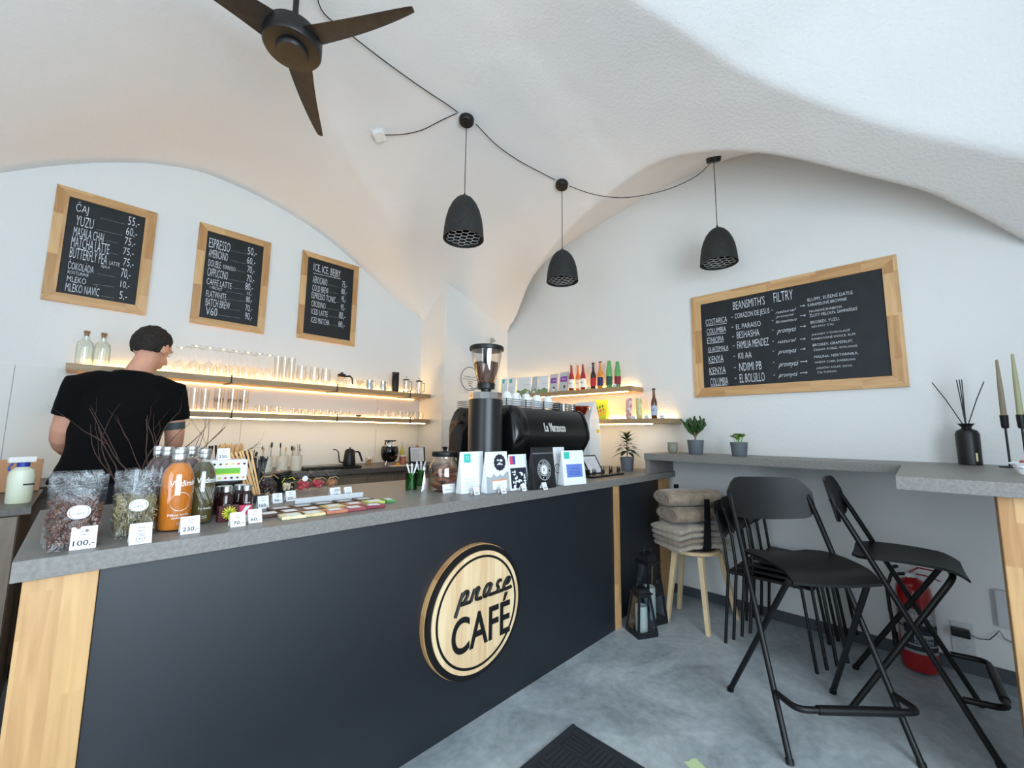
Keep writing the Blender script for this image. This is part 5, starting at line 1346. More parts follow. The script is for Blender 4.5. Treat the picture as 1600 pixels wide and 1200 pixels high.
# cellophane bags tied with twine
def cello(px, pbase, top, w, inner, lab, ribbon, sticker=False):
    x, y = seg(px, pbase, CZ); y += .04; x = xat(px, y, 1.04); h = max(.1, zat(x, y, top)-CZ)
    t = thing('cellophane_bag', lab, 'bag', (x, y, CZ), group='tied cellophane gift bags')
    k = h; R = []
    for i, (zz, s2) in enumerate(((0, .8), (.12, 1.0), (.35, .95), (.50, .55), (.56, .30), (.66, .5), (.85, .95), (1, 1.25))):
        R.append([(w/2*s2*cos(2*pi*j/14)*(1+.08*sin(j*3+i)), .7*w/2*s2*sin(2*pi*j/14)*(1+.10*cos(j*5+i)), k*zz+.006*sin(j*2.3)*(zz > .8)) for j in range(14)])
    q = MB(); q.loft(R, cap=False); q.build('cellophane', M_plastic, t, angle=20, recalc=False)
    q = MB(); q.tube([(.16*w*cos(2*pi*j/12), .12*w*sin(2*pi*j/12), k*.56) for j in range(12)], .0022, 6, closed=True)
    q.tube([(0, -.12*w, k*.56), (.25*w, -.2*w, k*.62), (.5*w, -.2*w, k*.5)], .0018, 5); q.tube([(0, -.12*w, k*.56), (-.28*w, -.2*w, k*.60), (-.45*w, -.2*w, k*.42)], .0018, 5); q.build('bow', ribbon, t)
    random.seed(int(px)); q = MB()
    for j in range(26): q.ball((random.uniform(-.33, .33)*w, random.uniform(-.22, .22)*w, random.uniform(.014, k*.42)), random.uniform(.008, .012), 8, 5)
    tag(q.build('sweets', inner, t), kind='stuff')
    if sticker:
        q = MB(); discflat(q, .014, Tr(0, -.32*w, k*.62) @ FACE_Y); q.build('sticker', M_white, t, smooth=False, recalc=False)
M_twine = mat('twine', (196, 160, 110), .8)
cello(417, 776, 722, .085, mat('dark_chocolate_balls', (46, 28, 24), .35), 'cellophane bag of dark chocolate balls tied with twine', M_twine)
cello(449, 770, 732, .065, mat('pale_sweets', (220, 200, 160), .5), 'small cellophane bag with a bright yellow ribbon', mat('yellow_ribbon', (236, 220, 40), .5))
cello(474, 768, 738, .07, mat('red_sweets', (190, 60, 70), .4), 'cellophane bag of red sweets with round white sticker', M_twine, True)
cello(497, 766, 736, .07, mat('red_sweets'), 'cellophane bag of red sweets tied with raffia, left of its twin', M_twine)
cello(519, 764, 738, .06, mat('brown_biscuits', (170, 110, 70), .6), 'cellophane bag of brown biscuits behind the 130 card', M_twine)
# low grey tray behind the chocolates
ax, ay = seg(458, 790, CZ); bx_, by_ = seg(558, 777, CZ)
t = thing('card_tray', 'long low grey cardboard tray holding the cellophane bags', 'tray', ((ax+bx_)/2, 1.875, CZ))
Wt = bx_-ax
for (a, b_, c, d, e_, f_) in ((-Wt/2, Wt/2, -.03, -.027, 0, .03), ):
    q = MB(); q.box(a, b_, c, d, e_, f_); q.build('front_wall', M_lgrey, t, smooth=False)
# chocolate bars in two rows
random.seed(4)
CH = [(456, 806, (226, 218, 176), 'cream white chocolate'), (487, 800, (214, 196, 150), 'pale caramel chocolate'), (522, 795, (190, 120, 90), 'orange-brown chocolate'), (552, 789, (150, 70, 78), 'dusky pink chocolate'), (583, 782, (130, 50, 66), 'raspberry red chocolate'),
      (420, 801, (70, 40, 34), 'dark brown chocolate at the left end'), (452, 791, (100, 70, 50), 'milk chocolate behind the cream one'), (485, 786, (84, 54, 42), 'dark chocolate behind the caramel one'), (520, 783, (206, 190, 120), 'yellowish chocolate behind the 60 card'), (552, 778, (160, 96, 66), 'nut brown chocolate behind the pink one'), (583, 773, (186, 204, 110), 'pale green chocolate'), (606, 777, (90, 150, 84), 'green wrapped sweet at the right end')]
prev = []
for i, (px, py, c, nm) in enumerate(CH):
    x, y = seg(px, py, CZ)
    row = 0 if i < 5 else 1
    y = 1.615 if row == 0 else (1.70 if i < 10 else 1.70); x = xat(px, y, CZ)
    t = thing('chocolate_bar', 'flat wrapped bar of '+nm+' lying on the counter', 'chocolate bar', (x, y+.0, CZ), rad(random.uniform(-7, 2)), 'flat chocolate bars')
    ww = .078 if i < 11 else .04
    m_ = mat('choc_%d' % i, c, .4, var=.25, vscale=60)
    q = MB(); q.box(-ww/2, ww/2, -.036, .036, 0, .011); q.build('bar', m_, t, smooth=False, bevel=.002)
    q = MB(); q.box(-ww*.28, ww*.28, -.022, .018, .0112, .0118); q.build('paper_label', M_white, t, smooth=False)
# clear film sheet under second row: second layer, stacked bars
x = xat(447, 1.785, CZ)
for i, px in enumerate((436, 470, 503, 536, 566)):
    t = thing('chocolate_bar', 'dark wrapped chocolate bar in the rear row, %s from the left' % ORD[i], 'chocolate bar', (xat(px, 1.79, CZ), 1.785, CZ), rad(-3), 'flat chocolate bars, rear row')
    q = MB(); q.box(-.037, .037, -.036, .036, 0, .012); q.build('bar', mat('choc_dark', (78, 52, 42), .35, var=.3, vscale=50), t, smooth=False, bevel=.002)
    q = MB(); q.box(-.026, .024, -.028, .01, .0122, .0128); q.build('paper_label', M_lgrey, t, smooth=False)
# green glasses with paper straws / pens
for i, (px, pb) in enumerate(((647, 766), (668, 761))):
    x, y = seg(px, pb, CZ); y += .03
    t = thing('green_glass', 'green glass holding white-handled spoons, %s of the two left of the jar' % ('front' if i == 0 else 'rear'), 'glass', (x+(.012 if i else 0), y+(.06 if i else 0), CZ), group='green glasses of spoons')
    q = MB(); q.shell([(.030, 0), (.032, .09)], .003, 28); q.build('glass_body', glass('green_glass', (120, 205, 130), edge=.4, base=.08), t)
    for k in range(6):
        a = k*1.05; q = MB(); q.tube([(-.016*cos(a), -.016*sin(a), .006), (.030*cos(a), .030*sin(a), .135)], [.0022, .0045], 8); q.build('spoon', M_white, t)
# cookie jar
x, y = seg(694, 769, CZ); y += .06; x = xat(694, y, 1.08)
hj = zat(x, y, 713)-CZ; rj = wid(Vector((x, y, 1.08)), 49)/2
t = thing('cookie_jar', 'big clear jar of brown cookies with black knobbed lid', 'jar', (x, y, CZ))
q = MB(); q.shell([(rj*.9, 0), (rj, hj*.08), (rj, hj*.62), (rj*.93, hj*.76), (rj*.70, hj*.90), (rj*.68, hj)], .0025, 40); q.build('jar_glass', M_gl2, t)
q = MB(); q.lathe([(.001, hj), (rj*.80, hj), (rj*.82, hj+.003), (rj*.82, hj+.022), (rj*.78, hj+.025), (.012, hj+.026), (.009, hj+.035), (.016, hj+.05), (.001, hj+.053)], 40); q.build('lid', M_black, t)
cookie_m = mat('cookie', (150, 92, 62), .85, var=.35, vscale=50, bump=.8, bscale=90, bdist=.004)
ck = None
for k in range(13):
    a = k*2.4; rr = rj*.42*(1 if k % 4 else .2); zz = CZ+.014+.0092*k
    if ck is None:
        q = MB(); q.lathe([(.001, -.007), (.030, -.007), (.036, -.002), (.034, .004), (.02, .008), (.001, .009)], 18); ck = q.build('cookie', cookie_m); o = ck
    else: o = ck.copy(); COL.objects.link(o)
    o.location = (x+rr*cos(a), y+rr*sin(a), zz); o.rotation_euler = (rad(28*sin(k*1.7)), rad(28*cos(k*2.1)), a)
    tag(o, 'brown chocolate cookie piled inside the big clear jar', 'cookie', 'cookies in the jar')
for k in range(5):
    q = MB(); q.tube([(0, 0, 0), (0, 0, .10)], .002, 6); q.ball((0, 0, .112), (.010, .003, .016), 10, 6); o = q.build('spoon', M_steel)
    o.matrix_world = Tr(x-rj-.035+.010*k, y+.03+.004*k, CZ+.002) @ Ry(rad(8-4*k))
    o.location.z = CZ+.002
    tag(o, 'small steel spoon leaning left of the cookie jar, %s of five' % ORD[k], 'spoon', 'steel spoons by the jar')

# ---- grinder
x = xat(758, 1.82, 1.25); y = 1.82
rg = wid(Vector((x, y, 1.2)), 54)/2
zt1 = zat(x, y, 625); zt2 = zat(x, y, 616); zc0 = zat(x, y, 608); zh = zat(x, y, 547)
t = thing('coffee_grinder', 'tall black cylindrical coffee grinder with clear bean hopper', 'grinder', (x, y, CZ))
q = MB(); q.lathe([(.001, 0), (rg*1.02, 0), (rg*1.02, .02), (rg, .025), (rg, zt1-CZ), (.001, zt1-CZ)], 48); q.build('body', mat('satin_black', (20, 20, 22), .33, spec=.6), t)
q = MB(); q.lathe([(rg*.96, zt1-CZ), (rg*.98, zt1-CZ+.002), (rg*.98, zt2-CZ+.006), (rg*.5, zt2-CZ+.008), (.001, zt2-CZ+.008)], 12); q.build('chrome_collar', M_chrome, t, smooth=False)
q = MB(); q.lathe([(rg*.30, zt2-CZ), (rg*.30, zc0-CZ), (rg*.52, zc0-CZ+.001), (rg*.54, zc0-CZ+.03), (rg*.50, zc0-CZ+.034), (.001, zc0-CZ+.034)], 36); q.build('hopper_base', M_black, t)
H0 = zc0-CZ+.034; H1 = zh-CZ
hp = [(rg*.52, H0), (rg*.62, H0+.2*(H1-H0)), (rg*.78, H0+.5*(H1-H0)), (rg*.88, H0+.78*(H1-H0)), (rg*.92, H1)]
q = MB(); q.lathe(hp+[(a-.003, z) for a, z in hp[::-1]], 44, closed=True); q.build('hopper', M_gl2, t)
hz = .60*(H1-H0)
q = MB(); q.lathe([(.001, H0+.002)]+[(a-.006, z) for a, z in hp[:3]]+[(rg*.80-.006, H0+hz-.004), (rg*.5, H0+hz+.002), (.001, H0+hz)], 36)
random.seed(8)
for k in range(900):
    u = random.uniform(0, 1); zz = H0+hz*u; rr = rg*(.52+.30*u)-.006; a = random.uniform(0, 6.28)
    if k > 650: rr = rr*sqrt(random.uniform(0, 1)); zz = H0+hz
    q.ball((0, 0, 0), (.006, .0042, .004), 6, 4, 0, Tr(rr*cos(a), rr*sin(a), zz) @ Euler((random.uniform(0, 6), random.uniform(0, 6), 0)).to_matrix().to_4x4())
tag(q.build('coffee_beans', M_bean, t), kind='stuff')
q = MB(); q.lathe([(rg*.93, H1-.006), (rg*1.02, H1-.004), (rg*1.03, H1+.014), (rg*.98, H1+.020), (.001, H1+.022)], 44); q.build('lid', M_black, t)
q = MB(); q.tube([(-rg*.3, 0, H0-.04), (-rg*1.2, -.01, H0-.038)], .0025, 8); q.ball((-rg*1.25, -.01, H0-.038), (.012, .006, .006), 10, 6); q.build('shut_off_lever', M_chrome, t)
q = MB(); q.lathe([(.001, 0), (.009, 0), (.009, .003), (.001, .003)], 20, M=Tr(rg*.35, -rg*.945, .05) @ Rx(rad(90))); q.build('badge', M_chrome, t)
q = MB(); q.box(-.012, .012, -.004, .004, -.09, 0, M=Tr(-rg*.62, -rg*.55, H1-.005)); q.build('lid_clip', M_black, t, smooth=False, bevel=.003)
# second, matt black grinder half hidden at the left
y2_ = 2.05; x2_ = xat(727, y2_, 1.3)
t = thing('small_grinder', 'matt black espresso grinder with lever, half hidden behind main grinder', 'grinder', (x2_, y2_, CZ))
q = MB(); q.prism([(-.02, .0), (.06, 0), (.06, .46), (.0, .46), (-.02, .40), (-.03, .36), (-.075, .30), (-.085, .22), (-.09, .17), (-.06, .15), (-.02, .15)], -.06, .06, 'xz'); q.build('body', M_blackm, t, smooth=False, bevel=.008)
q = MB(); q.tube([(-.02, 0, .37), (-.045, 0, .37)], .009, 10); q.ball((-.05, 0, .37), .012); q.tube([(-.015, 0, .38), (-.02, 0, .43)], .006, 8); q.build('knob', M_black, t)
q = MB(); q.tube([(-.03, 0, .15), (-.03, 0, .125)], .02, 14); q.build('spout', M_black, t)
for i, px in enumerate((710, 722)):
    yy = 2.27; xx_ = xat(px, yy, 1.1)
    t = thing('syrup_bottle', 'clear pump-less syrup bottle with dark cap, %s of two behind the jar' % ORD[i], 'bottle', (xx_-.018*(1-i), yy, CZ), group='clear syrup bottles')
    q = MB(); q.lathe([(.001, 0), (.024, 0), (.026, .005), (.026, .11), (.011, .15), (.010, .185), (.001, .185)], 24); q.build('body', mat('pale_syrup', (190, 180, 150), .15, coat=.6) if False else glass('syrup_glass', (235, 232, 215), edge=.6, base=.1), t)
    q = MB(); q.lathe([(.012, .182), (.013, .183), (.013, .2), (.001, .2)], 16); q.build('cap', M_black, t)

# ---- espresso machine
yb = 1.80; xl = xat(800, yb-.06, 1.30); xr = xat(918, yb-.09, 1.30)
zt_m = zat(xr, yb, 650); zt_l = zat(xl, yb, 641)
W = xr-xl; ztop = 1.462
em = thing('espresso_machine', 'black espresso machine with rounded back, chrome lettering and cup rail', 'coffee machine', ((xl+xr)/2, yb, CZ))
def prof_m(s2=1.0, g=0.0):
    return [(.0, .05), (-.015-g, .10), (-.03-g, .16), (-.075-g, .225), (-.098-g, .27), (-.098-g, .31), (-.08-g, .38), (-.055-g, .44), (-.03-g, ztop-CZ-.008+g), (.0, ztop-CZ+g), (.50, ztop-CZ+g), (.54, ztop-CZ-.06), (.54, .28), (.46, .24), (.40, .20), (.40, .05)]
q = MB(); q.prism(prof_m(), -W/2+.05, W/2-.012, 'yz'); q.build('body', mat('machine_black', (12, 12, 14), .30, spec=.6), em, smooth=True, angle=32)
M_cap = mat('end_cap_gloss', (14, 14, 16), .22, spec=.6)
# shaped end caps: tapering shoulder on the left, slim one on the right
q = MB(); R = []
for (xx_, sc2) in ((-W/2-.012, .80), (-W/2, .95), (-W/2+.03, 1.06), (-W/2+.075, 1.08), (-W/2+.12, 1.0)):
    R.append([(xx_, a*sc2 if a < 0 else a, .05+(b_-.05)*(sc2 if sc2 < 1 else 1+(sc2-1)*.3)) for a, b_ in prof_m()])
q.loft(R); q.build('end_cap', M_cap, em, angle=40)
q = MB(); q.prism(prof_m(1, .006), W/2-.016, W/2+.006, 'yz'); q.build('end_cap', M_cap, em, angle=32)
q = MB()
for a in (-W/2+.05, W/2-.05):
    for b_ in (.05, .36): q.tube([(a, b_, 0), (a, b_, .052)], [.022, .018], 16)
tag(q.build('feet', M_chrome, em), kind='stuff')
fa = atan2(.098-.055, .44-.31)
q = MB(); q.text('La Marzocco', .22, .060, Tr(-.115, -.104, .318) @ Rx(-fa) @ Rx(rad(90)), shear=.15, thin=.01); o = q.build('lettering', mat('pale_lettering', (200, 198, 192), .4), em, smooth=False); md = o.modifiers.new('s', 'SOLIDIFY'); md.thickness = .005
q = MB(); q.prism([(-.09, .19), (-.02, .12), (.0, .12), (.0, .19)], -W/2+.16, W/2-.06, 'yz'); q.build('lower_panel', mat('blue_black', (16, 18, 26), .3), em, smooth=False, bevel=.004)
# cup rail: wires on posts round the top
zt0 = ztop-CZ
for k in range(4):
    z = zt0+.010+.013*k; q = MB(); x0_, x1_ = -W/2+.0, W/2-.02
    q.tube([(x0_, .0, z), (x1_-.01, 0, z), (x1_, .01, z), (x1_, .46, z), (x1_-.01, .47, z), (x0_, .47, z), (x0_-.01, .46, z), (x0_-.01, .01, z)], .0028, 6, closed=True); q.build('rail_wire', M_chrome, em)
for k in range(5):
    q = MB(); xx_ = -W/2+.01+(W-.04)*k/4; q.tube([(xx_, .0, zt0), (xx_, 0, zt0+.054)], .0045, 6); q.build('rail_post', M_black, em)
M_porc = mat('white_porcelain', (236, 238, 240), .25, coat=.4)
cupm = None; xm, ym = (xl+xr)/2, yb
def cup_mesh(m=M_porc):
    q = MB(); q.lathe([(.001, 0), (.022, 0), (.024, .003), (.036, .03), (.040, .058), (.038, .058), (.033, .03), (.020, .006), (.001, .005)], 24)
    q.tube([(.036, 0, .045), (.054, 0, .044), (.056, 0, .025), (.034, 0, .018)], .0035, 8); return q
ci = 0
for (px, dy, tilt, hgt) in ((790, .05, 168, 0), (805, .05, 172, 0), (821, .05, 195, 0), (838, .05, 170, 0), (855, .05, 188, 0), (800, .18, 180, 0), (822, .18, 180, 0), (844, .18, 180, 0)):
    yy = yb+dy+.02; xx_ = xat(px, yy, ztop+.03)
    o = cup_mesh().build('cup', M_porc) if cupm is None else cupm.copy()
    if cupm is None: cupm = o
    else: COL.objects.link(o)
    o.matrix_world = Tr(xx_, yy, ztop+.012+.062) @ Rx(rad(180)) @ Rz(rad(40*ci))
    tag(o, 'white porcelain cup upside down on the machine top, %s from the left' % ORD[ci] if ci < 5 else 'white porcelain cup in the machine top rear row, %s of three' % ORD[ci-5], 'cup', 'white cups on the espresso machine'); ci += 1
    if ci <= 5:
        o2 = o.copy(); COL.objects.link(o2); o2.matrix_world = Tr(xx_+.004, yy, ztop+.012+.062+.024) @ Rx(rad(176)) @ Rz(rad(40*ci+25))
        tag(o2, 'white porcelain cup stacked on another on the machine top, %s from the left' % ORD[ci-1], 'cup', 'upper white cups on the espresso machine')
for i, (px, m_) in enumerate(((868, M_black), (880, M_steel), (893, M_steel))):
    q = MB(); q.shell([(.026, 0), (.030, .058)], .002, 20); o = q.build('tumbler', m_); yy = yb+.07; o.location = (xat(px, yy, ztop+.03), yy, ztop+.001)
    tag(o, ('black', 'left steel', 'right steel')[i]+' tumbler on the machine top beside the white cups', 'tumbler')
q = MB(); q.shell([(.05, 0), (.085, .05), (.09, .075)], .003, 30); o = q.build('amber_bowl', glass('amber_glass', (214, 150, 110), edge=.4, base=.08)); o.location = (xat(906, yb+.30, ztop+.04), yb+.30, ztop+.001); tag(o, 'amber glass bowl on the right rear of machine top', 'bowl')
# white appliance right of the machine
y = 2.05; xa_, xb_ = xat(921, y, 1.3), xat(938, y, 1.3)
t = thing('white_appliance', 'tall white appliance with sloping top and yellow warning label', 'appliance', (xb_-.07, y, CZ))
hA = zat(xb_, y, 628)-CZ
q = MB(); q.prism([(-.10, 0), (.07, 0), (.075, hA*.55), (.045, hA*.80), (.0, hA), (-.03, hA*.98), (-.10, hA*.72)], 0, .20, 'xz'); q.build('housing', mat('white_enamel', (222, 228, 234), .35), t, smooth=False, bevel=.004)
q = MB(); q.box(.01, .05, -.0015, 0, hA*.53, hA*.58); q.build('warning_label', mat('yellow_label', (222, 184, 40), .5), t, smooth=False)
q = MB(); q.lathe([(.001, 0), (.004, 0), (.004, .003), (.001, .003)], 12, M=Tr(.05, -.001, hA*.68) @ Rx(rad(90))); q.build('screw', M_steel, t)
# framed sheet and forest silhouette tray
xf = xat(932, 1.80, 1.05)
t = thing('framed_menu', 'black-framed sheet of line drawings leaning beside the machine', 'frame', (xf, 1.80, CZ), rad(-6))
hF = .16; wF = .17
q = MB(); T_ = Rx(rad(-32))
for (a, b_, c, d) in ((-wF/2, wF/2, 0, .008), (-wF/2, wF/2, hF-.008, hF), (-wF/2, -wF/2+.008, .008, hF-.008), (wF/2-.008, wF/2, .008, hF-.008)): q.box(a, b_, -.006, .004, c, d, M=T_)
q.build('frame', M_black, t, smooth=False)
q = MB(); q.box(-wF/2+.008, wF/2-.008, -.002, .002, .008, hF-.008, M=T_); q.build('sheet', mat('pale_paper', (222, 222, 228), .6), t, smooth=False)
q = MB(); random.seed(2)
for k in range(34):
    u0 = random.uniform(-wF/2+.02, wF/2-.05); v0 = random.uniform(.02, hF-.03); l = random.uniform(.008, .045)
    quad(q, u0, u0+l, v0, v0+.0011, T_ @ Tr(0, -.0024, 0) @ FACE_Y); quad(q, u0, u0+.0011, v0, v0+l*.4, T_ @ Tr(0, -.0024, 0) @ FACE_Y)
q.build('line_drawing', M_grey, t, smooth=False, recalc=False)
xt0, yt0 = seg(928, 747, CZ); xt1, yt1 = seg(970, 744, CZ)
yt = 1.665; xt0 = xat(921, yt, CZ); xt1 = xat(970, yt, CZ)
t = thing('forest_tray', 'flat black tray edged with a cut-out row of fir trees', 'tray', ((xt0+xt1)/2, yt, CZ))
Lt = xt1-xt0
q = MB(); q.box(-Lt/2, Lt/2, -.03, .035, 0, .012); q.build('base', M_black, t, smooth=False, bevel=.002)
random.seed(9)
for k in range(12):
    xx_ = -Lt/2+.012+(Lt-.024)*k/11; hh_ = random.uniform(.035, .06); w_ = .011
    poly = [(-w_*.15, 0), (-w_*.15, .01)]
    for j in range(3):
        f0 = .01+(hh_-.01)*j/3; poly += [(-w_*(1-.25*j), f0), (-w_*.35*(1-.2*j), f0+(hh_-.01)/3)]
    poly += [(0, hh_+.008)]+[(-a, b_) for a, b_ in poly[::-1]]
    q = MB(); q.prism(poly, -.0015, .0015, 'xz', M=Tr(xx_, -.02+.012*(k % 3), .012)); q.build('fir_tree', M_black, t, smooth=False)
q = MB(); q.box(-.04, .04, -.03, .03, 0, .05); o = q.build('card_reader', M_black, smooth=False, bevel=.006); o.location = (xat(912, 1.75, 1.0), 1.75, CZ); tag(o, 'small black payment terminal behind the rightmost coffee bag', 'card reader')

# ================================================================== PLANTS
def leaf_mesh(l, w, th=.0, bend=.3, n=5):
    q = MB(); vs = []; 
    for i in range(n+1):
        t = i/n; ww = w*sin(pi*(t**.8))*.5+.0004; zz = -bend*l*t*t
        vs += [(l*t, -ww, zz+.15*ww), (l*t, 0, zz), (l*t, ww, zz+.15*ww)]
    fs = []
    for i in range(n):
        a = i*3; fs += [(a, a+1, a+4, a+3), (a+1, a+2, a+5, a+4)]
    q.add(vs, fs); return q
M_pot = mat('grey_pot', (96, 102, 108), .55, bump=.15, bscale=60)
M_soil = mat('soil', (48, 36, 28), .95, bump=.8, bscale=80)
def plant(lab, x, y, z, rp, hp_, kind, seedv):
    random.seed(seedv)
    t = thing('potted_plant', lab, 'plant', (x, y, z))
    q = MB(); q.lathe([(.001, 0), (rp*.80, 0), (rp*.82, .003), (rp, hp_), (rp-.005, hp_), (rp*.85, hp_-.012), (.001, hp_-.012)], 36); q.build('pot', M_pot, t)
    q = MB(); q.lathe([(.001, hp_-.010), (rp*.88, hp_-.0105)], 24); q.build('soil', M_soil, t)
    if kind == 'dark':
        lm = leaf_mesh(.082, .030, bend=.35).build('leaf', mat('dark_leaf', (52, 70, 40), .35, var=.35, vscale=25), t, recalc=False)
        q = MB(); q.tube([(0, 0, hp_-.012), (.004, 0, hp_+.03), (0, 0, hp_+.11)], [.0035, .003, .002], 8); q.build('stem', M_twig, t)
        n = 46
        for k in range(n):
            u = k/n; h = hp_+.03+.115*u; a = k*2.4; el = rad(-5+60*u)
            M_ = Tr(0, 0, h) @ Rz(a) @ Ry(-el) @ Tr(.006, 0, 0) @ Matrix.Scale(1.15-.55*u+random.uniform(-.1, .15), 4)
            if k == 0: lm.matrix_local = M_
            else: shared('leaf', lm, t, M_)
    elif kind == 'jade':
        q = MB(); q.lathe([(.0035, 0), (.0065, .02), (.007, .035), (.0055, .043), (.001, .046)], 8); lm = q.build('leaf', mat('jade_leaf', (58, 86, 46), .35, var=.3, vscale=30), t)
        first = True
        brs = []
        for k in range(11):
            a = k*2.4; tilt = rad(14+34*random.random()); l = random.uniform(.07, .125)
            d = Vector((sin(tilt)*cos(a), sin(tilt)*sin(a), cos(tilt))); p0 = Vector((0, 0, hp_-.012)); p1 = p0+Vector((0, 0, .03)); p2 = p1+d*l
            q = MB(); q.tube([p0, p1, p2], [.006, .005, .0035], 8); q.build('stem', mat('jade_stem', (120, 110, 80), .7), t)
            for j in range(7):
                u = .35+.65*j/6; p = p1+d*l*u; aa = j*2.1+k; dd = (d+Vector((cos(aa), sin(aa), .3))*.75).normalized()
                M_ = Tr(*p) @ dd.to_track_quat('Z', 'Y').to_matrix().to_4x4() @ Matrix.Scale(random.uniform(1.0, 1.35), 4)
                if first: lm.matrix_local = M_; first = False
                else: shared('leaf', lm, t, M_)
    else:
        lm = leaf_mesh(.026, .02, bend=-.15).build('leaf', mat('lime_leaf', (150, 156, 70), .45, rgb2=(86, 116, 52), vscale=30), t, recalc=False); first = True
        for k in range(9):
            a = k*2.4; rr = rp*.75*sqrt((k+.5)/9); top = Vector((rr*cos(a)*1.15, rr*sin(a), hp_+.018+random.uniform(0, .035)))
            q = MB(); q.tube([(rr*.5*cos(a), rr*.5*sin(a), hp_-.012), top], .002, 6); q.build('stem', M_green, t)
            for j in range(9):
                M_ = Tr(*top) @ Rz(j*2.4) @ Ry(-rad(10+7*j)) @ Tr(.002, 0, 0) @ Matrix.Scale(1.1-.06*j, 4)
                if first: lm.matrix_local = M_; first = False
                else: shared('leaf', lm, t, M_)
    return t
y = 1.80; x = xat(980, y, 1.02)
plant('dark-leaved young plant in grey pot at counter end by the machine', x, y, CZ, .045, .085, 'dark', 3).scale = (1.32,)*3
BZ2 = BT+.0006
yy_ = yat(1087, 3.36, 1.2); plant('bushy jade plant with upright fleshy leaves in a grey pot', 3.36, yy_, BZ2, .056, .098, 'jade', 5).scale = (1.1,)*3
yy_ = yat(1155, 3.30, 1.2); plant('low yellow-green succulent in a grey pot on the high bar', 3.30, yy_, BZ2, .058, .098, 'lime', 6)
yy_ = yat(1051, 3.36, 1.2)
q = MB(); q.lathe([(.001, 0), (.024, 0), (.034, .012), (.038, .03), (.038, .085), (.034, .085), (.034, .03), (.001, .02)], 32)
o = q.build('concrete_cup', mat('pale_concrete', (142, 140, 128), .8, var=.2, vscale=60)); o.location = (3.36, yy_, BZ2); tag(o, 'small rounded pale concrete cup at the left end of high bar', 'cup')

# ================================================================== GOODS ON WALL B SHELVES
ZU, ZL = 1.7286, 1.4376
XF = 3.40
def bag_b(px0, px1, ptop, lab, m, deco):
    y0 = yat(px0, XF, ZU+.05); y1 = yat(px1, XF, ZU+.05); w = abs(y1-y0)*.97; yc = (y0+y1)/2; h = zat(XF, yc, ptop)-ZU
    t, S, Lh = bag('coffee_bag', lab, 'coffee bags on the right wall shelf', XF+.03, yc, ZU, w, h, .045, m, rz=rad(-90)); deco(t, S, Lh, w); return t
def d_teal(t, S, Lh, w):
    q = MB(); quad(q, -w*.36, 0, Lh*.72, Lh*.96, S, 0); q.build('teal_tab', M_teal, t, smooth=False, recalc=False)
    q = MB()
    for k in range(3): quad(q, -w*.3, w*.2, Lh*(.42-.1*k), Lh*(.42-.1*k)+.003, S); 
    q.build('print', M_grey, t, smooth=False, recalc=False)
def d_green(t, S, Lh, w):
    q = MB(); q.add([(-w*.5, Lh*.02, 0), (w*.5, Lh*.02, 0), (w*.5, Lh*.2, 0), (w*.1, Lh*.34, 0), (-w*.2, Lh*.22, 0), (-w*.5, Lh*.3, 0)], [(0, 1, 2, 3, 4, 5)], 0, S); q.build('leaf_print', mat('sage_print', (130, 158, 110), .6), t, smooth=False, recalc=False)
    q = MB(); quad(q, -w*.1, w*.4, Lh*.55, Lh*.57, S); q.build('print', M_grey, t, smooth=False, recalc=False)
def d_purple(t, S, Lh, w):
    q = MB(); quad(q, -w*.38, w*.34, Lh*.50, Lh*.78, S, 0); q.build('purple_label', M_purple, t, smooth=False, recalc=False)
    q = MB(); q.text('CASA', w*.45, Lh*.08, S @ Tr(-w*.22, Lh*.60, .0006)); q.build('label_text', M_lab, t, smooth=False, recalc=False)
    q = MB(); discflat(q, w*.10, S, 0, 8, w*.08, Lh*.25, w*.14); q.build('sprig_print', M_ink, t, smooth=False, recalc=False)
BG = [(781, 791, 591, 'white coffee bag with teal tab, partly behind the hopper', M_whitebag, d_teal), (792, 804, 590, 'white coffee bag with teal tab, second on the wall shelf', M_whitebag, d_teal),
      (806, 828, 589, 'wide pale coffee bag with sage green base print', M_whitebag, d_green), (829, 838, 588, 'narrow plain grey-white coffee bag on the wall shelf', M_greybag, d_green),
      (839, 855, 587, 'pale grey coffee bag with green strip, left of the purple ones', M_whitebag, d_green), (857, 870, 584, 'silver coffee bag with purple label, left of two', M_greybag, d_purple), (872, 887, 581, 'silver coffee bag with purple label, right of two by bottles', M_greybag, d_purple)]
for a in BG: bag_b(*a)
def bottle(px, ptop, zb, rr, prof, liq, lab, labelm=None, capm=None, text_=None, xx_=XF):
    y = yat(px, xx_, zb+.1); h = zat(xx_, y, ptop)-zb
    t = thing('drink_bottle', lab, 'bottle', (xx_, y, zb), rad(-90), 'drink bottles on the wall shelves')
    P = [(.001, 0), (rr*.92, 0), (rr, .004)]+[(rr*a, h*b_) for a, b_ in prof]+[(.001, h*.96)]
    q = MB(); q.lathe(P, 28); q.build('body', liq, t)
    q = MB(); q.lathe([(rr*.52, h*.955), (rr*.56, h*.96), (rr*.54, h), (.001, h)], 18); q.build('cap', capm or M_alu, t)
    if labelm:
        q = MB(); q.lathe([(rr+.0006, h*.10), (rr+.0006, h*.42)], 28, closed=False); q.f = [f for f in q.f if len(f) == 4]; q.mi = [0]*len(q.f); q.build('label', labelm, t, recalc=False)
        if text_:
            q = MB(); text_wrap(q, text_, rr*1.4, h*.06, rr+.0014, h*.25); q.build('label_text', M_ink, t, smooth=False, recalc=False)
LN = [(1, .40), (1, .50), (.95, .55), (.72, .62), (.50, .69), (.44, .80), (.42, .92), (.48, .955)]
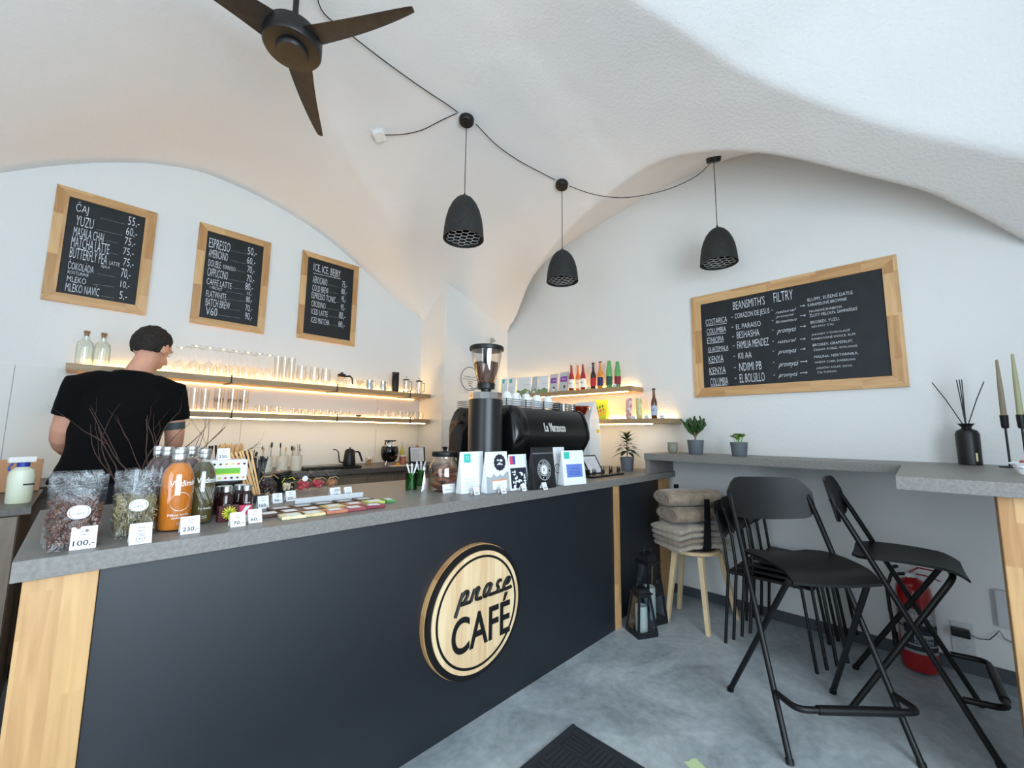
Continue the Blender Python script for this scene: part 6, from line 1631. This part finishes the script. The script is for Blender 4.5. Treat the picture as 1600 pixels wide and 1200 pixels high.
GRN = [(1, .42), (1, .56), (.96, .64), (.84, .74), (.70, .82), (.62, .90), (.60, .955)]
M_red = mat('red_drink', (156, 34, 28), .15, coat=.8); M_or = mat('orange_drink', (232, 130, 60), .15, coat=.8); M_dk = mat('cola_dark', (48, 16, 14), .15, coat=.8)
M_yo = mat('amber_drink', (226, 138, 40), .15, coat=.8); M_gr = mat('green_bottle', (98, 166, 92), .15, coat=.8)
bottle(893, 569, ZU, .027, LN, M_red, 'dark red drink bottle with white label, first bottle beside the bags', M_lab, None, 'Kofola')
bottle(903, 569, ZU, .024, LN, M_or, 'orange drink bottle between two red ones', M_lab, None, 'Rybíz', XF+.07)
bottle(911, 568, ZU, .027, LN, M_red, 'bright red drink bottle with white label, right of the orange one', M_lab, None, 'Malina')
bottle(927, 567, ZU, .027, LN, M_dk, 'near-black drink bottle with red label on the wall shelf', mat('red_label', (190, 34, 44), .5), M_black)
bottle(938, 565, ZU, .027, LN, M_yo, 'amber drink bottle with dark blue label on the wall shelf', mat('navy_label', (40, 30, 84), .5), mat('navy_label'))
bottle(952, 564, ZU, .028, GRN, M_gr, 'green glass bottle with dark green label, left of the two', mat('dgreen_label', (26, 84, 66), .5), M_gr)
bottle(965, 565, ZU, .028, GRN, M_gr, 'green glass bottle with wine red label, rightmost bottle on upper shelf', mat('wine_label', (140, 30, 50), .5), M_gr)
def minitent(px, z, lab, xx_=XF-.04):
    y = yat(px, xx_, z); t = thing('price_card', lab, 'price card', (xx_-.01, y, z), rad(-90), 'tiny price cards on the wall shelves')
    q = MB(); h = .03; w = .034; d = .012; q.add([(-w/2, 0, 0), (w/2, 0, 0), (w/2, d, h), (-w/2, d, h)], [(0, 1, 2, 3)]); q.add([(-w/2, d, h), (w/2, d, h), (w/2, 2*d, 0), (-w/2, 2*d, 0)], [(0, 1, 2, 3)])
    o = q.build('card', M_white, t, smooth=False); md = o.modifiers.new('s', 'SOLIDIFY'); md.thickness = .0006
    q = MB(); quad(q, -.01, .01, .010, .016, Tr(0, -.001, 0) @ Rx(-atan2(d, h)) @ FACE_Y); q.build('print', M_ink, t, smooth=False, recalc=False)
for px, lab in ((824, 'tiny price card under the sage-print coffee bag'), (834, 'tiny price card under the narrow grey-white bag'), (864, 'tiny price card before the left purple-labelled bag'), (919, 'tiny price card between red and near-black bottles'), (960, 'tiny price card between the two green bottles')):
    minitent(px, ZU, lab)
for px, lab in ((989, 'tiny price card right of the pink-white can'), (1010, 'tiny price card right of the yellow can'), (1034, 'tiny price card right of the brown bottle')): minitent(px, ZL, lab)
def can(px, lab, c1_, c2_):
    y = yat(px, XF, ZL+.08); r = .028; h = zat(XF, y, 622)-ZL
    t = thing('drink_can', lab, 'can', (XF, y, ZL), rad(-90), 'slim drink cans')
    q = MB(); q.lathe([(.001, .002), (r*.8, 0), (r, .010), (r, h-.012), (r*.86, h-.004)], 28); q.build('body', mat('can_'+lab[:8], c1_, .35, rgb2=c2_, vscale=38, metal=.1), t)
    q = MB(); q.lathe([(r*.87, h-.006), (r*.9, h), (r*.82, h-.001), (r*.8, h-.004), (.001, h-.004)], 28); q.build('lid', M_alu, t)
can(983, 'pink and white patterned drink can on the lower shelf', (226, 222, 224), (176, 70, 84)); can(999, 'pale yellow-green drink can on the lower shelf', (196, 190, 100), (222, 220, 190))
bottle(1022, 607, ZL, .026, [(1, .50), (.9, .58), (.46, .72), (.40, .93), (.44, .955)], mat('brown_glass', (96, 48, 18), .12, coat=.8), 'brown glass bottle with pale blue label on the lower shelf', mat('pale_blue_label', (176, 190, 214), .5), M_black, 'Cider')
y0 = yat(940, XF+.05, ZL+.08); t = thing('snack_pack', 'bright green and yellow patterned snack pack on the lower shelf', 'packet', (XF+.05, y0, ZL), rad(-90))
hS = zat(XF+.05, y0, 625)-ZL
q = MB(); q.loft(pouch_rings(.13, hS, .05, .004)); q.build('pack_body', mat('snack_print', (150, 200, 40), .4, rgb2=(226, 210, 60), vscale=26), t, smooth=True)
q = MB()
for k in range(10): discflat(q, .008, Tr(0, -.034+.0001*k, 0) @ Rx(rad(-6)) @ FACE_Y, k % 3, 9, -.045+.01*k, .03+.11*((k*7) % 10)/10, .014)
q.build('print', [M_orange, mat('dark_olive', (60, 70, 30), .6), M_pink], t, smooth=False, recalc=False)

# round line emblem notice and clear holder on the pier face
xq, zq = on_y(735, 592, YP-.01).x, on_y(735, 592, YP-.01).z
t = thing('wall_notice', 'clear square notice with black ring emblem on the pier face', 'sign', (xq, YP, zq))
q = MB(); q.box(-.17, .17, -.006, -.0005, -.17, .17); q.build('clear_sheet', glass('acrylic', (255, 255, 255), edge=1, base=.03), t, smooth=False)
q = MB(); ringflat(q, .128, .134, Tr(0, -.0075, 0) @ FACE_Y); q.text('prase café', .16, .022, Tr(-.08, -.0075, .01) @ FACE_Y, shear=.2); quad(q, -.10, .10, -.01, -.006, Tr(0, -.0075, 0) @ FACE_Y)
for k in range(3): quad(q, -.04+.01*k, .04-.01*k, -.035-.022*k, -.030-.022*k, Tr(0, -.0075, 0) @ FACE_Y)
q.build('emblem', M_ink, t, smooth=False, recalc=False)
P_ = on_y(766, 534, YP-.03)
t = thing('wall_fixture', 'small clear plastic hook fixture on the pier above the grinder', 'hook', (P_.x, YP, P_.z))
q = MB(); q.box(-.06, .05, -.012, -.0005, -.05, .04); q.build('backplate', glass('acrylic'), t, smooth=False)
q = MB(); q.tube([(0, -.012, -.02), (.03, -.05, 0), (.06, -.06, .02)], .006, 8); q.lathe([(.001, 0), (.03, 0), (.03, .02), (.001, .02)], 20, M=Tr(.02, -.034, .02) @ Rx(rad(90))); q.build('hook', glass('acrylic2', (225, 228, 230), edge=.6, base=.15), t)

# ================================================================== GOODS ON THE HIGH TABLE (right edge)
yd = yat(1514, 2.95, 1.2); xd = 2.95
yd = yat(1514, 2.9, BT)
def place_on(px, py, z): p = on_z(px, py, z); return p.x, p.y
xd, yd = place_on(1515, 722.5, BT)
if xd > 3.45: xd = 3.42; yd = yat(1515, xd, BT+.05)
t = thing('reed_diffuser', 'black diffuser bottle with five thin dark reeds on the high table', 'diffuser', (xd, yd, BZ2), rad(-60))
k_ = (zat(xd, yd, 662)-BT)/.155
q = MB(); q.lathe([(.001, 0), (.030*k_, 0), (.032*k_, .003), (.033*k_, .115*k_), (.028*k_, .128*k_), (.014*k_, .136*k_), (.014*k_, .142*k_), (.024*k_, .155*k_), (.001, .155*k_)], 30); q.build('bottle', M_black, t)
q = MB(); quad(q, -.003*k_, .003*k_, .015*k_, .045*k_, Tr(0, -.0335*k_, 0) @ FACE_Y); q.build('label', mat('cream_label', (226, 216, 170), .5), t, smooth=False, recalc=False)
for (dx, dz) in ((-.62, 1.0), (-.09, 1.05), (-.03, 1.06), (.02, 1.06), (.48, 1.0)):
    q = MB(); L_ = .165*k_; q.tube([(dx*.01, 0, .04), (dx*.02, 0, .15*k_), (dx*.10*1.3, 0, .15*k_+L_*dz*.6), (dx*.18*1.2, 0, .15*k_+L_*dz)], .0016*k_, 6); q.build('reed', M_black, t)
def candle(px, ptop, pjoin, pcup, pbase, lab, c, xw=None):
    x = 3.28 if xw is None else xw; y = yat(px, x, 1.35)
    t = thing('candle_holder', lab, 'candle holder', (x, y, BZ2), 0, 'tall black candle holders')
    zj = zat(x, y, pjoin)-BT; zc = zat(x, y, pcup)-BT; ztp = zat(x, y, ptop)-BT
    q = MB(); q.lathe([(.001, 0), (.038, 0), (.038, .005), (.006, .008), (.0045, .02), (.0045, zc), (.012, zc+.003), (.014, zc+.012), (.0155, zj), (.001, zj)], 24); q.build('holder', M_blackm, t)
    q = MB(); q.lathe([(.001, zj-.01), (.012, zj-.01), (.010, zj+(ztp-zj)*.5), (.0055, ztp-.006), (.003, ztp), (.001, ztp)], 20); q.build('candle', mat('candle_'+lab[:4], c, .5), t)
candle(1571, 562, 649, 670, 722, 'left tall black holder with a taupe taper candle', (150, 138, 118))
candle(1597, 553, 648, 670, 724, 'right tall black holder with a sage taper candle at photo edge', (160, 158, 124), 3.17)
xq, yq = place_on(1596, 741, BT)
t = thing('sweets_dish', 'white paper dish of wrapped sweets cut by the right photo edge', 'dish', (xq, yq-.02, BZ2))
q = MB(); R = []
for (rr, zz) in ((.03, 0), (.042, .03), (.052, .045)): R.append([(rr*cos(2*pi*j/24)*(1+.05*sin(j*5)), rr*sin(2*pi*j/24)*(1+.05*sin(j*5)), zz+.003*sin(j*7)*(zz > 0)) for j in range(24)])
q.loft(R, cap=False); q.add([p for p in R[0]], [list(range(24))]); q.build('paper_bowl', M_white, t, recalc=False, angle=20)
random.seed(3); q = MB()
for k in range(14): q.ball((random.uniform(-.028, .028), random.uniform(-.028, .028), .02+random.uniform(0, .035)), (.014, .010, .008), 8, 5, k % 2)
tag(q.build('wrapped_sweets', [M_white, mat('rose_wrap', (200, 110, 110), .5)], t), kind='stuff')

# ================================================================== FOLDING BAR STOOLS
def folding_stool(lab, x, y, rz):
    t = thing('folding_stool', lab, 'bar stool', (x, y, 0), rz, 'black folding bar stools')
    r = .0125
    q = MB()                                       # long frame: back uprights down to the front feet
    def tubeb(pts, rr=r):
        P = [Vector(p) for p in pts]; out = [P[0]]
        for i in range(1, len(P)-1):
            a = (P[i-1]-P[i]); b_ = (P[i+1]-P[i]); la = min(.045, a.length*.4); lb = min(.045, b_.length*.4)
            A = P[i]+a.normalized()*la; B = P[i]+b_.normalized()*lb
            for k in range(6):
                u = k/5; out.append(A.lerp(P[i], u).lerp(P[i].lerp(B, u), u))
        out.append(P[-1]); return out
    for s_ in (-1, 1):
        q = MB(); q.tube([(s_*.205, .245, .985), (s_*.213, .19, .88), (s_*.258, -.235, .012)], r, 10); q.build('long_leg', M_blackm, t)
        q = MB(); q.tube([(s_*.258, -.232, .018), (s_*.259, -.238, 0)], .0155, 12); q.build('foot_cap', M_black, t)
        q = MB(); q.tube([(s_*.258, .232, .018), (s_*.259, .238, 0)], .0155, 12); q.build('foot_cap', M_black, t)
    q = MB(); q.tube(tubeb([(-.258, .235, .012), (-.170, -.165, .685), (.170, -.165, .685), (.258, .235, .012)]), r, 10); q.build('cross_leg_frame', M_blackm, t)
    q = MB(); q.tube([(-.235, -.03, .44), (.235, -.03, .44)], .007, 8)
    q = MB(); q.tube(tubeb([(-.248, -.150, .215), (-.240, -.275, .225), (.240, -.275, .225), (.248, -.150, .215)]), r, 10); q.tube([(-.16, -.275, .225), (.16, -.275, .225)], r*1.35, 12); q.build('footrest', M_blackm, t)
    # seat: curved plate with rounded back corners
    q = MB(); R1 = []; R2 = []
    n = 16
    for j in range(n+1):
        v = j/n; yy = .185-.40*v; hw = .215-.030*v
        if v < .2: hw *= sqrt(max(0, 1-(1-v/.2)**2))*.35+.65
        zz = .718+.012*sin(pi*v)-.0*v; zz -= .030*max(0, (v-.80)/.20)**2
        R1.append([(hw*(k/6-1), yy, zz-.010*(1-abs(k/6-1)**2)) for k in range(13)])
    th = .012
    rings = []
    for r_ in R1: rings.append(r_+[(a, b_, c-th) for a, b_, c in r_[::-1]])
    q.loft(rings); q.build('seat', M_blackm, t, angle=50)
    # backrest: bent plate
    q = MB(); rings = []
    for k in range(17):
        u = k/8-1; hw = .225
        zt_ = 1.075-.0*u; e = abs(u)
        top = 1.075-.075*max(0, (e-.62)/.38)**2.2; bot = .875-.018*(1-e*e)+.045*max(0, (e-.80)/.20)**2
        yy = .262-.035*e*e
        rings.append([(u*hw, yy+.020*(top-.97)/.1, top), (u*hw, yy-.025*(.97-bot)/.1, bot), (u*hw, yy-.025*(.97-bot)/.1+.012, bot), (u*hw, yy+.020*(top-.97)/.1+.012, top)])
    q.loft(rings); q.build('backrest', M_blackm, t, angle=50)
    for s_ in (-1, 1):
        q = MB(); q.tube([(s_*.195, .02, .700), (s_*.215, .03, .70)], .008, 10); q.build('hinge', M_black, t)
    return t
folding_stool('black folding bar stool facing the viewer, in front of stacked chairs', 2.435, .434, rad(-47))
folding_stool('black folding bar stool seen from the side, before the fire extinguisher', 2.907, .103, rad(2))

# ================================================================== STACKED CHAIRS
def stack_chair(lab, x, y, z, first=None):
    if first is not None:
        return dup(first, (x, y, z), None, lab)
    t = thing('stacking_chair', lab, 'chair', (x, y, z), 0, 'stacked black metal chairs')
    r = .0095
    for s_ in (-1, 1):
        q = MB(); q.tube([(s_*.225, .235, 0), (s_*.205, .205, .43), (s_*.20, .225, .62), (s_*.185, .27, .80)], r, 8); q.build('rear_leg', M_blackm, t)
        q = MB(); q.tube([(s_*.225, -.235, 0), (s_*.205, -.185, .425), (s_*.20, -.165, .432), (s_*.20, .20, .432)], r, 8); q.build('front_leg', M_blackm, t)
    q = MB(); q.tube([(-.205, -.15, .428), (.205, -.15, .428)], r*.9, 8); q.tube([(-.205, .18, .428), (.205, .18, .428)], r*.9, 8); q.build('cross_bar', M_blackm, t)
    q = MB(); rings = []
    for j in range(13):
        v = j/12; yy = .20-.43*v; hw = .20+.02*sin(pi*v); zz = .448-.010*sin(pi*v)-.03*max(0, (v-.8)/.2)**2
        if v > .85: hw -= .05*((v-.85)/.15)**2
        row = [(hw*(k/5-1), yy, zz-.006*(1-(k/5-1)**2)) for k in range(11)]
        rings.append(row+[(a, b_, c-.009) for a, b_, c in row[::-1]])
    q.loft(rings); q.build('seat', M_blackm, t, angle=50)
    q = MB(); rings = []
    for k in range(13):
        u = k/6-1; e = abs(u); top = .845-.05*max(0, (e-.6)/.4)**2; bot = .635+.02*max(0, (e-.7)/.3)**2; yy = .245-.045*e*e+.02
        rings.append([(u*.222, yy+.045, top), (u*.222, yy-.02, bot), (u*.222, yy-.012, bot), (u*.222, yy+.053, top)])
    q.loft(rings); q.build('backrest', M_blackm, t, angle=50)
    return t
ch0 = stack_chair('black metal chair, bottom of the stack of four by the wall', 3.17, .73, 0)
for i in range(1, 4):
    stack_chair('black metal chair, %s in the stack of four by the wall' % ('second from bottom', 'third from bottom', 'topmost')[i-1], 3.17+.012*i, .73-.045*i, .030*i+.001, ch0)

# ================================================================== WOODEN STOOL WITH BLANKETS
M_birch = wood('birch', (226, 200, 160), (196, 164, 120), 'Z', stave=.2, length=2, contrast=.7)
M_birchx = wood('birch_x', (226, 200, 160), (196, 164, 120), 'X', stave=.2, length=2, contrast=.7)
SX, SY, SR = 3.17, 1.235, .185
t = thing('wooden_stool', 'round pale birch stool under the pile of beige blankets', 'stool', (SX, SY, 0))
q = MB(); q.lathe([(.001, .468), (SR-.01, .468), (SR, .474), (SR, .488), (SR-.006, .494), (.001, .494)], 44); q.build('seat', M_birchx, t)
lg = [(2.965-SX, 1.075-SY), (3.255-SX, 1.385-SY), (3.365-SX, 1.015-SY)]
for (a, b_) in lg+[(-.19, .12)]:
    q = MB(); q.loft([[(a*(1-.35*u)+dx*(1+.3*u), b_*(1-.35*u)+dy*(1+.3*u), .468*u) for dx, dy in ((-.017, -.013), (.017, -.013), (.017, .013), (-.017, .013))] for u in (0, .5, 1)]); q.build('leg', M_birch, t, smooth=False, bevel=.003)
t = thing('strap_carrier', 'flat black plate with two upright straps holding the blankets', 'carrier', (SX, SY, .4945))
ca = rad(-50)
q = MB(); q.lathe([(.001, 0), (.15, 0), (.155, .004), (.155, .010), (.15, .013), (.001, .013)], 40); q.build('plate', M_black, t)
def strap(cx, cy, zt_):
    d = Vector((cx, cy, 0)).normalized(); s2 = Vector((-d.y, d.x, 0)); q = MB(); rings = []
    for (u, rr, zz, w_) in ((0, .13, .013, .040), (.15, .165, .02, .034), (.3, .178, .06, .028), (.6, .186, zt_*.6, .022), (1, .190, zt_, .020)):
        c = d*rr+Vector((0, 0, zz)); rings.append([c-s2*w_, c+s2*w_, c+s2*w_+d*.004, c-s2*w_+d*.004])
    q.loft(rings); q.build('strap', M_black, t, smooth=False)
strap(-.115, -.155, .365); strap(.115, .155, .42)
def blanket_mat(name, c, c2): return mat(name, c, .95, rgb2=c2, vscale=26, bump=.9, bscale=70, bdist=.006, sheen=.4)
M_bl1 = blanket_mat('beige_fleece', (172, 152, 132), (142, 124, 106)); M_bl2 = blanket_mat('pale_fleece', (196, 182, 164), (166, 150, 132))
Rb = Rz(rad(-33))
def folded(lab, z0, h, L_, Wd, layers, m, rot, dx, dy, grp='folded blankets'):
    """folded blanket: a serpentine cross-section of soft layers, fold edge towards the viewer"""
    t = thing('blanket', lab, 'blanket', (SX+dx, SY+dy, z0), rot, grp)
    q = MB(); rings = []
    n = 22; lh = h/layers
    for i in range(n+1):
        u = i/n; e = abs(2*u-1); sag = .02*e**3; x_ = (u-.5)*L_; hh = h*(1-.10*e**6); w_ = Wd*(1-.02*sin(u*9))
        ring = []
        for k in range(20):
            a = 2*pi*k/20; ca_, sa_ = cos(a), sin(a)
            sx2 = (abs(ca_)**.35)*(1 if ca_ > 0 else -1); sz2 = (abs(sa_)**.8)*(1 if sa_ > 0 else -1)
            ring.append((x_*(1-.03*abs(sa_)), sx2*w_/2*(1+.012*sin(u*14+k)), hh/2+sz2*hh/2-sag+.003*sin(u*17+k*1.3)))
        rings.append(ring)
    q.loft(rings); b0 = q.build('fold', m, t, angle=80)
    return t
zb_ = .5085; Hs = .030
names = ['lowest flat-folded pale beige blanket on the stool plate', 'second flat-folded beige blanket from the bottom', 'third flat-folded beige blanket from the bottom', 'fourth flat-folded beige blanket, under the rolled ones']
for i in range(4):
    folded(names[i], zb_+.0405*i, .040, .43, .32, 1, M_bl2 if i != 1 else M_bl1, rad(-33+2*i), -.01*i*.5, .004*i)
zr = zb_+.0405*4
def rolled(lab, z0, h, L_, Wd, m, rot, dx, dy, turns=2.5):
    t = thing('blanket', lab, 'blanket', (SX+dx, SY+dy, z0), rot, 'rolled blankets')
    q = MB(); rings = []; n = 30
    for s2, k2 in ((-.5, .80), (-.497, .90), (-.47, .985), (-.35, 1), (-.2, 1.0), (0, 1.01), (.2, 1), (.35, 1), (.47, .985), (.497, .9), (.5, .8)):
        ring = []
        for i in range(n):
            a = 2*pi*i/n; ca_, sa_ = cos(a), sin(a)
            ww = (abs(ca_)**.75)*(1 if ca_ > 0 else -1)*Wd/2*k2; hh = (abs(sa_)**.85)*(1 if sa_ > 0 else -1)*h/2*k2
            ring.append((s2*L_+.006*sin(i*.6+h*50), ww+.005*sin(s2*11), h/2+hh+.004*sin(s2*8+i*.4)*(1 if sa_ > -.3 else 0)))
        rings.append(ring)
    q.loft(rings); q.build('roll', m, t, angle=80)
    for e in (-1, 1):                              # the wound layers standing proud at both ends
        q = MB()
        pts = []
        for i in range(46):
            u = i/45; a = u*turns*2*pi; rr = .12+.74*u
            pts.append((e*L_*.502, cos(a)*Wd/2*rr, h/2+sin(a)*h/2*rr))
        q.tube(pts, .0058, 6); q.build('wound_edge', m, t)
    q = MB(); q.tube([(-L_*.485, -Wd*.30, h*.98), (0, -Wd*.33, h*.965), (L_*.485, -Wd*.30, h*.98)], .006, 6); q.build('outer_hem', m, t)
    return t
rolled('lower loosely rolled beige blanket with a sagging front fold', zr+.004, .115, .42, .27, M_bl1, rad(-31), .01, 0)
rolled('topmost rolled beige blanket with spiral end showing', zr+.121, .112, .41, .25, M_bl1, rad(-36), -.03, .01, 2.6)

# ================================================================== LANTERNS
M_lan = mat('lantern_metal', (26, 28, 32), .45, spec=.5)
def lantern(lab, x, y, rz, w, h, ch_, seedv):
    t = thing('lantern', lab, 'lantern', (x, y, 0), rz, 'black metal floor lanterns')
    w2 = w/2; wt = w2*.62; zt_ = h*.80; b_ = .012
    q = MB(); q.box(-w2, w2, -w2, w2, 0, .018); q.build('base', M_lan, t, smooth=False, bevel=.002)
    for sx2 in (-1, 1):
        for sy2 in (-1, 1):
            q = MB(); q.loft([[(sx2*(w_-b_/2)+dx, sy2*(w_-b_/2)+dy, zz) for dx, dy in ((-b_/2, -b_/2), (b_/2, -b_/2), (b_/2, b_/2), (-b_/2, b_/2))] for w_, zz in ((w2, .018), (wt, zt_))]); q.build('corner_post', M_lan, t, smooth=False)
    for k in range(4):
        M_ = Rz(rad(90*k))
        q = MB(); q.box(-w2+.004, w2-.004, -w2+.001, -w2+.010, .018, .034, M=M_); q.box(-wt+.002, wt-.002, -wt+.001, -wt+.010, zt_-.016, zt_, M=M_); q.build('rail', M_lan, t, smooth=False)
        q = MB(); q.add([M_ @ Vector(p) for p in ((-w2+.01, -w2+.006, .03), (w2-.01, -w2+.006, .03), (wt-.008, -wt+.006, zt_-.01), (-wt+.008, -wt+.006, zt_-.01))], [(0, 1, 2, 3)]); q.build('pane', glass('lantern_glass', (226, 236, 246), edge=.7, base=.12), t, smooth=False)
    q = MB(); q.box(-wt-.008, wt+.008, -wt-.008, wt+.008, zt_, zt_+.010); q.loft([[(a*wt*.9, b2*wt*.9, zt_+.010) for a, b2 in ((-1, -1), (1, -1), (1, 1), (-1, 1))], [(a*wt*.62, b2*wt*.62, h*.90) for a, b2 in ((-1, -1), (1, -1), (1, 1), (-1, 1))]]); q.box(-wt*.8, wt*.8, -wt*.8, wt*.8, h*.90, h*.915); q.build('roof', M_lan, t, smooth=False)
    q = MB(); n = 9; q.tube([(-wt*.6, 0, h*.905), (-wt*.6, 0, h*.97), (-wt*.5, 0, h*.995), (wt*.5, 0, h*.995), (wt*.6, 0, h*.97), (wt*.6, 0, h*.905)], .003, 6); q.build('handle', M_lan, t)
    rc = w2*.52
    q = MB(); q.lathe([(.001, .0185), (rc, .0185), (rc, .02+ch_*.93), (rc*.92, .02+ch_), (rc*.6, .02+ch_*.97), (.001, .02+ch_*.96)], 30); c = q.build('candle', mat('ivory_wax', (226, 226, 206), .5), t)
    q = MB(); q.tube([(0, 0, .02+ch_*.95), (.001, 0, .03+ch_)], .0012, 5); q.build('wick', M_black, c)
    q = MB(); random.seed(seedv)
    for k in range(3):
        a0 = random.uniform(0, 6); q.tube([((rc+.001)*cos(a0+u*.5+.4*sin(u*1.3)), (rc+.001)*sin(a0+u*.5+.4*sin(u*1.3)), .02+ch_*(.05+.8*u/6)) for u in range(7)], .0011, 5)
    q.build('twine_pattern', mat('wax_vein', (120, 120, 96), .6), c)
lantern('small dark lantern with ivory pillar candle beside the counter post', 2.685, 1.40, rad(-28), .15, .315, .155, 1)
lantern('tall dark lantern with ivory pillar candle behind the small lantern', 2.90, 1.45, rad(-20), .175, .50, .21, 2)

# ================================================================== FIRE EXTINGUISHER, SOCKETS, CABLE
M_redp = mat('extinguisher_red', (160, 22, 26), .3, coat=.5)
EX, EY = 3.415, .085
t = thing('fire_extinguisher', 'red fire extinguisher with white label standing by the right wall', 'fire extinguisher', (EX, EY, 0), rad(-75))
q = MB(); q.lathe([(.001, .006), (.055, .006), (.075, .012), (.080, .03), (.080, .40), (.074, .445), (.05, .48), (.025, .495), (.020, .50), (.001, .50)], 40); q.build('cylinder', M_redp, t)
q = MB(); q.lathe([(.0815, .11), (.0815, .345)], 40); q.f = [f for f in q.f if len(f) == 4 and (f[0] % 40) in list(range(22, 40))]; q.mi = [0]*len(q.f); q.build('label', mat('label_grey', (150, 150, 150), .5), t, recalc=False)
q = MB()
for z0, z1 in ((.125, .15), (.16, .20), (.212, .262)): 
    q2 = MB(); q2.lathe([(.0822, z0), (.0822, z1)], 40); ff = [f for f in q2.f if len(f) == 4 and (f[0] % 40) in list(range(24, 38))]; q.add(q2.v, ff)
q.build('label_panels', M_ink, t, recalc=False)
q = MB(); text_wrap(q, 'S HASICÍ', .09, .022, .0835, .30, .1); text_wrap(q, 'PRÁŠKOVÝ', .10, .012, .0835, .278, .1)
for k in range(5): text_wrap(q, '-------', .085, .0018, .0835, .168+.007*k, .1)
q.build('label_text', M_white, t, smooth=False, recalc=False)
q = MB(); q.lathe([(.018, .498), (.020, .50), (.020, .525), (.001, .527)], 18); q.tube([(-.03, 0, .512), (.0, 0, .514)], .010, 10); q.build('valve', M_alu, t)
q = MB(); q.tube([(-.01, 0, .525), (.03, 0, .555), (.12, 0, .545)], [.009, .008, .007], 8, flat=.6); q.tube([(.0, 0, .52), (.06, 0, .515), (.12, 0, .495)], [.008, .007, .006], 8, flat=.6); q.build('handle', M_redp, t)
q = MB(); q.lathe([(.001, 0), (.012, 0), (.012, .008), (.001, .008)], 16, M=Tr(-.02, -.012, .51) @ Rx(rad(90))); q.build('gauge', M_white, t)
q = MB(); q.tube([(-.03, 0, .512), (-.09, 0, .50), (-.115, 0, .42), (-.112, -.01, .30), (-.10, -.01, .18), (-.098, 0, .13)], .009, 10); q.tube([(-.098, 0, .18), (-.096, 0, .10)], .014, 10); q.build('hose', M_black, t)
q = MB(); q.tube([(.0815*cos(a), .0815*sin(a), .24) for a in [i*pi/16 for i in range(33)]], .003, 6); q.build('strap_band', M_black, t)
M_sock = mat('socket_plate', (206, 208, 208), .4)
P1 = on_x(1504, 995, XB); P2 = on_x(1568, 950, XB)
t = thing('wall_socket', 'double white wall socket beside the black power adapter', 'socket', (XB, P1.y, P1.z), rad(-90))
q = MB(); q.box(-.045, .045, -.010, -.0005, -.085, .08); q.build('plate', M_sock, t, smooth=False, bevel=.003)
for zz in (.038, -.042):
    q = MB(); q.lathe([(.018, -.001), (.024, -.001), (.024, .004), (.018, .004)], 24, M=Tr(0, -.010, zz) @ Rx(rad(90)), closed=True); q.build('outlet', M_sock, t)
q = MB(); q.box(-.03, .03, -.035, -.0005, -.095, .095); o = q.build('meter_box', M_sock, smooth=False, bevel=.006); o.location = (XB, P2.y, P2.z); o.rotation_euler = (0, 0, rad(-90)); tag(o, 'narrow white box on the wall right of the socket', 'box')
t = thing('power_adapter', 'black plug-in power adapter with thin curling cable', 'adapter', (XB-.012, P1.y-.0, P1.z+.03), rad(-90))
q = MB(); q.box(-.045, .03, -.038, -.002, -.022, .022); q.build('body', M_black, t, smooth=False, bevel=.005)
q = MB(); q.tube([(.03, -.02, -.0), (.06, -.015, -.012), (.10, -.012, -.005), (.125, -.012, .03), (.14, -.012, .055), (.155, -.012, .02), (.19, -.012, .005), (.23, -.012, .0)], .0022, 6); q.build('cable', M_black, t)

# ================================================================== FLOOR MAT AND TAPE
t = thing('door_mat', 'dark ribbed rubber door mat lying on the grey floor', 'mat', (1.05, .60, 0))
MX0, MX1, MY0, MY1 = .25, 1.650, .0, 1.207
M_mat = mat('rubber_mat', (38, 42, 48), .8, bump=.4, bscale=300)
q = MB(); q.box(MX0-1.05, MX1-1.05, MY0-.6, MY1-.6, .001, .006); q.build('backing', M_mat, t, smooth=False)
q = MB()
for (a, b_, c, d) in ((MX0, MX1, MY1-.016, MY1-.004), (MX0, MX1, MY0+.004, MY0+.016), (MX0+.004, MX0+.016, MY0+.016, MY1-.016), (MX1-.016, MX1-.004, MY0+.016, MY1-.016)): q.box(a-1.05, b_-1.05, c-.6, d-.6, .006, .010)
q.build('rim', M_mat, t, smooth=False)
q = MB(); cell = .11; n_i = int((MX1-MX0-.06)/cell); n_j = int((MY1-MY0-.06)/cell)
for i in range(n_i):
    for j in range(n_j):
        cx = MX1-.035-cell*(i+.5)-1.05; cy = MY1-.035-cell*(j+.5)-.6
        for k in range(5):
            o_ = (k-2)*.0215
            if (i+j) % 2: q.box(cx-.048, cx+.048, cy+o_-.0065, cy+o_+.0065, .006, .0105)
            else: q.box(cx+o_-.0065, cx+o_+.0065, cy-.048, cy+.048, .006, .0105)
tag(q.build('rib_pattern', M_mat, t, smooth=False), kind='stuff')
x, y = on_z(1086, 1196, 0).x, on_z(1086, 1196, 0).y
q = MB(); q.prism([(-.03, -.035), (.025, -.04), (.032, .022), (.012, .03), (-.006, .024), (-.028, .033)], .0005, .0015, 'xy'); o = q.build('tape_piece', mat('pale_green_tape', (196, 212, 160), .6), smooth=False); o.location = (x, y, 0); o.rotation_euler = (0, 0, rad(-20)); tag(o, 'torn piece of pale green tape stuck on the floor', 'tape')
